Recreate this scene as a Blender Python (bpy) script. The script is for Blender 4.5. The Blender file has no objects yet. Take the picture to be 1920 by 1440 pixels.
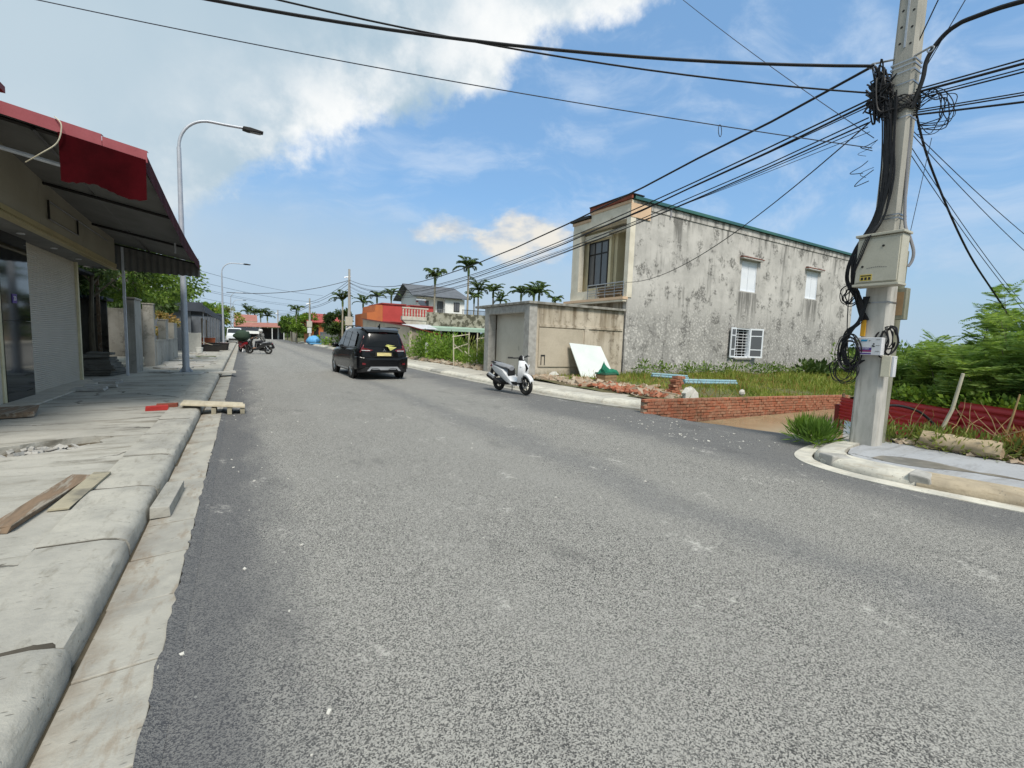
import bpy, bmesh, math, random
import numpy as np
from mathutils import Matrix, Vector, Euler
R = math.radians
U = random.uniform
random.seed(7); rng = np.random.default_rng(7)
scene = bpy.context.scene
COL = scene.collection

# ------------------------------------------------------------------ camera, sky, sun, exposure
cam_d = bpy.data.cameras.new('camera'); cam = bpy.data.objects.new('camera', cam_d); COL.objects.link(cam)
cam_d.sensor_width = 36.0; cam_d.lens = 850.0 / 1920.0 * 36.0
cam_d.clip_start = 0.05; cam_d.clip_end = 3000
cam.matrix_world = (Matrix.Translation((0, 0, 1.5)) @ Matrix.Rotation(R(-30.7586), 4, 'Z')
                    @ Matrix.Rotation(R(90 - 5.3947), 4, 'X') @ Matrix.Rotation(0.035, 4, 'Z'))
scene.camera = cam
SUN_EL, SUN_AZ = 54.0, 190.0            # azimuth clockwise from +Y: veiled sun high behind the camera
scene.view_settings.view_transform = 'Standard'; scene.view_settings.look = 'None'
scene.view_settings.exposure = 0.78; scene.view_settings.gamma = 1.0
scene.view_settings.use_curve_mapping = False

def lin(c):
    c = c / 255.0
    return c / 12.92 if c <= 0.04045 else ((c + 0.055) / 1.055) ** 2.4
def rgb(r, g, b): return (lin(r), lin(g), lin(b), 1.0)

class NT:
    """small helper that chains shader nodes"""
    def __init__(s, tree): s.t = tree; s.n = tree.nodes; s.l = tree.links
    def node(s, typ, **kw):
        n = s.n.new(typ)
        for k, v in kw.items(): setattr(n, k, v)
        return n
    def put(s, sock, v):
        if isinstance(v, bpy.types.NodeSocket): s.l.new(v, sock)
        else:
            if hasattr(sock.default_value, '__len__') and not hasattr(v, '__len__'): v = [v] * len(sock.default_value)
            if hasattr(sock.default_value, '__len__'): v = list(v)[:len(sock.default_value)]
            sock.default_value = v
    def math(s, op, a, b=0.0, c=0.0, clamp=False):
        n = s.node('ShaderNodeMath', operation=op, use_clamp=clamp)
        for i, v in enumerate((a, b, c)): s.put(n.inputs[i], v)
        return n.outputs[0]
    def vmath(s, op, a, b=(0, 0, 0), out=0):
        n = s.node('ShaderNodeVectorMath', operation=op)
        s.put(n.inputs[0], a); s.put(n.inputs[1], b)
        return n.outputs[out]
    def dot(s, a, b): return s.vmath('DOT_PRODUCT', a, b, 1)
    def noise(s, vec, scale, detail=4, rough=0.55, dist=0.0, col=False):
        n = s.node('ShaderNodeTexNoise'); s.put(n.inputs['Vector'], vec)
        n.inputs['Scale'].default_value = scale; n.inputs['Detail'].default_value = detail
        n.inputs['Roughness'].default_value = rough; n.inputs['Distortion'].default_value = dist
        return n.outputs['Color' if col else 'Fac']
    def vor(s, vec, scale, feature='F1', out='Distance', rand=1.0):
        n = s.node('ShaderNodeTexVoronoi', feature=feature); s.put(n.inputs['Vector'], vec)
        n.inputs['Scale'].default_value = scale; n.inputs['Randomness'].default_value = rand
        return n.outputs[out]
    def ss(s, v, lo, hi, a=0.0, b=1.0):
        n = s.node('ShaderNodeMapRange', interpolation_type='SMOOTHSTEP')
        s.put(n.inputs[0], v)
        for i, x in enumerate((lo, hi, a, b)): n.inputs[i + 1].default_value = x
        return n.outputs[0]
    def mix(s, f, a, b, blend='MIX'):
        n = s.node('ShaderNodeMix', data_type='RGBA', blend_type=blend)
        s.put(n.inputs[0], f); s.put(n.inputs[6], a); s.put(n.inputs[7], b)
        return n.outputs[2]
    def scale(s, vec, sx, sy, sz):
        return s.vmath('MULTIPLY', vec, (sx, sy, sz))
    def obj(s): return s.node('ShaderNodeTexCoord').outputs['Object']
    def wpos(s): return s.node('ShaderNodeNewGeometry').outputs['Position']
    def sep(s, v):
        n = s.node('ShaderNodeSeparateXYZ'); s.put(n.inputs[0], v); return n.outputs
    def bump(s, h, strength=0.3, dist=0.02):
        n = s.node('ShaderNodeBump'); n.inputs['Strength'].default_value = strength
        n.inputs['Distance'].default_value = dist; s.put(n.inputs['Height'], h); return n.outputs[0]

world = bpy.data.worlds.new('World'); scene.world = world; world.use_nodes = True
def build_world():
    k = NT(world.node_tree); k.n.clear()
    out = k.node('ShaderNodeOutputWorld'); bg = k.node('ShaderNodeBackground')
    sky = k.node('ShaderNodeTexSky', sky_type='NISHITA')
    sky.sun_disc = False; sky.sun_elevation = R(SUN_EL); sky.sun_rotation = R(SUN_AZ)
    sky.air_density = 1.25; sky.dust_density = 1.2; sky.ozone_density = 2.2; sky.altitude = 10
    S = 0.125
    d = k.node('ShaderNodeTexCoord').outputs['Generated']
    z = k.sep(d)[2]
    base = k.mix(1.0, sky.outputs[0], (S * 0.70, S * 0.84, S * 0.96, 1), 'MULTIPLY')
    base = k.mix(0.55, base, (0.150, 0.285, 0.465, 1))
    # streaky high cirrus, everywhere
    q = k.vmath('ADD', d, (3.1, 0.2, 1.7))
    warp = k.vmath('ADD', q, k.vmath('MULTIPLY', k.noise(q, 2.2, 3, 0.5, col=True), (0.5, 0.5, 0.25)))
    ci = k.noise(k.scale(warp, 1.2, 2.6, 5.0), 2.6, 9, 0.60)
    ci = k.math('MULTIPLY', k.ss(ci, 0.45, 0.74), 0.62)
    sk = k.mix(ci, base, (0.38, 0.46, 0.57, 1))
    # pale haze towards the horizon
    hz = k.ss(z, 0.30, 0.0)
    sk = k.mix(k.math('MULTIPLY', hz, 0.72), sk, (0.275, 0.365, 0.46, 1))
    # great cloud bank on the left: its edge is a plane through the viewer, broken up by noise
    nA, nC, cC = WN['A'], WN['C'], WN['P']
    e1 = k.noise(q, 3.2, 8, 0.58); e2 = k.noise(q, 11.0, 6, 0.6)
    br = k.math('ADD', k.math('MULTIPLY', k.math('SUBTRACT', e1, 0.5), 0.30), k.math('MULTIPLY', k.math('SUBTRACT', e2, 0.5), 0.085))
    dA = k.math('ADD', k.math('ADD', k.dot(d, nA), 0.03), br)
    mA = k.ss(dA, -0.008, 0.036)
    dC = k.math('ADD', k.dot(d, nC), k.math('MULTIPLY', br, 0.9))
    mC = k.ss(dC, -0.03, 0.13)
    # lower veil
    dB = k.math('ADD', k.dot(d, WN['B']), k.math('MULTIPLY', br, 0.45))
    mB = k.math('MULTIPLY', k.ss(dB, -0.06, 0.13), 0.86)
    body = k.noise(q, 2.0, 6, 0.5)
    ccol = k.mix(k.ss(body, 0.35, 0.68), (0.265, 0.355, 0.425, 1), (0.335, 0.41, 0.465, 1))
    sk = k.mix(k.math('MAXIMUM', mB, mC), sk, k.mix(k.ss(body, 0.3, 0.7), (0.275, 0.36, 0.45, 1), (0.335, 0.415, 0.49, 1)))
    rim = k.math('MULTIPLY', k.ss(dA, 0.22, 0.02), k.ss(k.noise(q, 4.4, 7, 0.6), 0.35, 0.60))
    rim = k.math('MULTIPLY', rim, k.ss(k.dot(d, nC), 0.25, -0.08, 0.25, 1.0))
    bank = k.mix(k.math('MULTIPLY', rim, 0.9), ccol, (0.66, 0.66, 0.65, 1))
    sk = k.mix(mA, sk, bank)
    # low sunlit cumulus over the roofs
    for c, rad, amp in ((WN['P'], 0.085, 0.26), (WN['Q'], 0.055, 0.22)):
        ln = k.vmath('LENGTH', k.scale(k.vmath('SUBTRACT', d, c), 1, 1, 2.4), out=1)
        m = k.ss(k.math('ADD', k.math('SUBTRACT', rad * 1.5, ln), k.math('MULTIPLY', k.math('SUBTRACT', k.noise(k.scale(q, 1, 1, 1.8), 9, 7, 0.6), 0.5), amp)), -0.01, 0.06)
        sh = k.ss(k.noise(k.scale(q, 1, 1, 2.0), 13, 5, 0.55), 0.36, 0.62)
        sk = k.mix(k.math('MULTIPLY', m, 0.85), sk, k.mix(sh, (0.34, 0.38, 0.43, 1), (0.60, 0.555, 0.475, 1)))
    k.put(bg.inputs[0], sk); bg.inputs[1].default_value = 0.93
    k.l.new(bg.outputs[0], out.inputs[0])
    world.cycles.sampling_method = 'MANUAL'; world.cycles.sample_map_resolution = 512

# directions (unit vectors, world) that place the clouds: bank edge plane A, left edge C, lower veil B, cumulus P and Q
WN = dict(A=(-0.5719, -0.2438, 0.7833), B=(-0.0322, 0.2683, -0.9628), C=(-0.9999, 0.0071, 0.0087), P=(0.5146, 0.8307, 0.2125), Q=(0.3689, 0.9004, 0.2307))
build_world()
sun_d = bpy.data.lights.new('sun', 'SUN'); sun = bpy.data.objects.new('sun', sun_d); COL.objects.link(sun)
sun_d.energy = 2.4; sun_d.angle = R(18); sun_d.color = (1.0, 0.94, 0.84)
_a, _e = R(SUN_AZ), R(SUN_EL)
_v = Vector((math.sin(_a) * math.cos(_e), math.cos(_a) * math.cos(_e), math.sin(_e)))   # towards the sun
sun.rotation_euler = _v.to_track_quat('Z', 'Y').to_euler(); sun.location = _v * 60

# ------------------------------------------------------------------ mesh helpers
class MB:
    def __init__(s): s.v = []; s.f = []; s.M = Matrix.Identity(4)
    def add(s, vs, fs):
        o = len(s.v); M = s.M
        s.v.extend([tuple(M @ Vector(p)) for p in vs]); s.f.extend([tuple(i + o for i in f) for f in fs]); return s
    def box(s, a, b, rot=0.0, pivot=None):
        x0, y0, z0 = a; x1, y1, z1 = b
        vs = [(x, y, z) for z in (z0, z1) for y in (y0, y1) for x in (x0, x1)]
        if rot:
            p = pivot or ((x0 + x1) / 2, (y0 + y1) / 2); c, n = math.cos(rot), math.sin(rot)
            vs = [(p[0] + (x - p[0]) * c - (y - p[1]) * n, p[1] + (x - p[0]) * n + (y - p[1]) * c, z) for x, y, z in vs]
        return s.add(vs, [(0, 2, 3, 1), (4, 5, 7, 6), (0, 1, 5, 4), (2, 6, 7, 3), (0, 4, 6, 2), (1, 3, 7, 5)])
    def cbox(s, c, d, rot=0.0):
        return s.box((c[0] - d[0] / 2, c[1] - d[1] / 2, c[2] - d[2] / 2), (c[0] + d[0] / 2, c[1] + d[1] / 2, c[2] + d[2] / 2), rot)
    def rough_box(s, c, d, j, rot=0.0, tilt=0.0):
        m = MB(); m.cbox((0, 0, 0), d)
        T = Matrix.Translation(c) @ Euler((tilt * random.uniform(-1, 1), tilt * random.uniform(-1, 1), rot)).to_matrix().to_4x4()
        vs = [tuple(T @ Vector((x + random.uniform(-j, j), y + random.uniform(-j, j), z + random.uniform(-j, j)))) for x, y, z in m.v]
        return s.add(vs, m.f)
    def rings(s, rs, closed=True, cap=True):
        n = len(rs[0]); vs = [p for r in rs for p in r]; fs = []
        for i in range(len(rs) - 1):
            for j in range(n if closed else n - 1):
                k = (j + 1) % n
                fs.append((i * n + j, i * n + k, (i + 1) * n + k, (i + 1) * n + j))
        if cap and closed:
            fs.append(tuple(range(n - 1, -1, -1))); fs.append(tuple((len(rs) - 1) * n + j for j in range(n)))
        return s.add(vs, fs)
    def tube(s, pts, r, n=8, cap=True, flat=1.0, up=None):
        pts = [Vector(p) for p in pts]; rs = []
        rad = r if hasattr(r, '__len__') else [r] * len(pts)
        prev = None
        for i, p in enumerate(pts):
            t = (pts[min(i + 1, len(pts) - 1)] - pts[max(i - 1, 0)])
            t = t.normalized() if t.length > 1e-9 else Vector((0, 0, 1))
            if up is not None: a = Vector(up).cross(t)
            elif prev is None: a = Vector((0, 0, 1)).cross(t) if abs(t.z) < 0.95 else Vector((1, 0, 0))
            else: a = prev - t * prev.dot(t)
            if a.length < 1e-6: a = Vector((1, 0, 0)).cross(t)
            a.normalize(); prev = a; b = t.cross(a)
            q = rad[i]; ra, rb = (q if hasattr(q, '__len__') else (q, q * flat))
            rs.append([tuple(p + a * (ra * math.cos(2 * math.pi * k / n)) + b * (rb * math.sin(2 * math.pi * k / n))) for k in range(n)])
        return s.rings(rs, True, cap)
    def prism(s, poly, axis, lo, hi):
        def P(u, v, w): return {'x': (w, u, v), 'y': (u, w, v), 'z': (u, v, w)}[axis]
        n = len(poly)
        vs = [P(u, v, lo) for u, v in poly] + [P(u, v, hi) for u, v in poly]
        fs = [(i, (i + 1) % n, n + (i + 1) % n, n + i) for i in range(n)] + [tuple(range(n - 1, -1, -1)), tuple(range(n, 2 * n))]
        return s.add(vs, fs)
    def cyl(s, c, r, h, n=16, axis='z', r2=None):
        r2 = r if r2 is None else r2
        def P(a, w, q): u, v = q * math.cos(a), q * math.sin(a); return {'x': (c[0] + w, c[1] + u, c[2] + v), 'y': (c[0] + u, c[1] + w, c[2] + v), 'z': (c[0] + u, c[1] + v, c[2] + w)}[axis]
        return s.rings([[P(2 * math.pi * i / n, 0, r) for i in range(n)], [P(2 * math.pi * i / n, h, r2) for i in range(n)]])
    def torus(s, c, R_, r, n=28, m=8, axis='x', flat=1.0):
        vs = []; fs = []
        for i in range(n):
            a = 2 * math.pi * i / n
            for j in range(m):
                b = 2 * math.pi * j / m; q = R_ + r * math.cos(b); w = r * flat * math.sin(b)
                u, v = q * math.cos(a), q * math.sin(a)
                vs.append({'x': (c[0] + w, c[1] + u, c[2] + v), 'y': (c[0] + u, c[1] + w, c[2] + v), 'z': (c[0] + u, c[1] + v, c[2] + w)}[axis])
        for i in range(n):
            for j in range(m):
                fs.append((i * m + j, ((i + 1) % n) * m + j, ((i + 1) % n) * m + (j + 1) % m, i * m + (j + 1) % m))
        return s.add(vs, fs)
    def ball(s, c, r, n=14, m=9):
        r = r if hasattr(r, '__len__') else (r, r, r); rs = []
        for i in range(m + 1):
            a = math.pi * (i + 0.02) / (m + 0.04)
            rs.append([(c[0] + r[0] * math.sin(a) * math.cos(2 * math.pi * j / n), c[1] + r[1] * math.sin(a) * math.sin(2 * math.pi * j / n), c[2] - r[2] * math.cos(a)) for j in range(n)])
        return s.rings(rs)
    def quad(s, a, b, c, d): return s.add([a, b, c, d], [(0, 1, 2, 3)])
    def slab(s, poly, t):                                  # convex polygon in 3-D given a thickness along its normal
        P = [Vector(p) for p in poly]; nrm = (P[1] - P[0]).cross(P[2] - P[0]).normalized() * t; n = len(P)
        vs = [tuple(p) for p in P] + [tuple(p + nrm) for p in P]
        return s.add(vs, [(i, (i + 1) % n, n + (i + 1) % n, n + i) for i in range(n)] + [tuple(range(n - 1, -1, -1)), tuple(range(n, 2 * n))])
    def corr(s, p0, du, dv, nu, nv, amp, waves, t=0.0, nrm=None):
        """corrugated sheet: ribs run along dv, the waves count along du"""
        p0, du, dv = Vector(p0), Vector(du), Vector(dv); nm = Vector(nrm) if nrm else du.cross(dv).normalized()
        vs = []
        for j in range(nv + 1):
            for i in range(nu + 1):
                u = i / nu; w = amp * math.sin(2 * math.pi * waves * u)
                w = max(-amp * 0.6, min(amp * 0.6, w))
                vs.append(tuple(p0 + du * u + dv * (j / nv) + nm * w))
        fs = [(j * (nu + 1) + i, j * (nu + 1) + i + 1, (j + 1) * (nu + 1) + i + 1, (j + 1) * (nu + 1) + i) for j in range(nv) for i in range(nu)]
        return s.add(vs, fs)
    def build(s, name, mat, parent=None, smooth=False, bevel=0.0, loc=None, rotz=0.0):
        me = bpy.data.meshes.new(name); me.from_pydata(s.v, [], s.f); me.update()
        return link(name, me, mat, parent, smooth, bevel, loc, rotz)

def link(name, me, mat, parent=None, smooth=False, bevel=0.0, loc=None, rotz=0.0):
    o = bpy.data.objects.new(name, me); COL.objects.link(o)
    bm = bmesh.new(); bm.from_mesh(me); bmesh.ops.recalc_face_normals(bm, faces=bm.faces)
    if smooth:
        for f in bm.faces: f.smooth = True
        for e in bm.edges:
            if len(e.link_faces) == 2 and e.calc_face_angle(0) > R(42): e.smooth = False
    bm.to_mesh(me); bm.free()
    if mat is not None: me.materials.append(mat if not isinstance(mat, str) else MT[mat])
    if parent is not None: o.parent = parent
    if loc: o.location = loc
    if rotz: o.rotation_euler.z = rotz
    if bevel:
        b = o.modifiers.new('bevel', 'BEVEL'); b.width = bevel; b.segments = 2; b.limit_method = 'ANGLE'; b.angle_limit = R(40)
    return o
def tag(o, label=None, cat=None, group=None, kind=None):
    if label: o['label'] = label
    if cat: o['category'] = cat
    if group: o['group'] = group
    if kind: o['kind'] = kind
    return o
def thing(name, label, cat, loc=(0, 0, 0), rotz=0.0, group=None):
    o = bpy.data.objects.new(name, None); COL.objects.link(o); o.location = loc; o.rotation_euler.z = rotz
    o.empty_display_size = 0.2
    return tag(o, label, cat, group)
def struct(o): return tag(o, kind='structure')
def twin(o, parent=None):
    c = o.copy(); COL.objects.link(c); c.parent = parent; return c
def copy_tree(o, label=None, parent=None):
    kids = list(o.children); c = twin(o, parent)
    if label: c['label'] = label
    for ch in kids: copy_tree(ch, None, c)
    return c
def catenary(a, b, sag, n=14):
    a, b = Vector(a), Vector(b)
    return [tuple(a.lerp(b, i / n) - Vector((0, 0, 4 * sag * (i / n) * (1 - i / n)))) for i in range(n + 1)]
def spline(pts, n=6):
    P = [Vector(p) for p in pts]; P = [P[0]] + P + [P[-1]]; out = []
    for i in range(1, len(P) - 2):
        for k in range(n):
            t = k / n; a, b, c, d = P[i - 1], P[i], P[i + 1], P[i + 2]
            out.append(tuple(0.5 * ((2 * b) + (c - a) * t + (2 * a - 5 * b + 4 * c - d) * t * t + (3 * b - a - 3 * c + d) * t ** 3)))
    out.append(tuple(P[-2])); return out
def arr_mesh(name, V, quads):
    me = bpy.data.meshes.new(name); nq = len(quads)
    me.vertices.add(len(V)); me.vertices.foreach_set('co', np.asarray(V, dtype=np.float32).ravel())
    me.loops.add(nq * 4); me.loops.foreach_set('vertex_index', np.asarray(quads, dtype=np.int32).ravel())
    me.polygons.add(nq); me.polygons.foreach_set('loop_start', np.arange(0, nq * 4, 4, dtype=np.int32))
    me.polygons.foreach_set('loop_total', np.full(nq, 4, dtype=np.int32)); me.update(calc_edges=True); return me
def unit(a): return a / np.maximum(np.linalg.norm(a, axis=-1, keepdims=True), 1e-9)
def leaf_arrays(P, D, L, W, fold=0.25):
    """one small folded leaf (a diamond of one quad) for each base point P, direction D, length L, width W"""
    n = len(P); D = unit(D); S = unit(np.cross(D, rng.normal(size=(n, 3)))); U = np.cross(S, D)
    L = np.broadcast_to(np.asarray(L, float).reshape(-1, 1), (n, 1)); W = np.broadcast_to(np.asarray(W, float).reshape(-1, 1), (n, 1))
    mid = P + D * L * 0.45
    V = np.stack([P, mid + S * W / 2 + U * W * fold, P + D * L, mid - S * W / 2 + U * W * fold], 1).reshape(-1, 3)
    return V, np.arange(4 * n).reshape(n, 4)
def plain_link(name, me, mat, parent=None, loc=None):
    o = bpy.data.objects.new(name, me); COL.objects.link(o); me.materials.append(MT[mat] if isinstance(mat, str) else mat)
    if parent is not None: o.parent = parent
    if loc: o.location = loc
    return o
def text_mesh(name, body, size, mat, parent, M, extrude=0.0015, align='CENTER'):
    cu = bpy.data.curves.new(name, 'FONT'); cu.body = body; cu.size = size; cu.extrude = extrude; cu.align_x = align; cu.align_y = 'CENTER'
    t = bpy.data.objects.new(name, cu); COL.objects.link(t)
    bpy.context.view_layer.update()
    me = bpy.data.meshes.new_from_object(t.evaluated_get(bpy.context.evaluated_depsgraph_get()))
    bpy.data.objects.remove(t); bpy.data.curves.remove(cu)
    me.transform(M)
    return plain_link(name, me, mat, parent)
def plate(name, outer, holes, z0, z1, mat, parent=None):
    """flat slab with holes cut in it"""
    bm = bmesh.new(); es = []
    for lp in [outer] + holes:
        vs = [bm.verts.new((x, y, z1)) for x, y in lp]
        es += [bm.edges.new((vs[i], vs[(i + 1) % len(vs)])) for i in range(len(vs))]
    bmesh.ops.triangle_fill(bm, use_beauty=True, edges=es)
    r = bmesh.ops.extrude_face_region(bm, geom=bm.faces[:])
    bmesh.ops.translate(bm, verts=[e for e in r['geom'] if isinstance(e, bmesh.types.BMVert)], vec=(0, 0, z0 - z1))
    bmesh.ops.recalc_face_normals(bm, faces=bm.faces)
    me = bpy.data.meshes.new(name); bm.to_mesh(me); bm.free()
    return link(name, me, mat, parent)

# ------------------------------------------------------------------ materials
MT = {}
def new_mat(name):
    m = bpy.data.materials.new(name); m.use_nodes = True; k = NT(m.node_tree); k.n.clear()
    out = k.node('ShaderNodeOutputMaterial'); p = k.node('ShaderNodeBsdfPrincipled'); k.l.new(p.outputs[0], out.inputs[0])
    MT[name] = m; return k, p, out
def M(name, col, rough=0.8, col2=None, scale=3.0, bump=0.15, bscale=60.0, metal=0.0, spec=0.28, coat=0.0, lo=0.35, hi=0.7, world=False, stretch=(1, 1, 1), dirt=None, dscale=1.2, dlo=0.52, dhi=0.72):
    k, p, o = new_mat(name)
    c = k.wpos() if world else k.obj()
    v = k.scale(c, *stretch)
    col2 = col2 or tuple(x * 0.78 for x in col[:3]) + (1,)
    cc = k.mix(k.ss(k.noise(v, scale, 6, 0.6), lo, hi), col, col2)
    cc = k.mix(k.math('MULTIPLY', k.ss(k.noise(c, bscale * 0.8, 3, 0.6), 0.3, 0.8), 0.22), cc, tuple(x * 0.55 for x in col[:3]) + (1,))
    if dirt: cc = k.mix(k.math('MULTIPLY', k.ss(k.noise(v, dscale, 7, 0.62), dlo, dhi), 0.85), cc, dirt)
    k.put(p.inputs['Base Color'], cc); p.inputs['Roughness'].default_value = rough; p.inputs['Metallic'].default_value = metal
    p.inputs['Specular IOR Level'].default_value = spec
    if coat: p.inputs['Coat Weight'].default_value = coat; p.inputs['Coat Roughness'].default_value = 0.06
    if bump: k.put(p.inputs['Normal'], k.bump(k.noise(c, bscale, 5, 0.6), bump, 0.01))
    return MT[name]
def M_leaf(name, cols, rough=0.55, trans=0.3):
    k, p, out = new_mat(name)
    r = k.node('ShaderNodeNewGeometry').outputs['Random Per Island']
    c = k.mix(r, cols[0], cols[1]); c = k.mix(k.ss(k.noise(k.obj(), 1.1, 4), 0.4, 0.68), c, cols[2])
    k.put(p.inputs['Base Color'], c); p.inputs['Roughness'].default_value = rough; p.inputs['Specular IOR Level'].default_value = 0.25
    t = k.node('ShaderNodeBsdfTranslucent'); k.put(t.inputs[0], k.mix(1.0, c, (1.3, 1.35, 0.7, 1), 'MULTIPLY'))
    a = k.node('ShaderNodeMixShader'); a.inputs[0].default_value = trans
    k.l.new(p.outputs[0], a.inputs[1]); k.l.new(t.outputs[0], a.inputs[2]); k.l.new(a.outputs[0], out.inputs[0])

def m_asphalt():
    k, p, o = new_mat('asphalt'); w = k.wpos(); x, y, z = k.sep(w)
    g1 = k.vor(w, 185, out='Color'); g1 = k.sep(g1)[0]
    g2 = k.noise(w, 120, 4, 0.75); big = k.noise(w, 0.55, 5, 0.6); mid = k.noise(k.scale(w, 1.0, 0.35, 1), 2.2, 5, 0.6)
    f = k.math('ADD', k.math('MULTIPLY', g1, 0.55), k.math('MULTIPLY', g2, 0.45))
    c = k.mix(k.ss(f, 0.27, 0.66), (0.042, 0.042, 0.042, 1), (0.385, 0.373, 0.343, 1))
    # lighter worn, dusty lanes and darker fresh tar along the left edge
    c = k.mix(k.math('MULTIPLY', k.ss(big, 0.36, 0.68), 0.28), c, (0.285, 0.278, 0.258, 1))
    lane = k.math('ADD', x, k.math('MULTIPLY', k.math('SUBTRACT', mid, 0.5), 0.9))
    e1 = k.ss(lane, 0.45, -0.15)
    e2 = k.ss(k.math('ADD', x, k.math('MULTIPLY', k.math('SUBTRACT', big, 0.5), 2.2)), 5.1, 6.3)
    c = k.mix(k.math('MULTIPLY', k.math('MAXIMUM', e1, k.math('MULTIPLY', e2, 0.8)), 0.66), c, (0.060, 0.063, 0.074, 1))
    ban = k.ss(k.math('ABSOLUTE', k.math('ADD', k.math('SUBTRACT', x, 3.6), k.math('MULTIPLY', k.math('SUBTRACT', big, 0.5), 1.4))), 0.5, 0.05)
    c = k.mix(k.math('MULTIPLY', ban, 0.28), c, (0.085, 0.09, 0.105, 1))
    c = k.mix(k.math('MULTIPLY', k.ss(k.noise(k.scale(w, 1, 0.5, 1), 1.15, 7, 0.68), 0.56, 0.70), 0.32), c, (0.050, 0.050, 0.052, 1))
    tr = k.math('MULTIPLY', k.ss(k.math('ABSOLUTE', k.math('SUBTRACT', k.math('ABSOLUTE', k.math('SUBTRACT', x, 2.1)), 0.75)), 0.42, 0.05), k.ss(big, 0.3, 0.6))
    c = k.mix(k.math('MULTIPLY', tr, 0.22), c, (0.30, 0.292, 0.272, 1))
    # chalky scuffs and pale grit
    sc = k.math('MULTIPLY', k.ss(k.noise(k.scale(w, 1.5, 0.8, 1), 1.9, 7, 0.66), 0.575, 0.68), k.ss(k.noise(w, 16, 5, 0.75), 0.46, 0.62))
    c = k.mix(k.math('MULTIPLY', sc, 0.70), c, (0.56, 0.54, 0.50, 1))
    gr = k.math('MULTIPLY', k.ss(k.vor(w, 7.0), 0.055, 0.03), k.ss(k.noise(w, 0.9, 3), 0.45, 0.6))
    c = k.mix(k.math('MULTIPLY', gr, 0.8), c, (0.52, 0.51, 0.48, 1))
    k.put(p.inputs['Base Color'], c); p.inputs['Roughness'].default_value = 0.88; p.inputs['Specular IOR Level'].default_value = 0.35
    h = k.math('ADD', k.math('MULTIPLY', k.vor(w, 185), 0.6), k.math('MULTIPLY', g2, 0.8))
    k.put(p.inputs['Normal'], k.bump(h, 0.55, 0.012))
m_asphalt()
def m_pavement(name, c1, c2, stain, amount=0.7):
    k, p, o = new_mat(name); w = k.wpos()
    a = k.noise(w, 0.7, 7, 0.62); b = k.noise(k.scale(w, 0.45, 2.2, 1), 1.7, 7, 0.64, 0.4); f = k.noise(w, 55, 4, 0.7)
    c = k.mix(k.ss(a, 0.34, 0.68), c1, c2)
    c = k.mix(k.math('MULTIPLY', k.ss(b, 0.50, 0.70), amount), c, stain)
    c = k.mix(k.math('MULTIPLY', k.ss(k.noise(w, 9, 6, 0.7), 0.55, 0.75), 0.35), c, tuple(v * 0.5 for v in stain[:3]) + (1,))
    c = k.mix(k.math('MULTIPLY', k.ss(f, 0.4, 0.8), 0.25), c, tuple(v * 0.55 for v in c1[:3]) + (1,))
    c = k.mix(k.math('MULTIPLY', k.ss(k.noise(k.scale(w, 0.3, 1.3, 1), 2.6, 8, 0.7, 0.8), 0.53, 0.64), amount * 0.8), c, tuple(v * 0.62 for v in stain[:3]) + (1,))
    crk = k.vor(k.vmath('ADD', w, k.vmath('MULTIPLY', k.noise(w, 2.5, 5, 0.6, col=True), (0.5, 0.5, 0))), 0.42, 'DISTANCE_TO_EDGE')
    crk = k.math('MULTIPLY', k.ss(crk, 0.010, 0.002), k.ss(k.noise(w, 0.8, 3), 0.42, 0.55))
    c = k.mix(k.math('MULTIPLY', crk, 0.8), c, (0.06, 0.055, 0.045, 1))
    k.put(p.inputs['Base Color'], c); p.inputs['Roughness'].default_value = 0.9
    k.put(p.inputs['Normal'], k.bump(k.math('SUBTRACT', k.math('ADD', k.math('MULTIPLY', f, 0.3), k.noise(w, 12, 5, 0.6)), crk), 0.45, 0.025))
m_pavement('pavement', (0.43, 0.415, 0.37, 1), (0.30, 0.29, 0.258, 1), (0.135, 0.118, 0.085, 1), 0.72)
m_pavement('pavement_pale', (0.50, 0.47, 0.41, 1), (0.40, 0.38, 0.33, 1), (0.30, 0.25, 0.18, 1), 0.5)
m_pavement('pavement_wet', (0.40, 0.41, 0.43, 1), (0.33, 0.34, 0.36, 1), (0.26, 0.25, 0.24, 1), 0.5)
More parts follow.
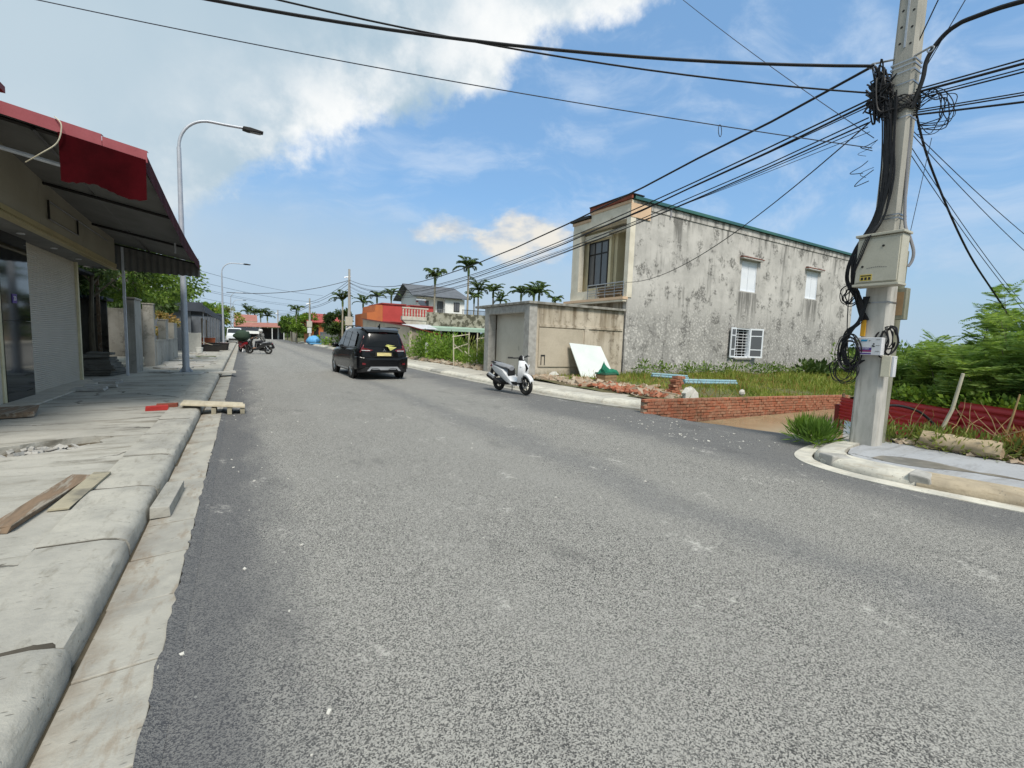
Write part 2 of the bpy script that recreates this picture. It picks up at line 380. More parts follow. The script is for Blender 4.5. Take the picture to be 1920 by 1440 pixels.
def m_kerb(name, base, dark):
    k, p, o = new_mat(name); w = k.wpos(); ob = k.node('ShaderNodeObjectInfo').outputs['Random']
    a = k.noise(w, 2.6, 6, 0.6); f = k.noise(w, 80, 4, 0.7); q = k.noise(k.scale(w, 3, 1, 6), 4, 7, 0.68)
    c = k.mix(k.ss(a, 0.38, 0.64), base, (base[0] * 0.72, base[1] * 0.725, base[2] * 0.74, 1))
    c = k.mix(k.math('MULTIPLY', k.ss(k.noise(k.scale(w, 1, 0.6, 1), 0.9, 5, 0.6), 0.45, 0.65), 0.4), c, (base[0] * 1.25, base[1] * 1.24, base[2] * 1.2, 1))
    c = k.mix(k.math('MULTIPLY', ob, 0.25), c, (base[0] * 0.72, base[1] * 0.72, base[2] * 0.74, 1))
    c = k.mix(k.math('MULTIPLY', k.ss(q, 0.50, 0.68), 0.6), c, dark)
    if name == 'gutter':
        gx = k.math('ADD', k.sep(w)[0], k.math('MULTIPLY', k.math('SUBTRACT', k.noise(w, 3.5, 6, 0.65), 0.5), 0.55))
        c = k.mix(k.math('MULTIPLY', k.ss(gx, -0.50, -0.74), 0.6), c, (0.17, 0.125, 0.085, 1))
    c = k.mix(k.math('MULTIPLY', k.ss(k.noise(k.scale(w, 1.0, 3.0, 1), 11, 6, 0.7), 0.50, 0.72), 0.35), c, tuple(v * 0.6 for v in base[:3]) + (1,))
    pit = k.math('MULTIPLY', k.ss(k.vor(k.scale(w, 0.6, 1.6, 1), 22), 0.20, 0.10), k.ss(k.noise(w, 5, 3), 0.44, 0.58))
    c = k.mix(k.math('MULTIPLY', pit, 0.7), c, (0.13, 0.12, 0.10, 1))
    k.put(p.inputs['Base Color'], c); p.inputs['Roughness'].default_value = 0.88
    k.put(p.inputs['Normal'], k.bump(k.math('ADD', k.math('SUBTRACT', f, k.math('MULTIPLY', pit, 2.0)), k.math('MULTIPLY', k.noise(w, 14, 6, 0.65), 2.5)), 0.35, 0.01))
m_kerb('kerb', (0.40, 0.385, 0.34, 1), (0.20, 0.185, 0.15, 1))
m_kerb('gutter', (0.39, 0.375, 0.33, 1), (0.22, 0.17, 0.12, 1))
m_kerb('kerb_tan', (0.42, 0.35, 0.25, 1), (0.24, 0.19, 0.12, 1))
m_kerb('kerb_painted', (0.60, 0.575, 0.50, 1), (0.36, 0.30, 0.22, 1))
def m_stained(name, base, grey, black, lowpeel=True, brown=None, topz=7.7, amt=1.0):
    k, p, o = new_mat(name); w = k.wpos(); x, y, z = k.sep(w)
    hv = k.node('ShaderNodeCombineXYZ'); k.put(hv.inputs[0], k.math('ADD', x, y)); k.put(hv.inputs[2], z); v = hv.outputs[0]
    blot = k.noise(v, 0.85, 8, 0.68); streak = k.noise(k.scale(v, 2.4, 1, 0.22), 1.5, 7, 0.62); fine = k.noise(v, 9, 6, 0.7)
    c = k.mix(k.ss(blot, 0.36, 0.66), base, grey)
    c = k.mix(k.math('MULTIPLY', k.ss(k.noise(v, 0.33, 5, 0.6), 0.42, 0.62), 0.35), c, grey)
    s1 = k.math('MULTIPLY', k.ss(streak, 0.50, 0.68), k.ss(k.noise(v, 0.6, 4), 0.40, 0.60))
    s2 = k.math('MULTIPLY', k.ss(k.noise(v, 1.15, 9, 0.72), 0.515, 0.60), k.ss(fine, 0.38, 0.54))
    # soot running down from the coping
    topm = k.math('MULTIPLY', k.ss(k.math('ADD', z, k.math('MULTIPLY', streak, 2.6)), topz + 0.35, topz + 1.5), k.ss(k.noise(k.scale(v, 3, 1, 0.3), 1.1, 5), 0.42, 0.60))
    s = k.math('MINIMUM', k.math('ADD', k.math('ADD', k.math('MULTIPLY', s1, 0.6), k.math('MULTIPLY', s2, 1.0)), topm), 1.0)
    if lowpeel:                                          # rain streaks under the upper sills, damp rising from the ground
        for xa, xb, zs in ((22.0, 23.55, 4.5), (28.25, 29.75, 4.6), (16.9, 17.4, 7.4), (25.6, 26.2, 7.4), (31.2, 31.7, 7.4)):
            bx = k.math('MULTIPLY', k.ss(x, xa - 0.15, xa + 0.1), k.ss(x, xb + 0.15, xb - 0.1))
            dr = k.math('MULTIPLY', bx, k.math('MULTIPLY', k.ss(z, zs, zs - 0.08), k.ss(k.math('ADD', z, k.math('MULTIPLY', streak, 1.6)), zs - 1.5, zs + 0.6)))
            s = k.math('MAXIMUM', s, k.math('MULTIPLY', dr, k.ss(streak, 0.36, 0.58)))
        s = k.math('MAXIMUM', s, k.math('MULTIPLY', k.ss(k.math('ADD', z, k.math('MULTIPLY', blot, 1.2)), 1.15, 0.45), 0.5))
    c = k.mix(k.math('MULTIPLY', s, 0.84 * amt), c, black)
    if brown:
        br = k.math('MULTIPLY', k.ss(k.noise(k.scale(v, 2.6, 1, 0.16), 1.3, 6, 0.6), 0.44, 0.62), k.ss(z, 0.4, topz))
        c = k.mix(k.math('MULTIPLY', br, 0.75), c, brown)
        c = k.mix(k.math('MULTIPLY', k.ss(k.math('ADD', z, k.math('MULTIPLY', fine, 0.7)), 0.9, 0.35), 0.75), c, (0.07, 0.06, 0.04, 1))
    h = fine
    if lowpeel:
        cell = k.vor(v, 6.5); cell2 = k.vor(v, 14)
        low = k.ss(k.math('ADD', z, k.math('MULTIPLY', k.math('SUBTRACT', blot, 0.5), 4.5)), 3.9, 2.4)
        pat = k.math('MULTIPLY', k.ss(k.math('ADD', cell, k.math('MULTIPLY', cell2, 0.45)), 0.42, 0.72), k.ss(fine, 0.3, 0.55))
        c = k.mix(k.math('MULTIPLY', low, k.math('MULTIPLY', pat, 0.55)), c, (0.15, 0.145, 0.14, 1))
        c = k.mix(k.math('MULTIPLY', low, k.math('MULTIPLY', k.ss(k.math('ADD', cell, cell2), 0.42, 0.25), 0.5)), c, (0.66, 0.65, 0.64, 1))
        h = k.math('SUBTRACT', fine, k.math('MULTIPLY', low, pat))
    k.put(p.inputs['Base Color'], c); p.inputs['Roughness'].default_value = 0.92
    k.put(p.inputs['Normal'], k.bump(h, 0.4, 0.02))
m_stained('house_plaster', (0.575, 0.555, 0.525, 1), (0.41, 0.397, 0.375, 1), (0.10, 0.097, 0.09, 1))
m_stained('garage_plaster', (0.56, 0.50, 0.41, 1), (0.43, 0.37, 0.285, 1), (0.10, 0.075, 0.05, 1), False, (0.12, 0.085, 0.045, 1), 3.0, 0.8)
m_stained('mossy_plaster', (0.40, 0.38, 0.32, 1), (0.24, 0.225, 0.175, 1), (0.05, 0.048, 0.035, 1), False, (0.10, 0.09, 0.05, 1), 3.2, 1.2)
M('moss_wall', (0.38, 0.36, 0.30, 1), 0.92, (0.24, 0.225, 0.17, 1), 1.6, 0.5, 14, dirt=(0.05, 0.047, 0.03, 1), dscale=2.4, dlo=0.44, dhi=0.56)
m_stained('old_concrete', (0.36, 0.345, 0.31, 1), (0.27, 0.26, 0.235, 1), (0.11, 0.105, 0.085, 1), False, None, 2.6, 0.7)
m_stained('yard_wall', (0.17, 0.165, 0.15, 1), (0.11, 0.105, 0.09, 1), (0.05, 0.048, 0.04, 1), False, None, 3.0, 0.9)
M('cream', (0.70, 0.62, 0.42, 1), 0.8, (0.62, 0.54, 0.36, 1), 1.2, 0.1, 40)
M('cream_white', (0.74, 0.69, 0.58, 1), 0.8, (0.60, 0.55, 0.45, 1), 1.5, 0.1, 40, dirt=(0.38, 0.33, 0.25, 1), dlo=0.6, dhi=0.8)
M('door_panel', (0.58, 0.55, 0.48, 1), 0.7, (0.50, 0.47, 0.40, 1), 1.0, 0.08, 40, dirt=(0.38, 0.34, 0.27, 1), dlo=0.58, dhi=0.8)
M('peach', (0.70, 0.50, 0.34, 1), 0.8, (0.62, 0.44, 0.30, 1), 1.5)
M('brick_red', (0.28, 0.085, 0.055, 1), 0.9, (0.20, 0.06, 0.042, 1), 2.0, 0.2, 60)
M('dark_red', (0.20, 0.03, 0.026, 1), 0.6, (0.13, 0.022, 0.02, 1), 2.0)
M('teal_sheet', (0.035, 0.115, 0.125, 1), 0.5, (0.055, 0.16, 0.13, 1), 0.7)
M('green_sheet', (0.30, 0.44, 0.36, 1), 0.5, (0.40, 0.52, 0.44, 1), 1.0)
M('window_white', (0.80, 0.83, 0.88, 1), 0.55, (0.72, 0.76, 0.82, 1), 1.5, 0.05)
M('shutter_grille', (0.05, 0.05, 0.055, 1), 0.5)
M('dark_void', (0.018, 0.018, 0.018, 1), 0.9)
M('frame_dark', (0.03, 0.027, 0.025, 1), 0.4, metal=0.4, bump=0.02)
def m_glass(name, col, rough=0.06):
    k, p, o = new_mat(name); p.inputs['Base Color'].default_value = col; p.inputs['Roughness'].default_value = rough
    p.inputs['Specular IOR Level'].default_value = 0.7; p.inputs['IOR'].default_value = 1.5
    k.put(p.inputs['Normal'], k.bump(k.noise(k.obj(), 3, 2), 0.04, 0.02))
m_glass('glass_dark', (0.02, 0.023, 0.026, 1)); m_glass('glass_grey', (0.10, 0.105, 0.115, 1), 0.18); m_glass('glass_car', (0.008, 0.009, 0.010, 1), 0.05); MT['glass_car'].node_tree.nodes['Principled BSDF'].inputs['Specular IOR Level'].default_value = 0.22
M('soil', (0.17, 0.125, 0.08, 1), 0.95, (0.11, 0.085, 0.055, 1), 1.2, 0.6, 14, world=True)
M('grass_ground', (0.105, 0.125, 0.045, 1), 0.95, (0.13, 0.10, 0.06, 1), 0.8, 0.6, 10, world=True)
M('muck', (0.115, 0.095, 0.065, 1), 0.95, (0.07, 0.06, 0.042, 1), 5, 0.5, 40, world=True)
M('joint', (0.085, 0.075, 0.06, 1), 0.95, (0.06, 0.052, 0.04, 1), 5, 0.4, 40, world=True)
M('stone', (0.46, 0.37, 0.25, 1), 0.9, (0.36, 0.28, 0.18, 1), 6, 0.4, 30)
M('rubble', (0.42, 0.36, 0.28, 1), 0.92, (0.30, 0.20, 0.13, 1), 2.5, 0.4, 30)
M('broken_concrete', (0.42, 0.41, 0.385, 1), 0.92, (0.30, 0.29, 0.27, 1), 6, 0.5, 40)
M('stone_white', (0.56, 0.545, 0.50, 1), 0.9, (0.5, 0.48, 0.44, 1), 6, 0.3, 30)
def m_brick():
    k, p, o = new_mat('brick'); w = k.wpos(); r = k.node('ShaderNodeObjectInfo').outputs['Random']
    c = k.mix(r, (0.36, 0.115, 0.06, 1), (0.27, 0.125, 0.075, 1))
    c = k.mix(k.ss(k.noise(w, 7, 6, 0.7), 0.45, 0.7), c, (0.40, 0.23, 0.15, 1))
    c = k.mix(k.math('MULTIPLY', k.ss(k.noise(w, 2.3, 6, 0.7), 0.55, 0.7), 0.8), c, (0.14, 0.085, 0.05, 1))
    k.put(p.inputs['Base Color'], c); p.inputs['Roughness'].default_value = 0.93; k.put(p.inputs['Normal'], k.bump(k.noise(w, 50, 4), 0.4, 0.01))
m_brick()
M('mortar', (0.33, 0.25, 0.185, 1), 0.95, (0.22, 0.16, 0.11, 1), 4, 0.4, 40, world=True)
def m_water():
    k, p, o = new_mat('muddy_water'); w = k.wpos()
    k.put(p.inputs['Base Color'], k.mix(k.ss(k.noise(w, 1.3, 4), 0.35, 0.65), (0.30, 0.235, 0.14, 1), (0.36, 0.29, 0.18, 1)))
    p.inputs['Roughness'].default_value = 0.16; p.inputs['Specular IOR Level'].default_value = 0.5
    k.put(p.inputs['Normal'], k.bump(k.noise(w, 9, 3), 0.05, 0.01))
m_water()
def m_wet():
    k, p, o = new_mat('wet_patch'); w = k.wpos()
    k.put(p.inputs['Base Color'], k.mix(k.ss(k.noise(w, 6, 5), 0.35, 0.65), (0.16, 0.14, 0.115, 1), (0.24, 0.215, 0.18, 1))); p.inputs['Roughness'].default_value = 0.35
m_wet()
def m_pole():
    k, p, o = new_mat('pole_concrete'); w = k.wpos(); z = k.sep(w)[2]
    c = k.mix(k.ss(k.noise(k.scale(w, 2, 2, 0.5), 3, 7, 0.65), 0.38, 0.68), (0.50, 0.485, 0.45, 1), (0.38, 0.37, 0.34, 1))
    c = k.mix(k.ss(z, 2.2, 3.4), c, k.mix(0.5, c, (0.30, 0.285, 0.24, 1)))
    c = k.mix(k.math('MULTIPLY', k.ss(k.noise(k.scale(w, 5, 5, 0.5), 2.2, 6, 0.7), 0.54, 0.7), 0.5), c, (0.19, 0.18, 0.145, 1))
    k.put(p.inputs['Base Color'], c); p.inputs['Roughness'].default_value = 0.9; k.put(p.inputs['Normal'], k.bump(k.noise(w, 45, 5, 0.7), 0.25, 0.01))
m_pole()
M('pole_old', (0.27, 0.27, 0.215, 1), 0.92, (0.17, 0.175, 0.12, 1), 3, 0.4, 40, stretch=(2, 2, .6))
M('steel', (0.42, 0.43, 0.45, 1), 0.38, (0.34, 0.35, 0.37, 1), 6, 0.06, 50, metal=0.85)
M('galvanised', (0.47, 0.50, 0.55, 1), 0.5, (0.40, 0.43, 0.48, 1), 5, 0.05, 50, metal=0.35)
M('white_post', (0.60, 0.62, 0.66, 1), 0.5, (0.5, 0.52, 0.56, 1), 5)
M('cable', (0.012, 0.012, 0.014, 1), 0.5, (0.02, 0.02, 0.022, 1), 20, 0.0)
M('cable_grey', (0.05, 0.06, 0.085, 1), 0.6, None, 20, 0.0)
M('conduit', (0.26, 0.26, 0.28, 1), 0.6)
M('box_beige', (0.50, 0.48, 0.40, 1), 0.55, (0.45, 0.43, 0.355, 1), 3, 0.05, 50, dirt=(0.32, 0.30, 0.24, 1), dlo=0.6, dhi=0.8)
M('box_white', (0.66, 0.67, 0.70, 1), 0.5, (0.58, 0.59, 0.62, 1), 4)
M('box_cream', (0.66, 0.62, 0.49, 1), 0.5, (0.58, 0.55, 0.43, 1), 4)
M('sticker_yellow', (0.62, 0.47, 0.10, 1), 0.6); M('ink', (0.03, 0.03, 0.03, 1), 0.7, bump=0); M('ink_grey', (0.25, 0.24, 0.22, 1), 0.8, bump=0)
M('sign_blue', (0.02, 0.26, 0.50, 1), 0.5, bump=0); M('sign_purple', (0.085, 0.045, 0.26, 1), 0.5, bump=0); M('sign_magenta', (0.26, 0.03, 0.13, 1), 0.5, bump=0)
M('sign_white', (0.82, 0.82, 0.82, 1), 0.5, bump=0); M('strap_yellow', (0.70, 0.36, 0.03, 1), 0.6)
M('red_sheet', (0.36, 0.022, 0.028, 1), 0.42, (0.26, 0.018, 0.022, 1), 1.5, 0.08, 20, dirt=(0.20, 0.05, 0.04, 1), dlo=0.6, dhi=0.85)
M('fence_red', (0.46, 0.028, 0.034, 1), 0.45, (0.34, 0.022, 0.028, 1), 1.5, 0.08, 20, dirt=(0.24, 0.06, 0.045, 1), dlo=0.58, dhi=0.8)
M('red_fascia', (0.33, 0.085, 0.10, 1), 0.6, (0.27, 0.06, 0.072, 1), 2.0, 0.05)
M('red_cloth', (0.045, 0.003, 0.005, 1), 0.9, (0.022, 0.002, 0.003, 1), 1.6, 0.2, 20, spec=0.03)
M('maroon_sheet', (0.055, 0.004, 0.007, 1), 0.75, (0.035, 0.003, 0.005, 1), 1.5, 0.08, 20, spec=0.05)
M('sheet_under', (0.15, 0.147, 0.14, 1), 0.7, (0.11, 0.107, 0.10, 1), 1.5, 0.08, 20)
M('sheet_white', (0.58, 0.60, 0.63, 1), 0.5, (0.48, 0.50, 0.53, 1), 1.5, 0.1, 20)
M('sign_band', (0.28, 0.255, 0.20, 1), 0.55, (0.23, 0.21, 0.165, 1), 1.0, 0.04)
M('gold_trim', (0.46, 0.38, 0.20, 1), 0.38, (0.40, 0.33, 0.17, 1), 2.0, 0.03, metal=0.35)
M('trim_cream', (0.66, 0.60, 0.40, 1), 0.5)
M('soffit', (0.20, 0.195, 0.185, 1), 0.7); M('roller', (0.52, 0.475, 0.40, 1), 0.5, (0.46, 0.42, 0.35, 1), 0.8, 0.03)
def m_marble():
    k, p, o = new_mat('black_marble'); w = k.obj()
    c = k.mix(k.ss(k.noise(k.scale(w, 3, 3, 1.2), 5, 8, 0.7), 0.52, 0.75), (0.010, 0.011, 0.012, 1), (0.05, 0.055, 0.055, 1))
    k.put(p.inputs['Base Color'], c); p.inputs['Roughness'].default_value = 0.06; p.inputs['Specular IOR Level'].default_value = 0.85
m_marble()
M('plank', (0.56, 0.50, 0.38, 1), 0.85, (0.47, 0.41, 0.30, 1), 2.0, 0.3, 30, stretch=(8, 1, 4))
M('plank_brown', (0.22, 0.155, 0.105, 1), 0.95, (0.14, 0.105, 0.075, 1), 3.0, 0.5, 25, stretch=(8, 1, 4), dirt=(0.30, 0.28, 0.24, 1), dscale=2.5, dlo=0.5, dhi=0.65)
M('old_board', (0.36, 0.325, 0.24, 1), 0.95, (0.25, 0.23, 0.175, 1), 3.0, 0.5, 25, dirt=(0.16, 0.15, 0.125, 1), dscale=3, dlo=0.5, dhi=0.65)
M('bamboo', (0.60, 0.56, 0.44, 1), 0.7, (0.50, 0.46, 0.35, 1), 5); M('twig', (0.30, 0.22, 0.12, 1), 0.9, (0.42, 0.28, 0.12, 1), 3)
M('bark', (0.21, 0.185, 0.14, 1), 0.95, (0.13, 0.115, 0.085, 1), 5, 0.6, 14, stretch=(2, 2, 0.6)); M('palm_bark', (0.36, 0.33, 0.26, 1), 0.9, (0.27, 0.25, 0.19, 1), 2, 0.3, 14, stretch=(1, 1, 5))
M('palm_shaft', (0.13, 0.18, 0.06, 1), 0.6)
M_leaf('leaf_tree', ((0.102, 0.181, 0.032, 1), (0.203, 0.290, 0.051, 1), (0.065, 0.123, 0.026, 1)))
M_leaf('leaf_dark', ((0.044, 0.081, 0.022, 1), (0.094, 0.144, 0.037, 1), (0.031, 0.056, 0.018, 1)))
M_leaf('leaf_bright', ((0.119, 0.217, 0.031, 1), (0.238, 0.350, 0.049, 1), (0.091, 0.168, 0.028, 1)))
M_leaf('leaf_yellow', ((0.220, 0.242, 0.033, 1), (0.297, 0.286, 0.055, 1), (0.132, 0.187, 0.028, 1)))
M_leaf('leaf_shrub', ((0.200, 0.310, 0.075, 1), (0.330, 0.430, 0.115, 1), (0.140, 0.240, 0.065, 1)), 0.55, 0.42)
M_leaf('leaf_palm', ((0.065, 0.111, 0.029, 1), (0.111, 0.163, 0.039, 1), (0.039, 0.068, 0.023, 1)), 0.45, 0.2)
M_leaf('grass', ((0.185, 0.235, 0.040, 1), (0.330, 0.350, 0.080, 1), (0.130, 0.190, 0.035, 1)))
M_leaf('weed', ((0.147, 0.203, 0.042, 1), (0.266, 0.280, 0.077, 1), (0.105, 0.154, 0.035, 1)))
M_leaf('dry_weed', ((0.297, 0.209, 0.077, 1), (0.220, 0.220, 0.066, 1), (0.330, 0.176, 0.066, 1)))
def m_paint(name, col, rough=0.22, coat=0.8):
    k, p, o = new_mat(name); p.inputs['Base Color'].default_value = col; p.inputs['Roughness'].default_value = rough
    p.inputs['Coat Weight'].default_value = coat; p.inputs['Coat Roughness'].default_value = 0.04
    c = k.mix(k.math('MULTIPLY', k.ss(k.noise(k.obj(), 4, 6, 0.65), 0.5, 0.8), 0.25), col, (0.16, 0.15, 0.13, 1)); k.put(p.inputs['Base Color'], c)
M('car_black', (0.004, 0.004, 0.005, 1), 0.25, bump=0, coat=0.45, spec=0.2); m_paint('scooter_white', (0.68, 0.69, 0.71, 1), 0.3, 0.5); m_paint('moto_red', (0.30, 0.02, 0.03, 1)); m_paint('moto_black', (0.015, 0.015, 0.016, 1)); m_paint('van_white', (0.68, 0.72, 0.76, 1), 0.3, 0.5)
M('trim_black', (0.016, 0.016, 0.017, 1), 0.55, bump=0.05); M('tyre', (0.020, 0.020, 0.021, 1), 0.85, (0.045, 0.043, 0.040, 1), 6)
M('chrome', (0.72, 0.73, 0.75, 1), 0.18, metal=1.0, bump=0); M('alloy', (0.46, 0.47, 0.48, 1), 0.3, metal=0.9, bump=0); M('silver', (0.50, 0.51, 0.53, 1), 0.35, metal=0.6, bump=0)
M('lamp_red', (0.15, 0.008, 0.014, 1), 0.15, (0.09, 0.006, 0.01, 1), 6, 0.02, coat=0.8); M('lamp_clear', (0.75, 0.76, 0.78, 1), 0.15, bump=0.02, coat=0.8)
M('plate_yellow', (0.78, 0.66, 0.30, 1), 0.5, bump=0); M('cloth_yellow', (0.66, 0.66, 0.22, 1), 0.8); M('seat_grey', (0.24, 0.25, 0.27, 1), 0.6); M('seat_black', (0.03, 0.03, 0.032, 1), 0.6)
M('green_cloth', (0.02, 0.19, 0.115, 1), 0.85, (0.012, 0.12, 0.07, 1), 6, 0.3, 30); M('crate_wood', (0.33, 0.22, 0.12, 1), 0.9, (0.25, 0.17, 0.10, 1), 4); M('crate_rim', (0.05, 0.15, 0.10, 1), 0.7)
M('board_white', (0.70, 0.74, 0.72, 1), 0.45, (0.62, 0.67, 0.66, 1), 1.5, 0.04, dirt=(0.52, 0.56, 0.55, 1), dlo=0.6, dhi=0.8)
M('blue_pipe', (0.22, 0.38, 0.45, 1), 0.6, (0.28, 0.42, 0.48, 1), 3); M('tarp_blue', (0.10, 0.33, 0.62, 1), 0.6, (0.16, 0.42, 0.68, 1), 3, 0.3, 12)
M('roof_red', (0.36, 0.075, 0.07, 1), 0.7, (0.28, 0.06, 0.055, 1), 1.5); M('roof_tile_red', (0.36, 0.16, 0.13, 1), 0.8, (0.28, 0.12, 0.095, 1), 1.5); M('wall_red', (0.48, 0.07, 0.065, 1), 0.75, (0.42, 0.06, 0.055, 1), 1.2); M('wall_orange', (0.52, 0.17, 0.06, 1), 0.75, (0.44, 0.14, 0.06, 1), 1.2)
M('roof_grey', (0.13, 0.14, 0.16, 1), 0.7, (0.10, 0.11, 0.125, 1), 2, 0.2, 12); M('wall_white', (0.86, 0.86, 0.84, 1), 0.8, (0.78, 0.78, 0.76, 1), 1.5); M('balustrade', (0.56, 0.53, 0.46, 1), 0.85, (0.42, 0.40, 0.33, 1), 3)
M('wall_beige', (0.50, 0.44, 0.35, 1), 0.88, (0.40, 0.35, 0.275, 1), 1.2, 0.3, 30, dirt=(0.25, 0.21, 0.16, 1), dlo=0.58, dhi=0.75); M('wall_stone', (0.34, 0.30, 0.24, 1), 0.92, (0.22, 0.19, 0.14, 1), 1.6, 0.5, 16, dirt=(0.12, 0.10, 0.075, 1))
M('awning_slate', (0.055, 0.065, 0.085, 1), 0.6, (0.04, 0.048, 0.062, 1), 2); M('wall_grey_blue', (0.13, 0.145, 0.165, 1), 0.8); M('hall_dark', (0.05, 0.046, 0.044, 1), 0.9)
M('basket', (0.035, 0.032, 0.03, 1), 0.7); M('crate_orange', (0.42, 0.13, 0.06, 1), 0.7); M('bucket', (0.55, 0.55, 0.52, 1), 0.6)
M('skin', (0.42, 0.25, 0.17, 1), 0.6); M('helmet', (0.62, 0.62, 0.60, 1), 0.3); M('jacket', (0.22, 0.22, 0.215, 1), 0.85, (0.03, 0.03, 0.03, 1), 9, lo=0.47, hi=0.53); M('trousers', (0.03, 0.032, 0.04, 1), 0.85); M('green_shirt', (0.035, 0.06, 0.04, 1), 0.85)
M('red_paint', (0.40, 0.035, 0.03, 1), 0.6)

# ================================================================== the setting
# one great sheet of ground to the horizon (sunken a little under the muddy lane mouth)
def make_ground():
    xs = sorted(set(list(np.linspace(-1500, -30, 8)) + list(np.arange(-24, 40, 2.0)) + list(np.linspace(44, 1500, 9))))
    ys = sorted(set(list(np.linspace(-1500, -20, 8)) + list(np.arange(-16, 140, 2.0)) + list(np.linspace(150, 1800, 9))))
    vs = []; fs = []
    for y in ys:
        for x in xs:
            z = -0.06
            if 7.9 < x < 31 and 2.6 < y < 8.1: z = -0.62
            vs.append((x, y, z))
    n = len(xs)
    for j in range(len(ys) - 1):
        for i in range(n - 1): fs.append((j * n + i, j * n + i + 1, (j + 1) * n + i + 1, (j + 1) * n + i))
    m = MB(); m.add(vs, fs); struct(m.build('ground', 'grass_ground'))
make_ground()

# the asphalt carriageway with its apron into the side lane; the apron dips towards the mud
def make_road():
    m = MB(); L = [(-0.345, y) for y in (-14, 0, 10, 20, 40, 60, 90, 130)]
    def right(y):
        pts = [(-14, 7.9), (-0.3, 7.1), (0.5, 6.85), (1.1, 6.65), (1.7, 6.42), (2.3, 6.30), (2.9, 6.46), (3.3, 6.8), (3.55, 7.45), (3.75, 8.1), (3.76, 7.6),
               (7.05, 7.62), (7.4, 7.85), (8.2, 7.62), (9.4, 7.35), (10.9, 7.22), (14, 7.1), (22, 7.02), (36, 7.3), (50, 7.85), (90, 8.1), (130, 8.3)]
        for (a, p), (b, q) in zip(pts, pts[1:]):
            if a <= y <= b: return p + (q - p) * (y - a) / (b - a)
        return pts[-1][1]
    ys = [-14, -6, -2, -0.3, 0.5, 1.1, 1.7, 2.3, 2.9, 3.3, 3.55, 3.75, 3.76, 4.4, 5.2, 6, 6.6, 7.05, 7.4, 8.2, 9.4, 10.9, 14, 22, 36, 50, 90, 130]
    vs = []; nx = 9
    for y in ys:
        r = right(y)
        for i in range(nx): vs.append((-0.345 + (r + 0.345) * i / (nx - 1), y, 0.0))
    fs = [(j * nx + i, j * nx + i + 1, (j + 1) * nx + i + 1, (j + 1) * nx + i) for j in range(len(ys) - 1) for i in range(nx - 1)]
    m.add(vs, fs)
    # apron of the side lane
    def edge(y): return 8.6 + 1.5 * (0.5 + 0.5 * math.sin((y - 3.0) * 1.15)) + 0.12 * math.sin(y * 9)
    ys2 = [3.75, 4.1, 4.5, 4.9, 5.3, 5.7, 6.1, 6.5, 6.8, 7.05]; vs = []
    for y in ys2:
        for i in range(7):
            t = i / 6; x0 = 7.6 if y < 7 else 7.62
            vs.append((x0 + (edge(y) - x0) * t, y, -0.30 * t * t * min(1, (y - 3.3) / 1.5)))
    fs = [(j * 7 + i, j * 7 + i + 1, (j + 1) * 7 + i + 1, (j + 1) * 7 + i) for j in range(len(ys2) - 1) for i in range(6)]
    m.add(vs, fs)
    struct(m.build('road', 'asphalt'))
make_road()
m = MB(); vs = []; yy = -4.0
while yy < 60:
    vs += [(-0.27, yy, 0.0025), (-0.335 - abs(random.gauss(0, .012)), yy, 0.0325), (-0.345, yy, 0.001)]; yy += random.uniform(.03, .09) * (1 if yy < 14 else 3)
n_ = len(vs) // 3; m.add(vs, [(3 * i, 3 * i + 1, 3 * i + 4, 3 * i + 3) for i in range(n_ - 1)] + [(3 * i + 1, 3 * i + 2, 3 * i + 5, 3 * i + 4) for i in range(n_ - 1)]); struct(m.build('road_edge', 'asphalt'))
# muddy puddle in the side lane, its bank, and the soil of the vacant lot
m = MB(); P = [(8.9, 3.9), (9.6, 3.7), (11.4, 3.9), (13.0, 4.6), (16.8, 5.4), (17.2, 6.98), (13, 6.98), (9.0, 6.98), (8.5, 6.2), (8.4, 5.0)]
m.add([(x, y, -0.27) for x, y in P], [tuple(range(len(P)))]); struct(m.build('puddle', 'muddy_water'))
def bank(name, x0, x1, y0, y1, zf, mat, st=0.35):
    nx = max(2, int((x1 - x0) / st)); ny = max(2, int((y1 - y0) / st)); vs = []
    for j in range(ny + 1):
        for i in range(nx + 1):
            x = x0 + (x1 - x0) * i / nx; y = y0 + (y1 - y0) * j / ny; vs.append((x, y, zf(x, y)))
    m = MB(); m.add(vs, [(j * (nx + 1) + i, j * (nx + 1) + i + 1, (j + 1) * (nx + 1) + i + 1, (j + 1) * (nx + 1) + i) for j in range(ny) for i in range(nx)])
    return m.build(name, mat, smooth=True)
def lot_z(x, y): return 0.13 + 0.05 * math.sin(x * 1.3 + y) * math.sin(y * 1.7 - x * 0.6) + 0.05 * min(1, max(0, (y - 8) / 4)) - 0.02 * max(0, x - 9) * (0.35 if y < 8.5 else 0.2)
struct(bank('vacant_lot', 8.9, 35.5, 7.23, 14.48, lot_z, 'grass_ground'))
def verge_z(x, y):
    d = max(0.0, min(1.0, (3.9 - y) / 0.8)); return -0.42 + 0.50 * d + 0.02 * math.sin(5 * x) * math.cos(4 * y)
struct(bank('verge', 7.62, 30, -8, 4.6, verge_z, 'soil', 0.45))

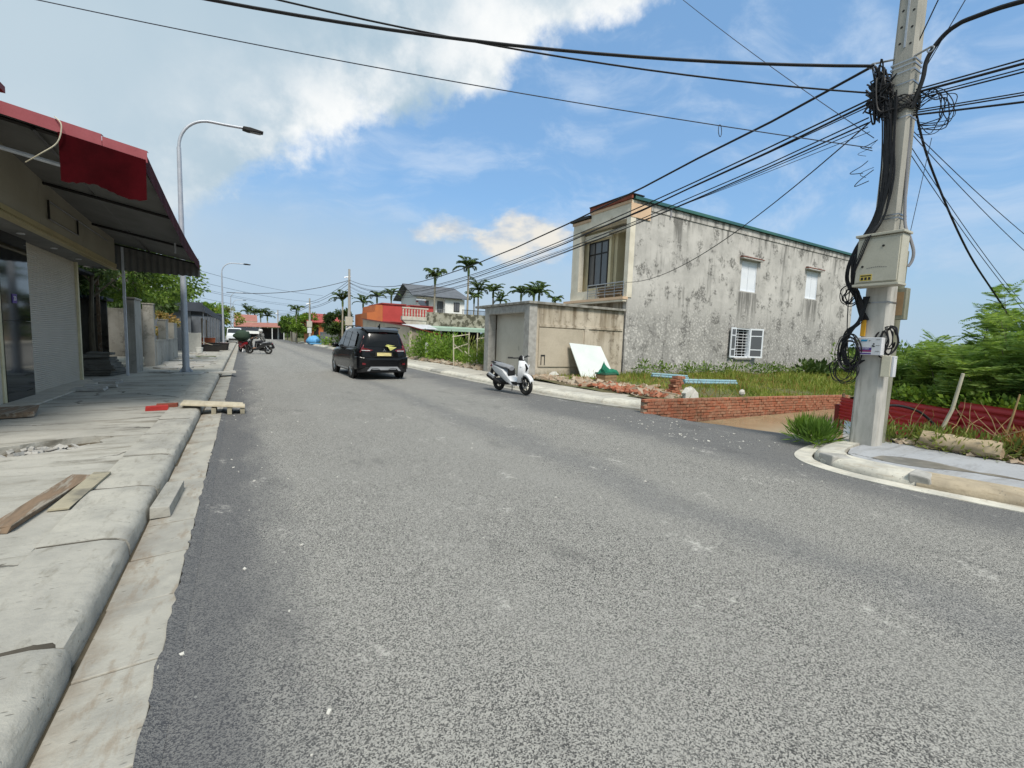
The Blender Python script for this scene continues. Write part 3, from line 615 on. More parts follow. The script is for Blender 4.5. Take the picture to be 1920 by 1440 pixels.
# ---- left pavement, with the broken hole in it
hole = []
for i in range(26):
    a = 2 * math.pi * i / 26; r = 1 + random.uniform(-0.13, 0.13)
    hole.append((-1.92 + 0.42 * r * math.cos(a) * (1.35 if math.cos(a) < 0 else 1.15), 7.02 + 0.40 * r * math.sin(a) + 0.55 * (0.42 * math.cos(a))))
pav = plate('left_pavement', [(-14, -6), (-1.125, -6), (-1.125, 100), (-14, 100)], [hole], -0.05, 0.13, 'pavement'); struct(pav)
m = MB(); m.add([(-3.0, 6.2, 0.045), (-1.2, 6.2, 0.045), (-1.2, 7.9, 0.045), (-3.0, 7.9, 0.045)], [(0, 1, 2, 3)]); struct(m.build('hole_floor', 'muck'))
m = MB()
for i in range(60):
    a = random.uniform(0, 6.28); q = math.sqrt(random.random()) * 0.34
    m.rough_box((-1.95 + q * 1.25 * math.cos(a), 6.95 + q * math.sin(a) * 0.9, 0.06 + random.uniform(0, 0.02)), (random.uniform(.03, .12), random.uniform(.03, .09), random.uniform(.015, .04)), 0.008, random.uniform(0, 3), 0.4)
tag(m.build('concrete_crumbs', 'broken_concrete'), 'crumbled grey concrete bits lying in the broken pavement hole', 'rubble', kind='stuff')
# bedding under kerb and gutter
m = MB(); m.box((-1.118, -6, -0.1), (-0.35, 100, -0.012)); struct(m.build('kerb_bed', 'muck'))
# left kerb stones, one by one
kp = [(-1.12, -0.1), (-1.12, 0.143), (-0.80, 0.139), (-0.725, 0.130), (-0.692, 0.110), (-0.678, 0.075), (-0.672, -0.02), (-0.672, -0.1)]
def chipped(prof, L, n=16):
    rs = []
    for i in range(n + 1):
        y = L * i / n; e = 0.010 if i in (0, n) else 0.0; r = []
        for q, (px_, pz) in enumerate(prof):
            j = 0.0025 if 1 < q < len(prof) - 2 else 0.0; ch = random.choice((0, 0, 0, 0, 0, .012)) if q in (3, 4) else 0.0
            if i in (0, n) and 0 < q < len(prof) - 1: ch += random.choice((.003, .006, .012))
            r.append((px_ - ch * .7 + random.uniform(-j, j), y, pz - ch * .6 - e * (0 < q < len(prof) - 1) * .5 + random.uniform(-j, j)))
        rs.append(r)
    mb = MB(); mb.rings(rs); return mb
kerbL = thing('left_kerb', None, None); struct(kerbL)
kinds = [chipped(kp, 1.172).build('kerb_stone', 'kerb', kerbL, smooth=True) for _ in range(4)]; k0 = kinds[0]
m = MB(); m.prism([(-1.115, -0.09), (-1.115, 0.131), (-0.80, 0.127), (-0.74, 0.116), (-0.714, 0.094), (-0.698, 0.06), (-0.690, -0.09)], 'y', -2.3, 53); m.build('joint_mortar', 'joint', kerbL, smooth=True)
y = 2.58 - 1.2 * 4
for i in range(46):
    o = kinds[i] if i < 4 else twin(kinds[(i * 7 + i // 4) % 4], kerbL)
    o.location = (random.uniform(-.003, .006), y, random.uniform(-.002, .004)); o.rotation_euler = (random.uniform(-.002, .003), random.uniform(-.003, .003), random.uniform(-.004, .004))
    y += 1.2
m = MB(); m.prism(kp, 'y', y, 100); m.build('kerb_run', 'kerb', kerbL, smooth=True)
gutL = thing('left_gutter', None, None); struct(gutL)
m = MB(); m.prism([(-0.650, -0.09), (-0.650, 0.006), (-0.344, 0.026), (-0.344, -0.09)], 'y', 0, 0.588)
g0 = m.build('gutter_slab', 'gutter', gutL, bevel=0.005)
m = MB(); m.prism([(-0.645, -0.08), (-0.645, -0.001), (-0.35, 0.018), (-0.35, -0.08)], 'y', -1.1, 44); m.build('joint_mortar', 'joint', gutL)
y = 2.44 - 0.6 * 6
for i in range(76):
    o = g0 if i == 0 else twin(g0, gutL)
    o.location = (random.uniform(-.006, .006), y, random.uniform(-.002, .003)); o.rotation_euler = (random.uniform(-.003, .003), random.uniform(-.006, .006), random.uniform(-.012, .012)); y += 0.6
m = MB(); m.box((-0.650, y, -0.09), (-0.344, 100, 0.018)); m.build('gutter_run', 'gutter', gutL)

# ---- right kerb up the street and the corner kerb by the pole
def kerb_path(name, path, mat, n, step, prof):
    root = thing(name, None, None); struct(root); S = spline(path, 24)
    d = [0.0]
    for a, b in zip(S, S[1:]): d.append(d[-1] + (Vector(b) - Vector(a)).length)
    def at(s):
        s = max(0, min(d[-1] - 1e-6, s))
        for i in range(len(d) - 1):
            if d[i] <= s <= d[i + 1]:
                a, b = Vector(S[i]), Vector(S[i + 1]); t = (s - d[i]) / max(1e-9, d[i + 1] - d[i]); return a.lerp(b, t), (b - a).normalized()
    s = 0.0; c = 0
    while s < d[-1] - 0.1 and c < n:
        L = min(step, d[-1] - s) - 0.015; rs = []
        for q in range(5):
            p, t = at(s + L * q / 4); nn = Vector((t.y, -t.x, 0))          # to the right of travel
            jit = random.uniform(-.004, .004) if q in (0, 4) else 0
            rs.append([tuple(p + nn * u + Vector((0, 0, w + jit))) for u, w in prof])
        mb = MB(); mb.rings(rs); mb.build('kerb_stone', mat if isinstance(mat, str) else mat[c % len(mat)], root, smooth=True)
        s += step; c += 1
    return root, at, d[-1]
pr = [(0.0, -0.1), (0.0, 0.05), (0.03, 0.095), (0.09, 0.125), (0.40, 0.14), (0.40, -0.1)]
kerb_path('right_kerb', [(8.35, 7.62, 0), (7.95, 8.5, 0), (7.66, 9.6, 0), (7.48, 11, 0), (7.36, 14, 0), (7.27, 22, 0), (7.55, 36, 0), (8.1, 50, 0), (8.35, 90, 0)], ['kerb_painted'] * 4 + ['kerb'], 60, 1.2, pr)
pg = [(-0.245, -0.05), (-0.245, 0.010), (-0.006, 0.016), (-0.006, -0.05)]
def strip(name, path, prof, mat):
    S = spline(path, 14); rs = []
    for i, p in enumerate(S):
        t = (Vector(S[min(i + 1, len(S) - 1)]) - Vector(S[max(i - 1, 0)])).normalized(); nn = Vector((t.y, -t.x, 0))
        rs.append([tuple(Vector(p) + nn * u + Vector((0, 0, w))) for u, w in prof])
    mb = MB(); mb.rings(rs); return struct(mb.build(name, mat, smooth=True))
strip('right_gutter', [(8.35, 7.62, 0), (7.95, 8.5, 0), (7.66, 9.6, 0), (7.48, 11, 0), (7.36, 14, 0), (7.27, 22, 0), (7.55, 36, 0), (8.1, 50, 0), (8.35, 90, 0)], pg, 'gutter')
# right pavement behind that kerb
def rp(name, pts, mat, z=0.125):
    m = MB(); n = len(pts); m.add([(x, y, z) for x, y in pts] + [(x, y, -0.1) for x, y in pts], [tuple(range(n))] + [(i, (i + 1) % n, n + (i + 1) % n, n + i) for i in range(n)]); return struct(m.build(name, mat))
rp('right_pavement', [(8.72, 7.75), (9.3, 7.9), (9.35, 14), (9.35, 17.9), (9.45, 30), (9.6, 50), (9.7, 90), (8.74, 90), (8.48, 50), (7.94, 36), (7.66, 22), (7.755, 14), (7.87, 11), (8.05, 9.6), (8.33, 8.5)], 'pavement_pale')
cpath = [(7.35, -8.0, 0), (7.25, -1.0, 0), (6.98, 0.4, 0), (6.80, 1.1, 0), (6.64, 1.8, 0), (6.56, 2.45, 0), (6.68, 2.95, 0), (7.0, 3.25, 0), (7.6, 3.42, 0), (8.25, 3.5, 0)]
pr2 = [(0.0, -0.1), (0.0, 0.05), (0.03, 0.09), (0.08, 0.118), (0.34, 0.135), (0.34, -0.1)]
kerb_path('corner_kerb', cpath, ['kerb', 'kerb', 'kerb', 'kerb', 'kerb', 'kerb', 'kerb', 'kerb_tan', 'kerb_tan', 'kerb_painted', 'kerb_painted', 'kerb_painted'], 40, 1.12, pr2)
pg2 = [(-0.24, -0.05), (-0.24, 0.009), (-0.025, 0.014), (-0.025, -0.05)]
strip('corner_gutter', cpath, pg2, 'kerb_painted')
strip('corner_kerb_bed', cpath, [(-0.2, -0.08), (-0.2, -0.01), (0.2, -0.01), (0.2, -0.08)], 'muck')
for _i, (_x, _y, _r) in enumerate(((6.78, 1.98, 1.75), (6.85, 2.88, 0.95))):
    m = MB(); m.rough_box((_x, _y, 0.065), (0.34, 0.20 if _i == 0 else 0.30, 0.15), 0.02, _r - 1.57); struct(m.build('cement_patch', 'broken_concrete', bevel=0.02))
rp('corner_pavement', [(7.70, -8), (7.60, -1.0), (7.33, 0.45), (7.15, 1.15), (6.99, 1.8), (6.91, 2.40), (6.98, 2.72), (7.2, 2.92), (7.62, 3.06), (8.3, 3.12), (8.75, 3.1), (8.9, 2.4), (8.75, 1.2), (8.9, 0.2), (9.2, -1), (9.3, -8)], 'pavement_wet', 0.118)
# shallow wet puddle lying on the corner pavement
m = MB(); P = [(7.50 + 0.10 * math.sin(q * 2.0) + (0.19 + 0.06 * math.sin(5 * q) + U(-.02, .02)) * math.cos(q) - 0.18 * math.sin(q), 2.0 + (0.72 + 0.08 * math.sin(3 * q)) * math.sin(q)) for q in [2 * math.pi * i / 40 for i in range(40)]]
m.add([(x, y, 0.1225) for x, y in P], [tuple(range(len(P)))]); struct(m.build('pavement_puddle', 'wet_patch'))
# dirt margin between right pavement and plots
struct(bank('dirt_margin', 8.9, 12.5, 14.2, 60, lambda x, y: 0.08 + 0.05 * math.sin(2 * x + y) , 'soil', 0.8))

# ================================================================== left side: shop, canopy, yard
shop = thing('shop_building', 'beige shop with closed roller shutter, black marble pillar and gold-edged sign band', 'shop', (-3.5, 12, 0.13))
def P_(o): return o.location
def child(mb, name, mat, root, smooth=False, bevel=0.0):
    o = mb.build(name, mat, root, smooth, bevel); o.matrix_parent_inverse = Matrix.Translation(root.location).inverted() if root.rotation_euler.z == 0 else (Matrix.Translation(root.location) @ Matrix.Rotation(root.rotation_euler.z, 4, 'Z')).inverted(); return o
m = MB(); m.box((-10, 6.0, 0.0), (-3.62, 15.30, 4.6)); child(m, 'wall', 'wall_beige', shop)
m = MB(); n = 74
for i in range(n):                                   # roller shutter: rows of rounded slats
    z = 0.17 + i * 0.04
    m.prism([(-3.60, z), (-3.512, z + 0.003), (-3.508, z + 0.02), (-3.512, z + 0.037), (-3.60, z + 0.0395)], 'y', 12.08, 15.16)
m.box((-3.60, 12.08, 0.135), (-3.50, 15.16, 0.168)); child(m, 'roller_shutter', 'roller', shop, True)
m = MB(); m.box((-3.62, 15.165, 0.13), (-3.46, 15.27, 3.1)); child(m, 'trim_post', 'trim_cream', shop)
m = MB(); m.box((-3.615, 10.9, 0.13), (-3.44, 12.07, 1.55)); m.box((-3.615, 10.9, 1.556), (-3.44, 12.07, 3.05)); child(m, 'marble_pillar', 'black_marble', shop)
m = MB(); m.box((-3.615, 10.80, 0.13), (-3.45, 10.895, 3.05)); child(m, 'trim_post', 'trim_cream', shop)
m = MB(); m.box((-3.615, 7.0, 0.13), (-3.47, 10.795, 3.05)); child(m, 'roller_shutter', 'roller', shop)
# house-number plate seen mirrored in the pillar: its reflection modelled as a solid plate
m = MB(); m.box((-3.4395, 11.30, 1.86), (-3.43, 11.48, 2.02)); pl = child(m, 'number_plate', 'sign_purple', shop)
t = text_mesh('number', '20', 0.11, 'sign_white', shop, Matrix.Translation((-3.428, 11.39, 1.94)) @ Matrix.Rotation(R(90), 4, 'Z') @ Matrix.Rotation(R(90), 4, 'X')); t.matrix_parent_inverse = Matrix.Translation(shop.location).inverted()
# projecting sign band in panels with gold lower edge
for i, (a, b) in enumerate(((5.9, 8.3), (8.306, 10.7), (10.706, 13.1), (13.106, 15.85))):
    m = MB(); m.box((-2.92, a, 3.16), (-2.86, b, 4.3)); child(m, 'sign_panel', 'sign_band', shop)
m = MB(); m.box((-2.93, 5.9, 3.075), (-2.835, 15.88, 3.155)); m.box((-2.93, 5.9, 3.0), (-2.815, 15.90, 3.03)); m.box((-2.93, 5.9, 3.034), (-2.85, 15.88, 3.071)); child(m, 'gold_edge', 'gold_trim', shop)
m = MB(); m.box((-3.618, 5.9, 3.052), (-2.935, 15.86, 3.09)); child(m, 'soffit', 'soffit', shop)
m = MB(); m.box((-3.6, 15.80, 3.16), (-2.925, 15.85, 4.2)); child(m, 'band_end', 'sign_band', shop)
for y in (9.6, 11.2, 12.8, 14.4):
    m = MB(); m.cyl((-3.25, y, 3.036), 0.055, 0.014, 14); child(m, 'spotlight', 'box_white', shop)
m = MB()                                              # steel outline frame of the sign, on the band
for a, b in (((-2.83, 11.0, 3.62), (-2.83, 15.0, 3.62)), ((-2.83, 11.0, 3.32), (-2.83, 12.6, 3.32)), ((-2.83, 11.0, 3.32), (-2.83, 11.0, 3.62)), ((-2.83, 12.6, 3.32), (-2.83, 12.6, 3.62))):
    m.tube([a, b], 0.016, 4)
child(m, 'sign_frame', 'frame_dark', shop)
m = MB(); m.box((-3.60, 8.0, 0.131), (-3.02, 15.5, 0.165)); st = m.build('shop_threshold', 'pavement_pale', bevel=0.01); struct(st)

# the red sheet canopy in front of the shop
can = thing('canopy', 'red sheet-metal canopy with pink fascia and striped far valance above the shop front', 'canopy', (-2.87, 16.84, 0.13))
XE, YN, YF = -1.095, 8.03, 16.84
def roofz(x, y):
    t = (y - YN) / (YF - YN); e = 3.80 + (3.50 - 3.80) * t - 0.10 * math.sin(math.pi * t)
    return e + (XE - x) * 0.17
nu, nv = 132, 6; vs = []                              # ribbed roof skin: ribs run down the slope
for j in range(nv + 1):
    for i in range(nu + 1):
        y = YN + (YF - YN) * i / nu; x = XE + (-3.75 - XE) * j / nv
        w = 0.5 * (1 + max(-0.7, min(0.7, math.sin(2 * math.pi * 44 * i / nu))) / 0.7)
        vs.append((x, y, roofz(x, y) + 0.014 + 0.028 * w))
m = MB(); m.add(vs, [(j * (nu + 1) + i, j * (nu + 1) + i + 1, (j + 1) * (nu + 1) + i + 1, (j + 1) * (nu + 1) + i) for j in range(nv) for i in range(nu)])
child(m, 'roof_sheet', 'red_sheet', can)
m = MB(); g = [[(XE - 0.03 + (-3.75 - XE) * j / 4, YN + 0.03 + (YF - YN - 0.06) * i / 10) for j in range(5)] for i in range(11)]
m.add([(x, y, roofz(x, y)) for r in g for x, y in r], [(i * 5 + j, i * 5 + j + 1, (i + 1) * 5 + j + 1, (i + 1) * 5 + j) for i in range(10) for j in range(4)])
child(m, 'ceiling_sheet', 'sheet_under', can)
# fascia sheets on the near end, lapped, and along the eave
for a, b, dz in ((-3.75, -2.52, 0.0), (-2.53, -1.52, 0.012), (-1.515, -1.06, -0.012)):
    m = MB(); za, zb = roofz(a, YN), roofz(b, YN)
    m.add([(a, YN - 0.03, za - 0.06 + dz), (b, YN - 0.03, zb - 0.07 + dz), (b, YN - 0.035, zb + 0.085 + dz), (a, YN - 0.035, za + 0.085 + dz),
           (a, YN + 0.10, za + 0.10 + dz), (b, YN + 0.10, zb + 0.10 + dz)], [(0, 1, 2, 3), (3, 2, 5, 4)])
    child(m, 'fascia_sheet', 'red_fascia', can)
ys = [YN + (YF - YN) * i / 24 for i in range(25)]
for s0, s1 in ((0, 10), (10, 17), (17, 24)):
    m = MB(); vs = []
    for i in range(s0, s1 + 1):
        y = ys[i]; z = roofz(XE, y); lo = 0.20 + (0.025 if i % 2 else 0.0) + (0.06 if s0 == 10 else 0)
        vs += [(XE + 0.012, y, z + 0.055), (XE + 0.014 + 0.01 * (i % 2), y, z - lo)]
    m.add(vs, [(2 * i, 2 * i + 1, 2 * i + 3, 2 * i + 2) for i in range(s1 - s0)]); child(m, 'eave_sheet', 'maroon_sheet', can)
# torn red cloth hanging at the near corner
m = MB(); n = 22; vs = []
for i in range(n + 1):
    t = i / n; x = -1.93 + (XE + 1.95) * t
    lo = 0.55 + 0.03 * math.sin(9 * t + 1) + 0.012 * random.uniform(-1, 1)
    for q in range(5): vs.append((x, YN - 0.045 + 0.03 * math.sin(9 * t + 0.6 * q) * q / 4, roofz(x, YN) - 0.05 - lo * q / 4))
m.add(vs, [(i * 5 + q, i * 5 + q + 1, (i + 1) * 5 + q + 1, (i + 1) * 5 + q) for i in range(n) for q in range(4)])
c = child(m, 'torn_cloth', 'red_cloth', can, True); c['label'] = 'torn dark red cloth hanging from the near corner'
# corrugated valance closing the far end, plus frame
m = MB(); nu = 96; vs = []
for i in range(nu + 1):
    x = -3.7 + (XE + 3.72) * i / nu; w = 0.020 * max(-0.7, min(0.7, math.sin(2 * math.pi * 17 * i / nu)))
    z1 = roofz(x, YF) - 0.02; vs += [(x, YF - 0.02 + w, 3.10 + 0.012 * math.sin(i)), (x, YF - 0.02 + w, z1)]
m.add(vs, [(2 * i, 2 * i + 1, 2 * i + 3, 2 * i + 2) for i in range(nu)]); child(m, 'valance', 'sheet_under', can)
m = MB()
for y in (YN + 0.15, 10.9, 13.8, YF - 0.1): m.tube([(XE - 0.03, y, roofz(XE, y) - 0.035), (-3.6, y, roofz(-3.6, y) - 0.035)], 0.025, 4)
for x in (XE - 0.04, -2.2): m.tube([(x, YN + 0.1, roofz(x, YN) - 0.08), (x, YF - 0.05, roofz(x, YF) - 0.08)], 0.022, 4)
child(m, 'steel_frame', 'frame_dark', can)
m = MB(); m.tube([(XE - 0.05, YN + 0.35, roofz(XE, YN) - 0.36), (-3.0, YN + 0.5, roofz(-3.0, YN) - 0.33)], 0.028, 6); child(m, 'cross_bar', 'white_post', can)
m = MB(); m.box((-2.90, 16.81, 0.13), (-2.84, 16.87, roofz(-2.87, YF) - 0.02)); child(m, 'post', 'white_post', can)
m = MB(); m.tube([(XE - 0.25, 13.6, roofz(XE - .25, 13.6) - 0.02), (XE - 0.25, 13.6, roofz(XE - .25, 13.6) - 0.26)], 0.02, 5); child(m, 'hanger', 'white_post', can)
m = MB(); m.box((-6.4, 6.3, 4.42), (-2.55, 8.6, 4.50)); m.box((-6.4, 6.28, 4.30), (-2.52, 6.34, 4.56)); child(m, 'upper_roof', 'dark_red', can)
m = MB(); m.tube(spline([(-1.95, YN - 0.05, 4.06), (-1.88, YN - 0.10, 3.96), (-1.93, YN - 0.08, 3.75), (-2.1, YN - 0.02, 3.6), (-2.3, YN + 0.2, 3.52)], 5), 0.007, 5)
tag(m.build('loose_cord', 'bamboo'), 'thin pale cord dangling over the pink fascia of the canopy', 'cord')

# yard wall, gate posts and low wall beyond the canopy
def walls(name, label, boxes, mat, cat='wall', bevel=0.01):
    r = thing(name, label, cat, ((boxes[0][0][0] + boxes[0][1][0]) / 2, (boxes[0][0][1] + boxes[0][1][1]) / 2, 0.13))
    for i, b in enumerate(boxes):
        m = MB(); m.box(b[0], b[1]); child(m, b[2] if len(b) > 2 else 'wall', b[3] if len(b) > 3 else mat, r, bevel=bevel)
    return r
walls('gate_pillar', 'grey concrete gate pillar just beyond the white canopy post', [((-3.05, 17.75, 0.1), (-2.80, 18.75, 2.36), 'pillar'), ((-3.08, 17.72, 2.363), (-2.77, 18.78, 2.42), 'cap')], 'old_concrete', 'pillar')
walls('gate_panel', 'stained grey gate panel between two concrete gate pillars', [((-3.25, 18.95, 0.12), (-3.12, 20.95, 2.27), 'panel')], 'old_concrete', 'gate')
walls('gate_pillar', 'slim grey pillar ending the stained gate panel beside the low wall', [((-3.10, 21.0, 0.1), (-2.78, 21.25, 2.36), 'pillar'), ((-3.12, 20.98, 2.363), (-2.76, 21.27, 2.41), 'cap')], 'old_concrete', 'pillar')
walls('low_wall', 'low grey rendered wall topped by two stub pillars behind the street lamp', [((-3.0, 21.28, 0.1), (-2.76, 27.6, 1.02), 'wall'), ((-3.02, 21.28, 1.023), (-2.74, 27.62, 1.07), 'coping'),
      ((-3.0, 23.6, 1.072), (-2.74, 24.3, 1.85), 'stub_pillar'), ((-3.02, 23.58, 1.853), (-2.72, 24.32, 1.9), 'cap'), ((-3.0, 26.2, 1.072), (-2.74, 27.4, 1.8), 'stub_pillar')], 'old_concrete')
walls('yard_backdrop_wall', 'added dark weathered backdrop wall at the back of the shaded yard', [((-9.5, 15.4, 0.1), (-9.3, 30, 3.0), 'wall'), ((-9.3, 28.0, 0.1), (-3.9, 28.2, 2.4), 'wall')], 'yard_wall')  # dark walls added as a backdrop to keep the yard dark
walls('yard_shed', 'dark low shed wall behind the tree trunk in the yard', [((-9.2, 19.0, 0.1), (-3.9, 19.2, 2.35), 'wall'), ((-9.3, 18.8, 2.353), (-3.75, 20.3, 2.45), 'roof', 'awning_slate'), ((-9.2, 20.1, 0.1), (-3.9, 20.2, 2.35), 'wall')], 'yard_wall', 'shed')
r = thing('yard_shade_roof', 'added dark lean-to roof shading the yard entrance beside the shop', 'shade_roof', (-6, 17, 0.13))  # roof, panel and posts added to darken the yard entrance
m = MB(); m.slab([(-9.2, 15.35, 3.35), (-3.75, 15.35, 3.0), (-3.75, 18.75, 3.0), (-9.2, 18.75, 3.35)], .06); child(m, 'roof', 'awning_slate', r)
m = MB(); m.box((-5.6, 16.2, 0.1), (-5.5, 18.7, 3.0)); child(m, 'shade_panel', 'dark_void', r)  # near-black panel in place of the deep shade inside
for y in (15.6, 18.6):
    m = MB(); m.box((-3.85, y, .1), (-3.77, y + .08, 3.0)); child(m, 'post', 'plank_brown', r)
# pile of old slabs inside the dark yard
r = thing('slab_pile', 'pile of grey slabs stacked in the dark yard entrance', 'rubble pile', (-3.5, 17.3, 0.13))
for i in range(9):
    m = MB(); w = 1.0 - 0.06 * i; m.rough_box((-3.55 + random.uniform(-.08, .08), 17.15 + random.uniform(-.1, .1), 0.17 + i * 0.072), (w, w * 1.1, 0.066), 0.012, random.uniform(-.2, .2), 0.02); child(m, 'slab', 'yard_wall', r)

# ---- street lamps down the left side
def street_lamp(loc, label):
    r = thing('street_lamp', label, 'street lamp', loc, 0, 'street lamps along the left pavement')
    m = MB(); m.tube([(0, 0, 0.03), (0, 0, 1.2), (0, 0, 6.85)], [0.095, 0.09, 0.056], 14); arc = [(0, 0, 6.83)]
    for i in range(1, 11):
        a = math.pi / 2 * i / 10; arc.append((0.85 - 0.85 * math.cos(a), 0, 6.85 + 0.95 * math.sin(a)))
    arc += [(1.2, 0, 7.81), (1.72, 0, 7.84)]
    m.build('pole', 'galvanised', r, True)
    m = MB(); m.tube(arc, 0.042, 10); m.build('arm', 'galvanised', r, True)
    m = MB(); m.prism([(1.66, 7.785), (1.82, 7.76), (2.24, 7.795), (2.26, 7.84), (1.9, 7.88), (1.70, 7.87)], 'y', -0.11, 0.11); h = m.build('lamp_head', 'trim_black', r, bevel=0.012)
    m = MB(); m.box((1.88, -0.08, 7.762), (2.18, 0.08, 7.775)); m.build('lens', 'glass_grey', h)
    m = MB(); m.box((-0.19, -0.19, 0.0), (0.19, 0.19, 0.022)); m.build('base_plate', 'galvanised', r, bevel=0.004)
    for a in (45, 135, 225, 315):
        m = MB(); m.cyl((0.2 * math.cos(R(a)), 0.2 * math.sin(R(a)), 0), 0.016, 0.11, 8); m.build('anchor_bolt', 'galvanised', r)
    for a in (0, 90, 180, 270):
        m = MB(); c, n = math.cos(R(a)), math.sin(R(a)); m.add([(0.09 * c, 0.09 * n, 0.022), (0.18 * c, 0.18 * n, 0.022), (0.09 * c, 0.09 * n, 0.22)], [(0, 1, 2)]); m.build('gusset', 'galvanised', r)
    return r
l1 = street_lamp((-1.56, 17.55, 0.13), 'nearest and tallest curved grey street lamp beside the red canopy')
for y, s, lb in ((43.2, 'second curved street lamp along the left pavement past the slate awning', 0), (75, 'third curved street lamp along the left pavement near the white van', 0), (92, 'farthest small street lamp at the end of the left pavement', 0)):
    c = copy_tree(l1, s); c.location = (-1.36 if y > 50 else -1.34, y, 0.12)
    c.scale = (0.89, 0.89, 0.87)

# ---- house with the slate-coloured awning
r = thing('awning_house', 'low house with slate-grey awning and thin posts along the left pavement', 'house', (-3, 46, 0.12))
m = MB(); m.box((-9, 36.5, 0.1), (-5.2, 66, 3.3)); child(m, 'wall', 'hall_dark', r)
m = MB(); m.add([(-6, 36.2, 3.35), (-2.15, 36.2, 3.05), (-2.15, 64, 3.05), (-6, 64, 3.35), (-6, 36.2, 3.43), (-2.15, 36.2, 3.13), (-2.15, 64, 3.13), (-6, 64, 3.43)], [(0, 1, 2, 3), (4, 5, 6, 7), (0, 1, 5, 4), (1, 2, 6, 5), (2, 3, 7, 6), (3, 0, 4, 7)]); child(m, 'awning', 'awning_slate', r)
m = MB(); m.box((-2.2, 36.15, 2.68), (-2.12, 64.05, 3.045)); m.box((-6, 36.10, 2.72), (-2.21, 36.19, 3.3)); child(m, 'awning_skirt', 'awning_slate', r)
for y in (37.5, 42, 46, 50, 56, 62):
    m = MB(); m.tube([(-2.3, y, 0.12), (-2.3, y, 3.04)], 0.028, 6); child(m, 'post', 'white_post', r)
for y0, y1, x in ((51, 53, -3.2), (57.2, 59.5, -3.2)):
    m = MB(); m.box((x - .1, y0, 0.12), (x, y1, 2.6)); child(m, 'door_leaf', 'wall_beige', r)
m = MB(); m.box((-5.2, 36.4, 0.1), (-2.9, 36.52, 2.7)); child(m, 'side_wall', 'wall_grey_blue', r)
m = MB(); m.box((-5.4, 36.9, 3.45), (-3.2, 39.5, 4.15)); child(m, 'water_tank_box', 'broken_concrete', r, bevel=0.03)
m = MB(); m.rough_box((-2.65, 35.2, 0.72), (0.7, 0.35, 1.2), 0.05); tag(m.build('block_stack', 'stone_white', bevel=.02), 'whitish stack of blocks just behind the nearest lamp post', 'blocks')
walls('far_left_block', 'grey flat-roofed block past the slate awning house', [((-9, 66.5, 0.1), (-2.4, 84, 3.4), 'wall', 'wall_grey_blue'), ((-9.2, 66.3, 3.403), (-2.2, 84.2, 3.6), 'roof', 'awning_slate')], 'wall_white', 'house')
# baskets, bucket and crates on that pavement
def tub(name, label, cat, loc, d, mat, rim, rot=0.0):
    r = thing(name, label, cat, loc, rot); a, b, h = d; m = MB()
    for s in (0, 1):
        pass
    o = [(-a, -b), (a, -b), (a, b), (-a, b)]; q = 0.86
    vs = [(x * q, y * q, 0) for x, y in o] + [(x, y, h) for x, y in o] + [(x * 0.92, y * 0.92, h) for x, y in o] + [(x * q * 0.92, y * q * 0.92, 0.03) for x, y in o]
    fs = [(3, 2, 1, 0), (12, 13, 14, 15)] + [(i, (i + 1) % 4, 4 + (i + 1) % 4, 4 + i) for i in range(4)] + [(4 + i, 4 + (i + 1) % 4, 8 + (i + 1) % 4, 8 + i) for i in range(4)] + [(8 + i, 8 + (i + 1) % 4, 12 + (i + 1) % 4, 12 + i) for i in range(4)]
    m.add(vs, fs); m.build('body', mat, r, bevel=0.01)
    m = MB()
    for i in range(4):
        p, w = o[i], o[(i + 1) % 4]; m.tube([(p[0] * 1.02, p[1] * 1.02, h), (w[0] * 1.02, w[1] * 1.02, h)], 0.022, 5)
    m.build('rim', rim, r); return r
tub('mortar_tub', 'wide black mortar tub standing on the left pavement', 'tub', (-2.05, 36.2, 0.13), (0.75, 0.42, 0.42), 'basket', 'trim_black', 0.15)
tub('mortar_tub', 'black mortar tub farther back, next to the kerb', 'tub', (-1.5, 38.6, 0.13), (0.6, 0.5, 0.5), 'basket', 'trim_black', -0.1)
tub('crate', 'red crate beside the black tubs on the left pavement', 'crate', (-1.35, 41.2, 0.13), (0.4, 0.5, 0.45), 'moto_red', 'moto_red', 0.1)
tub('crate', 'orange crate behind the black mortar tubs', 'crate', (-2.4, 41.8, 0.13), (0.5, 0.4, 0.8), 'crate_orange', 'crate_orange', 0.3)
r = thing('bucket', 'pale plastic bucket standing on the left pavement before the tubs', 'bucket', (-2.2, 32.2, 0.13)); m = MB(); m.cyl((0, 0, 0), 0.15, 0.36, 16, r2=0.19); m.build('body', 'bucket', r, True); m = MB(); m.torus((0, 0, 0.36), 0.19, 0.014, 20, 6, 'z'); m.build('rim', 'bucket', r, True)
r = thing('plank', 'pale plank leaning across the black mortar tub', 'plank', (-2.0, 36.1, 0.55)); m = MB(); m.slab([(-0.6, -0.1, 0.25), (0.5, -0.1, -0.08), (0.5, 0.08, -0.08), (-0.6, 0.08, 0.25)], 0.03); m.build('board', 'plank', r)
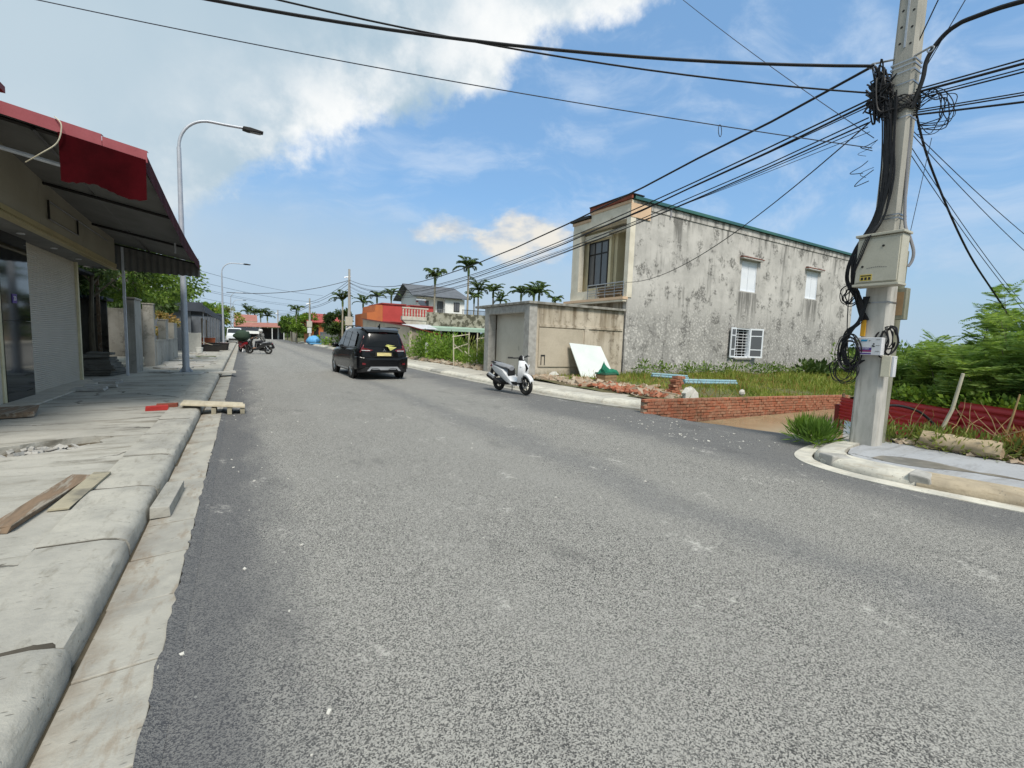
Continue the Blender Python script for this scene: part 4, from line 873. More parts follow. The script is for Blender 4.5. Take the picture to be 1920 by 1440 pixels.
# loose planks and slabs along the left pavement
def bits(name, label, cat, c, d, mat, rot=0.0, j=0.006, tilt=0.0):
    m = MB(); m.rough_box((0, 0, 0), d, j, rot, tilt); return tag(m.build(name, mat, loc=c, bevel=0.004), label, cat)
bits('plank', 'rough brown plank lying on the left pavement, nearest to the camera', 'plank', (-1.33, 4.75, 0.155), (0.14, 1.25, 0.035), 'plank_brown', -0.12, 0.012)
bits('board', 'short grey-yellow board between the brown plank and the kerb', 'board', (-1.17, 4.95, 0.15), (0.13, 0.95, 0.03), 'old_board', -0.06, 0.012)
bits('kerb_offcut', 'loose pale concrete block lying in the left gutter', 'concrete block', (-0.575, 4.72, 0.062), (0.13, 0.72, 0.085), 'kerb', -0.03, 0.006)
r = thing('plank_ramp', 'pale plank ramp laid over the left kerb into the road', 'ramp', (-0.45, 9.75, 0.15))
m = MB(); m.slab([(-0.50, -0.20, 0.045), (0.46, -0.22, -0.035), (0.46, 0.10, -0.035), (-0.50, 0.12, 0.045)], 0.035); m.build('plank', 'plank', r, bevel=0.005)
m = MB(); m.slab([(-0.50, 0.135, 0.045), (0.43, 0.115, -0.035), (0.43, 0.30, -0.035), (-0.50, 0.32, 0.045)], 0.035); m.build('plank', 'plank', r, bevel=0.005)
for x in (-0.02, 0.22, 0.42):
    m = MB(); m.box((x - .035, -0.2, -0.145), (x + .035, 0.28, -0.02 - 0.03 * x)); m.build('block', 'old_board', r)
bits('brick', 'red-painted brick lying behind the plank ramp on the pavement', 'brick', (-1.27, 9.55, 0.17), (0.30, 0.12, 0.075), 'red_paint', 0.15)
bits('brick', 'orange brick half under the plank ramp', 'brick', (-1.16, 9.85, 0.17), (0.30, 0.12, 0.075), 'brick_red', 0.05)
bits('slab', 'brown slab lying at the shop threshold by the frame edge', 'slab', (-3.0, 9.6, 0.18), (0.5, 0.8, 0.06), 'plank_brown', 0.2, 0.02)
for i, (x, y, a) in enumerate(((-2.80, 13.6, .1), (-2.92, 14.6, -.2), (-3.05, 15.3, .3), (-2.85, 12.9, 0))):
    bits('paving_slab', ('second', 'third', 'farthest', 'nearest')[i] + ' grey slab in the row before the roller shutter', 'slab', (x, y, 0.158), (0.55, 0.40, 0.055), 'broken_concrete', a, 0.015)
# uneven broken slabs farther up the pavement
m = MB()
for i in range(46):
    y = random.uniform(17, 34); m.rough_box((random.uniform(-2.7, -1.3), y, 0.145), (random.uniform(.3, .9), random.uniform(.2, .6), 0.06), 0.02, random.uniform(-.3, .3), 0.02)
tag(m.build('broken_paving', 'broken_concrete'), 'broken uneven paving slabs scattered around the nearest lamp post', 'paving', kind='stuff')
m = MB(); m.box((-2.3, 26.6, 0.132), (-1.25, 29.5, 0.135)); struct(m.build('grass_patch', 'grass_ground'))
# slab bridging the gutter farther on
bits('slab', 'pale slab bridging the gutter past the nearest lamp post', 'slab', (-0.62, 17.7, 0.15), (0.75, 0.55, 0.06), 'stone_white', 0.1, 0.01, 0.05)

# ================================================================== right side: the grey house
HX, HY = 14.15, 14.5
house = thing('grey_house', 'long two-storey house with mouldy grey side wall and cream balcony front', 'house', (HX, HY, 0.1))
ZR = 7.62
# side wall with real openings for the three windows (wall thickness 0.22)
def wall_xz(y0, y1, x0, x1, z0, z1, holes, name, mat, root):
    xs = sorted({x0, x1} | {h[0] for h in holes} | {h[1] for h in holes}); zs = sorted({z0, z1} | {h[2] for h in holes} | {h[3] for h in holes})
    bm = bmesh.new(); vd = {}
    def V(x, z):
        if (x, z) not in vd: vd[(x, z)] = bm.verts.new((x, y0, z))
        return vd[(x, z)]
    for i in range(len(xs) - 1):
        for j in range(len(zs) - 1):
            cx, cz = (xs[i] + xs[i + 1]) / 2, (zs[j] + zs[j + 1]) / 2
            if any(h[0] < cx < h[1] and h[2] < cz < h[3] for h in holes): continue
            bm.faces.new([V(xs[i], zs[j]), V(xs[i + 1], zs[j]), V(xs[i + 1], zs[j + 1]), V(xs[i], zs[j + 1])])
    r = bmesh.ops.extrude_face_region(bm, geom=bm.faces[:]); bmesh.ops.translate(bm, verts=[e for e in r['geom'] if isinstance(e, bmesh.types.BMVert)], vec=(0, y1 - y0, 0))
    bmesh.ops.recalc_face_normals(bm, faces=bm.faces)
    me = bpy.data.meshes.new(name); bm.to_mesh(me); bm.free()
    o = link(name, me, mat, root); o.matrix_parent_inverse = Matrix.Translation(root.location).inverted(); return o
W1, W2, W3 = (22.10, 23.45, 4.50, 6.02), (28.35, 29.65, 4.60, 6.16), (22.05, 23.30, 1.06, 2.60)
wall_xz(HY, HY + 0.22, HX + 0.06, 34.2, -0.2, ZR, [W1, W2, W3], 'side_wall', 'house_plaster', house)
m = MB(); m.box((HX + 1.6, HY + 0.225, -0.2), (34.2, 19.2, ZR - 0.05)); 
# rear core walls so that the house is closed (dark rooms behind the openings)
m = MB(); m.box((33.98, HY + 0.225, -0.2), (34.2, 19.4, ZR)); child(m, 'back_wall', 'house_plaster', house)
m = MB(); m.box((HX + 1.9, 19.2, -0.2), (33.97, 19.4, ZR)); child(m, 'far_side_wall', 'house_plaster', house)
m = MB(); m.box((HX + 1.9, HY + 0.225, 3.3), (33.97, 19.19, 3.5)); child(m, 'upper_floor', 'old_concrete', house)
m = MB(); m.box((HX + 1.9, HY + 0.225, ZR - 0.2), (33.97, 19.19, ZR - 0.02)); child(m, 'roof_slab', 'old_concrete', house)
# coping band, teal roof sheet edge
m = MB(); m.box((HX + 1.2, HY - 0.035, ZR - 0.30), (34.22, HY - 0.003, ZR - 0.02)); child(m, 'coping_band', 'house_plaster', house)
m = MB(); m.box((HX + 0.105, HY - 0.14, ZR + 0.003), (HX + 2.0, 17.05, ZR + 0.13)); m.box((HX + 2.0, HY - 0.14, ZR + 0.003), (34.4, 19.5, ZR + 0.13)); child(m, 'roof_sheet', 'teal_sheet', house)
# white closed windows with lintel hoods
for (a, b, c, d) in (W1, W2):
    w = thing('window', None, None, (0, 0, 0)); w.parent = house; w.matrix_parent_inverse = Matrix.Translation(house.location).inverted()
    m = MB(); mid = (a + b) / 2
    for p, q in ((a + 0.05, mid - 0.01), (mid + 0.01, b - 0.05)): m.box((p, HY + 0.06, c + 0.05), (q, HY + 0.10, d - 0.05))
    m.build('sash', 'window_white', w)
    m = MB(); m.box((a, HY + 0.03, c), (a + 0.05, HY + 0.13, d)); m.box((b - 0.05, HY + 0.03, c), (b, HY + 0.13, d)); m.box((a + .05, HY + 0.03, c), (b - .05, HY + 0.13, c + 0.05)); m.box((a + .05, HY + 0.03, d - 0.05), (b - .05, HY + 0.13, d)); m.build('frame', 'window_white', w)
    m = MB(); m.box((a - 0.22, HY - 0.22, d + 0.08), (b + 0.22, HY - 0.004, d + 0.15)); m.box((a - 0.16, HY - 0.14, d + 0.22), (b + 0.16, HY - 0.004, d + 0.27)); m.build('hood', 'house_plaster', w)
    m = MB(); m.box((a - 0.24, HY - 0.24, d + 0.152), (b + 0.24, HY - 0.004, d + 0.18)); m.build('hood_tile', 'brick_red', w)
# open casement window on the ground floor: grille, dark room, two sashes swung open
a, b, c, d = W3
w = thing('window', None, None); w.parent = house; w.matrix_parent_inverse = Matrix.Translation(house.location).inverted(); w['label'] = 'white casement window with both sashes swung open'
m = MB(); m.box((a, HY + 0.02, c), (a + 0.06, HY + 0.2, d)); m.box((b - 0.06, HY + 0.02, c), (b, HY + 0.2, d)); m.box((a + .06, HY + 0.02, c), (b - .06, HY + 0.2, c + 0.06)); m.box((a + .06, HY + 0.02, d - 0.06), (b - .06, HY + 0.2, d)); m.build('frame', 'window_white', w)
m = MB()
for i in range(9): z = c + 0.16 + i * 0.15; m.box((a + 0.06, HY + 0.12, z), (b - 0.06, HY + 0.135, z + 0.03))
for x in (a + 0.4, b - 0.4): m.box((x, HY + 0.137, c + .06), (x + 0.025, HY + 0.15, d - .06))
m.build('grille', 'box_white', w)
def sash(x0, y0, x1, y1):
    dx, dy = x1 - x0, y1 - y0; L = math.hypot(dx, dy); ux, uy = dx / L, dy / L
    def B(mm, u0, u1, z0, z1, t):
        nx, ny = -uy * t / 2, ux * t / 2
        vs = [(x0 + ux * u + s * nx, y0 + uy * u + s * ny, z) for z in (z0, z1) for u in (u0, u1) for s in (-1, 1)]
        mm.add(vs, [(0, 1, 3, 2), (4, 6, 7, 5), (0, 2, 6, 4), (1, 5, 7, 3), (0, 4, 5, 1), (2, 3, 7, 6)])
    f = MB(); B(f, 0, 0.07, c, d, .05); B(f, L - 0.07, L, c, d, .05); B(f, 0.07, L - .07, c, c + 0.08, .05); B(f, 0.07, L - .07, d - 0.08, d, .05)
    for z in (c + 0.40, d - 0.42): B(f, 0.07, L - .07, z, z + 0.05, .045)
    s_ = f.build('sash', 'window_white', w)
    for z0, z1 in ((c + .08, c + .40), (c + .45, d - .42), (d - .37, d - .08)):
        g = MB(); B(g, 0.07, L - .07, z0, z1, .015); g.build('pane', 'glass_grey', s_)
sash(a + 0.02, HY, a - 0.62, HY - 0.16); sash(b - 0.02, HY, b + 0.52, HY - 0.42)
m = MB(); m.box((a - 0.1, HY - 0.12, c - 0.09), (b + 0.1, HY - 0.004, c - 0.02)); m.build('sill', 'house_plaster', w)
m = MB(); m.box((a - 0.1, HY - 0.012, -0.1), (b + 0.1, HY - 0.003, c - 0.1)); child(m, 'render_patch', 'old_concrete', house)
# ---- front with recessed balcony, cream
FY = 18.35
m = MB(); m.box((HX, HY - 0.03, 3.55), (HX + 0.3, HY + 0.2, ZR - 0.35)); child(m, 'corner_pillar', 'cream_white', house)
m = MB(); m.box((HX, FY - 0.55, 3.55), (HX + 0.28, FY, ZR - 0.62)); child(m, 'corner_pillar', 'cream_white', house)
m = MB(); m.box((HX + 0.02, HY - 0.02, ZR - 0.75), (HX + 0.3, 17.05, ZR - 0.02)); m.box((HX + 0.02, 17.05, ZR - 0.75), (HX + 0.3, FY, ZR - 0.28)); child(m, 'parapet', 'cream_white', house)
m = MB(); m.box((HX - 0.03, HY - 0.05, ZR - 0.13), (HX + 0.018, 17.1, ZR - 0.02)); m.box((HX - 0.03, 17.1, ZR - 0.40), (HX + 0.018, FY + 0.05, ZR - 0.28)); m.box((HX - 0.02, HY - 0.048, ZR - 0.72), (HX + 1.15, HY - 0.022, ZR - 0.14)); child(m, 'cornice', 'peach', house)
m = MB(); m.box((HX - 0.10, HY - 0.13, ZR + 0.002), (HX - 0.02, 17.05, ZR + 0.155)); m.box((HX - 0.02, HY + .2, ZR - 0.02), (HX + 0.10, 17.0, ZR + 0.0015)); child(m, 'red_fascia', 'brick_red', house)
m = MB(); m.box((HX - 0.13, 17.06, ZR - 0.25), (HX + 0.5, FY + 0.12, ZR - 0.14)); m.box((HX - 0.14, HY - 0.16, ZR + 0.157), (HX + 0.6, 17.055, ZR + 0.20)); child(m, 'roof_lip', 'frame_dark', house)
m = MB(); m.box((HX + 0.3, HY + 0.22, ZR - 0.80), (HX + 1.9, FY, ZR - 0.72)); child(m, 'balcony_ceiling', 'cream_white', house)
m = MB(); m.box((HX + 1.55, HY + 0.22, 3.55), (HX + 1.75, 15.95, ZR - 0.8)); m.box((HX + 0.72, 15.95, 3.55), (HX + 1.75, 16.15, ZR - 0.8)); m.box((HX + 0.52, 16.15, 3.55), (HX + 0.70, 16.30, ZR - 1.25)); m.box((HX + 0.52, 16.30, 3.55), (HX + 0.70, FY - 0.56, 4.22)); m.box((HX + 0.52, 16.15, ZR - 1.25), (HX + 0.70, FY - 0.56, ZR - 0.8)); m.box((HX + 0.52, 17.70, 4.22), (HX + 0.70, FY - .56, ZR - 1.25)); m.box((HX + 0.52, FY - .56, 3.55), (HX + 0.70, FY - .1, ZR - 0.8)); m.box((HX + 0.285, FY - .098, 3.55), (HX + 1.9, FY - .002, ZR - 0.8)); child(m, 'front_wall', 'cream', house)
m = MB(); m.box((HX + 0.30, 16.10, ZR - 1.20), (HX + 0.515, FY - 0.56, ZR - 1.06)); m.box((HX + 0.30, HY + .25, ZR - 1.05), (HX + 0.70, FY - .56, ZR - 0.95)); child(m, 'window_hood', 'cream_white', house)
w = thing('window', None, None); w.parent = house; w.matrix_parent_inverse = Matrix.Translation(house.location).inverted(); w['label'] = 'dark-framed balcony window with three tall panes'
m = MB(); y0, y1, z0, z1 = 16.31, 17.69, 4.23, ZR - 1.26
for q in (y0, y0 + .44, y0 + .90, y1 - .07): m.box((HX + 0.50, q, z0), (HX + 0.56, q + .07, z1))
for q in (z0, z1 - 0.62, z1 - .07): m.box((HX + 0.505, y0, q), (HX + 0.555, y1, q + .07))
m.build('frame', 'frame_dark', w)
for q0, q1 in ((y0 + .07, y0 + .44), (y0 + .51, y0 + .90), (y0 + .97, y1 - .07)):
    for u0, u1 in ((z0 + .07, z1 - .62), (z1 - .55, z1 - .07)):
        m = MB(); m.box((HX + 0.515, q0, u0), (HX + 0.53, q1, u1)); m.build('pane', 'glass_grey', w)
m = MB(); m.box((HX - 0.22, HY - 0.04, 3.36), (HX - 0.002, FY + 0.2, 3.545)); m.box((HX - 0.002, HY + 0.225, 3.36), (HX + 1.9, FY + 0.2, 3.545)); child(m, 'balcony_slab', 'cream_white', house)
m = MB(); m.box((HX - 0.26, HY - 0.07, 3.45), (HX - 0.222, FY + 0.24, 3.56)); m.box((HX - .22, HY - .07, 3.45), (HX + .05, HY - .042, 3.56)); child(m, 'slab_edge', 'peach', house)
m = MB(); m.box((HX - 0.02, 16.2, 3.55), (HX + 0.10, FY, 3.98)); child(m, 'balcony_parapet', 'cream_white', house)
rail = thing('balcony_railing', None, None); rail.parent = house; rail.matrix_parent_inverse = Matrix.Translation(house.location).inverted()
for z in (3.72, 3.84, 3.96, 4.08, 4.20):
    m = MB(); m.tube([(HX - 0.12, HY + 0.05, z), (HX - 0.12, 16.9, z)], 0.014 if z < 4.2 else 0.028, 6); m.build('rail', 'steel', rail)
for y in (HY + .06, 15.1, 15.7, 16.3, 16.9):
    m = MB(); m.tube([(HX - 0.12, y, 3.545), (HX - 0.12, y, 4.22)], 0.02, 6); m.build('post', 'steel', rail)
# planks stored on the balcony
r = thing('plank_stack', 'stack of reddish boards stored behind the balcony railing', 'planks', (HX + 0.2, 15.5, 3.55))
for i in range(6):
    m = MB(); m.rough_box((HX + 0.15 + random.uniform(-.05, .05), 15.55 + random.uniform(-.1, .1), 3.60 + i * 0.085), (0.3, 1.5, 0.07), 0.01, random.uniform(-.05, .05)); child(m, 'board', 'plank_brown' if i % 2 else 'crate_wood', r)
# ground floor front wall of house behind garage
m = MB(); m.box((HX + 0.1, HY + 0.23, -0.1), (HX + 0.35, FY, 3.355)); child(m, 'ground_floor_front', 'garage_plaster', house)
m = MB(); m.tube([(HX + 2.4, HY - 0.05, ZR - 0.1), (HX + 2.4, HY - 0.05, ZR - .38)], 0.04, 8); child(m, 'drain_spout', 'conduit', house)

# ---- the small gatehouse / garage in front of the house
GX0, GX1, GY1 = 9.28, 14.12, 18.15
gar = thing('garage', 'low stained concrete garage with recessed grey door, attached before the grey house', 'garage', (GX0, HY, 0.1))
wall_xz(HY + 0.02, HY + 0.2, GX0 + 0.002, GX1, 0.0, 2.93, [], 'side_wall', 'garage_plaster', gar)
m = MB(); m.box((9.75, HY - 0.02, 0.55), (11.9, HY + 0.017, 2.05)); child(m, 'render_patch', 'wall_beige', gar, bevel=0.01)
m = MB(); m.box((9.75, HY - 0.018, 2.09), (GX1 - .05, HY + 0.017, 2.2)); m.box((11.98, HY - 0.016, 0.5), (12.2, HY + 0.017, 2.085)); child(m, 'render_rib', 'garage_plaster', gar, bevel=0.008)
m = MB(); m.box((GX0, HY - 0.02, 0.0), (GX0 + 0.35, HY + 0.35, 2.93)); m.box((GX0, GY1 - 0.4, 0.0), (GX0 + 0.35, GY1, 2.93)); m.box((GX0, HY + 0.35, 2.62), (GX0 + 0.35, GY1 - 0.4, 2.93)); child(m, 'portal', 'broken_concrete', gar, bevel=0.01)
m = MB(); m.box((GX0 + 0.36, HY + 0.21, 0.12), (GX0 + 0.55, 17.2, 2.62)); m.box((GX0 + 0.40, 17.21, 0.12), (GX0 + 0.5, GY1 - 0.41, 2.62)); dr = child(m, 'door', 'door_panel', gar)
for s_, y in (('1', 15.75), ('2', 15.35)):
    t = text_mesh('door_number', s_, 0.26, 'ink_grey', gar, Matrix.Translation((GX0 + 0.352, y, 1.22)) @ Matrix.Rotation(R(-90), 4, 'Z') @ Matrix.Rotation(R(90), 4, 'X')); t.matrix_parent_inverse = Matrix.Translation(gar.location).inverted()
m = MB(); m.box((9.86, HY - 0.024, 0.62), (9.90, HY - 0.0205, 0.95)); m.box((9.86, HY - 0.024, 0.955), (10.06, HY - 0.0205, 1.02)); m.box((10.02, HY - 0.024, 0.62), (10.06, HY - 0.0205, 0.95)); child(m, 'painted_mark', 'ink', gar)
m = MB(); m.box((GX0 - 0.08, HY - 0.10, 2.935), (GX1 + .02, GY1 + 0.85, 3.03)); child(m, 'roof_slab', 'old_concrete', gar, bevel=0.01)
m = MB(); m.box((GX0 + 0.36, GY1 - 0.2, 0.0), (GX1, GY1, 2.93)); child(m, 'far_wall', 'garage_plaster', gar)

# ---- things against the garage
r = thing('white_board', 'large pale panel leaning against the stained garage wall', 'panel', (12.2, 14.1, 0.12))
m = MB(); m.slab([(11.30, 13.72, 0.13), (13.05, 13.74, 0.13), (12.72, 14.34, 1.40), (11.10, 14.36, 1.50)], 0.03); child(m, 'panel', 'board_white', r)
r = thing('wooden_crate', 'small wooden crate with green rim before the pale panel', 'crate', (10.9, 11.9, 0.13), 0.2)
for z in (0.0, 0.115, 0.23):
    for a_, b_ in (((-.33, -.21, z), (.33, -.185, z + .10)), ((-.33, .185, z), (.33, .21, z + .10)), ((-.33, -.18, z), (-.305, .18, z + .10)), ((.305, -.18, z), (.33, .18, z + .10))):
        m = MB(); m.box(a_, b_); m.build('slat', 'crate_wood', r)
m = MB(); m.box((-.35, -.23, .34), (.35, -.19, .40)); m.box((-.35, .19, .34), (.35, .23, .40)); m.box((-.35, -.189, .34), (-.30, .189, .40)); m.box((.30, -.189, .34), (.35, .189, .40)); m.build('rim', 'crate_rim', r)
m = MB(); m.box((-.3, -.18, .02), (.3, .18, .335)); m.build('filling', 'crate_wood', r)
m = MB(); rs = []
for i in range(7):
    t = i / 6; k_ = [1.0, .98, .85, .62, .42, .22, .03][i]
    rs.append([(-.08 - .10 * t * 1.0 + .27 * k_ * math.cos(a) * (1 + .25 * math.sin(3 * a + i)), .17 * k_ * math.sin(a) * (1 + .2 * math.cos(2 * a)), .36 + .40 * t * (1 + .12 * math.sin(2 * a))) for a in [2 * math.pi * q / 14 for q in range(14)]])
m.rings(rs); rs = []
m.tube([(0.0, -0.05, .40), (.18, -.1, .42), (.33, -.16, .40), (.36, -.26, .33)], [.10, .12, .09, .03], 10)
o = m.build('green_cloth', 'green_cloth', None, True, loc=(10.9, 11.9, 0.13), rotz=0.2); tag(o, 'crumpled green cloth heaped on the wooden crate', 'cloth')
# rubble strip at the garage foot
m = MB()
for i in range(520):
    t = random.random(); y = 8.0 + 6.3 * t; x = 9.15 + 1.2 * (1 - t) * random.random() + 1.7 * random.random() * (0.35 + 0.65 * math.sin(math.pi * t)); z = 0.15 + 0.10 * random.random() * max(0, 1 - abs(x - 9.9))
    s_ = random.choice((.05, .07, .1, .16, .24)); m.rough_box((x, y, z), (s_ * random.uniform(.8, 2), s_ * random.uniform(.6, 1.3), s_ * random.uniform(.3, .6)), s_ * .16, random.uniform(0, 6), 0.5)
tag(m.build('rubble', 'rubble'), 'brown rubble and brick waste strewn along the right pavement before the garage', 'rubble', kind='stuff')
m = MB()
for i in range(170):
    t = random.random(); y = 8.1 + 3.2 * t; x = 9.2 + 1.3 * random.random(); m.rough_box((x, y, 0.18 + 0.06 * random.random()), (.2, .1, .06), .012, random.uniform(0, 6), 0.5)
tag(m.build('brick_waste', 'brick'), 'broken red bricks mixed in the rubble by the right kerb', 'bricks', kind='stuff')
m = MB()
for i in range(260):
    y = random.uniform(18.2, 30); x = 9.35 + 0.9 * random.random(); s_ = random.choice((.06, .1, .16, .25)); m.rough_box((x, y, 0.14 + .05 * random.random()), (s_ * 1.5, s_, s_ * .6), s_ * .15, random.uniform(0, 6), 0.5)
tag(m.build('stone_edging', 'rubble'), 'loose stones along the edge of the weedy plot', 'stones', kind='stuff')
for x, y, s_, lb in ((9.87, 7.62, .34, 'white angular rock on the lot edge behind the brick wall'), (11.9, 7.5, .14, 'small white stone lying on top of the brick wall'), (10.1, 13.9, .28, 'pale lump of plaster at the foot of the garage wall')):
    m = MB(); m.ball((0, 0, 0), (s_ * .75, s_ * .5, s_ * .62), 7, 5); m.v = [(a_ * random.uniform(.8, 1.2), b_ * random.uniform(.8, 1.2), c_ * random.uniform(.8, 1.2)) for a_, b_, c_ in m.v]
    tag(m.build('rock', 'stone_white', loc=(x, y, 0.13 + s_ * .42 if y != 7.5 else 0.30)), lb, 'rock')
# blue pipes in the grass
for a_, b_, lb in (((14.0, 12.6, .32), (14.75, 11.5, .30), 'short pale blue pipe bundle in the grass, left of the brick stump'), ((13.4, 10.6, .26), (15.8, 10.2, .22), 'long pale blue pipe bundle in the grass, right of the brick stump')):
    r = thing('pipe_bundle', lb, 'pipes', a_)
    for q in range(3):
        m = MB(); dz = (0.09, 0.09, 0.17)[q]; dy = (0, 0.1, 0.05)[q]; m.tube([(a_[0], a_[1] + dy, a_[2] + dz - .09), (b_[0], b_[1] + dy, b_[2] + dz - .09)], 0.05, 10); child(m, 'pipe', 'blue_pipe', r, True)
# broken brick stump
r = thing('brick_stump', 'leaning stump of red brickwork standing in the grass', 'brickwork', (10.1, 8.25, 0.15))
for i in range(8):
    for q in range(2):
        m = MB(); m.rough_box((9.97 + .022 * i + q * .15 - .1 + (.06 if i % 2 else 0), 8.25, 0.17 + i * 0.072), (.15 if i > 1 else .22, .20, .064), .008, random.uniform(-.15, .15), .05); child(m, 'brick', 'brick', r)

# ================================================================== the brick garden wall along the side lane
bw = thing('brick_wall', 'low red brick wall along the muddy side lane', 'wall', (7.62, 7.1, 0))
X0b, X1b = 7.66, 17.3
def topz(x): return 0.31 - 0.19 * (x - X0b) / (X1b - X0b)
def botz(x): return 0.0 - 0.52 * min(1, max(0, (x - 8.0) / 2.6))
core = MB(); core.add([(X0b + .01, 7.115, botz(X0b) - .1), (X1b - .01, 7.115, -0.6), (X1b - .01, 7.115, topz(X1b) - .012), (X0b + .01, 7.115, topz(X0b) - .012), (X0b + .01, 7.205, botz(X0b) - .1), (X1b - .01, 7.205, -0.6), (X1b - .01, 7.205, topz(X1b) - .012), (X0b + .01, 7.205, topz(X0b) - .012)], [(0, 1, 2, 3), (4, 5, 6, 7), (0, 1, 5, 4), (1, 2, 6, 5), (2, 3, 7, 6), (3, 0, 4, 7)])
child(core, 'mortar', 'mortar', bw)
mb0 = MB(); mb0.box((-0.105, -0.055, -0.0305), (0.105, 0.055, 0.0305)); b0 = None; cnt = 0
rest = MB()
for row in range(12):
    off = 0.11 if row % 2 else 0.0; x = X0b + 0.105 + off - (0.11 if row % 2 else 0)
    x = X0b + 0.11 + off
    while x < X1b - 0.1:
        z = topz(x) - 0.031 - row * 0.072
        if z > botz(x) - 0.05:
            if cnt < 300 and x < 14.2:
                if b0 is None: b0 = mb0.build('brick', 'brick', bw, bevel=0.006); o = b0
                else: o = twin(b0, bw)
                o.location = (x - 7.62 + random.uniform(-.006, .006), 0.045 + random.uniform(-.012, .008), z + random.uniform(-.004, .004)); o.rotation_euler = (random.uniform(-.04, .04), random.uniform(-.03, .03), random.uniform(-.04, .04)); cnt += 1
            else: rest.rough_box((x, 7.145 + random.uniform(-.012, .008), z), (.205, .11, .061), .004)
        x += 0.22
o = child(rest, 'far_bricks', 'brick', bw); o['kind'] = 'stuff'

# ================================================================== the electricity pole on the corner
PX, PY = 8.24, 3.13
pole = thing('utility_pole', 'tall tapered grey concrete utility pole on the right-hand corner', 'utility pole', (PX, PY, 0.1))
def sq(z):
    t = z / 7.8; return 0.150 - 0.045 * t, 0.172 - 0.050 * t
m = MB(); rs = []
for z in (0.0, 2.0, 3.2, 5.6, 7.8):
    a, b = sq(z); q = 0.035; rs.append([(-a, -b + q, z), (-a, b - q, z), (-a + q, b, z), (a - q, b, z), (a, b - q, z), (a, -b + q, z), (a - q, -b, z), (-a + q, -b, z)])
m.rings(rs); m.build('shaft', 'pole_concrete', pole)
m = MB(); m.box((-0.113, -0.012, 5.72), (-0.108 - .02, 0.012, 7.8)); m.build('earth_strip', 'galvanised', pole)
for i in range(9):
    z = 5.75 + i * 0.22
    for s in (-1, 1):
        m = MB(); m.cyl((-sq(z)[0] - 0.002, s * 0.062, z + (0.05 if s > 0 else 0)), 0.016, 0.006, 8, 'x'); m.build('bolt_hole', 'ink', pole)
for z in (3.35, 3.40, 4.75, 5.02, 5.22, 5.38, 5.46, 5.52, 2.15):
    a, b = sq(z); m = MB(); rs = [[(-a - .006, -b - .006, z + d), (-a - .006, b + .006, z + d), (a + .006, b + .006, z + d), (a + .006, -b - .006, z + d)] for d in (0, .02)]; m.rings(rs, cap=False); m.build('steel_band', 'steel', pole)
for (a, b) in (((-0.11, 0.12, 5.62), (-0.16, 0.36, 5.66)), ((-0.11, -0.12, 5.55), (-0.12, -0.30, 5.58)), ((-0.11, 0.12, 5.25), (-0.15, 0.34, 5.26))):
    m = MB(); m.tube([a, b], 0.014, 6); h = m.build('hook', 'steel', pole)
    m = MB(); m.torus((b[0], b[1], b[2] - .03), 0.035, 0.010, 12, 6, 'x'); m.build('hook_eye', 'steel', h)
# old second pole standing close behind
m = MB(); rs = []
for z in (0.0, 1.5, 2.95): a = 0.10 - .008 * z; rs.append([(8.62 + a * math.cos(2 * math.pi * q / 12), 3.12 - .02 * z + a * math.sin(2 * math.pi * q / 12), 0.1 + z) for q in range(12)])
m.rings(rs); tag(m.build('old_pole', 'pole_old', None, True), 'shorter mossy old pole standing right behind the concrete utility pole', 'pole')
# boxes
r = thing('meter_cabinet', 'large beige electricity cabinet strapped to the utility pole', 'electric box', (7.95, 3.07, 2.48))
m = MB(); m.box((-0.10, -0.265, 0.03), (0.13, 0.265, 0.70)); m.build('case', 'box_beige', r, bevel=0.008)
m = MB(); m.box((-0.122, -0.25, 0.055), (-0.102, 0.25, 0.665)); d_ = m.build('door', 'box_beige', r, bevel=0.006)
m = MB(); m.box((-0.14, -0.29, 0.705), (0.15, 0.29, 0.74)); m.build('rain_hood', 'box_beige', r, bevel=0.006)
m = MB(); m.box((-0.13, -0.28, -0.005), (0.14, 0.28, 0.028)); m.build('bottom_lip', 'box_beige', r, bevel=0.005)
for y, z in ((0.17, 0.28), (-0.06, 0.55)):
    m = MB(); m.cyl((-0.130, y, z), 0.016, 0.008, 10, 'x'); m.build('lock', 'ink', d_)
m = MB(); m.box((-0.1245, 0.04, 0.075), (-0.1225, 0.19, 0.165)); st = m.build('warning_sticker', 'sticker_yellow', r)
for i in range(3):
    m = MB(); m.box((-0.1256, 0.055 + i * .045, 0.085), (-0.1248, 0.085 + i * .045, 0.125)); m.build('pictogram', 'ink', st)
m = MB(); m.box((-0.1256, 0.05, 0.138), (-0.1248, 0.18, 0.153)); m.build('warning_text', 'ink', st)
m = MB()
for i in range(10): m.box((-0.1235, 0.10 - i * .025, 0.245 + .012 * math.sin(i * .35)), (-0.1225, 0.118 - i * .025, 0.256 + .012 * math.sin(i * .35)))
m.build('faint_lettering', 'ink_grey', d_)
r = thing('internet_box', 'small white junction box with blue and purple stickers on the utility pole', 'junction box', (8.04, 3.11, 1.48))
m = MB(); m.box((-0.06, -0.15, 0.0), (0.05, 0.15, 0.26)); m.build('case', 'box_white', r, bevel=0.006)
def on_x(y, z, x=-0.0625): return Matrix.Translation((x, y, z)) @ Matrix.Rotation(R(-90), 4, 'Z') @ Matrix.Rotation(R(90), 4, 'X')
m = MB(); m.prism([(0.115, 0.20), (0.035, 0.20), (0.025, 0.228), (0.105, 0.228)], 'x', -0.063, -0.061); m.build('blue_logo', 'sign_blue', r)
m = MB(); m.prism([(0.012, 0.205), (0.004, 0.214), (-0.01, 0.222), (-0.002, 0.206)], 'x', -0.063, -0.061); m.build('logo_mark', 'ink', r)
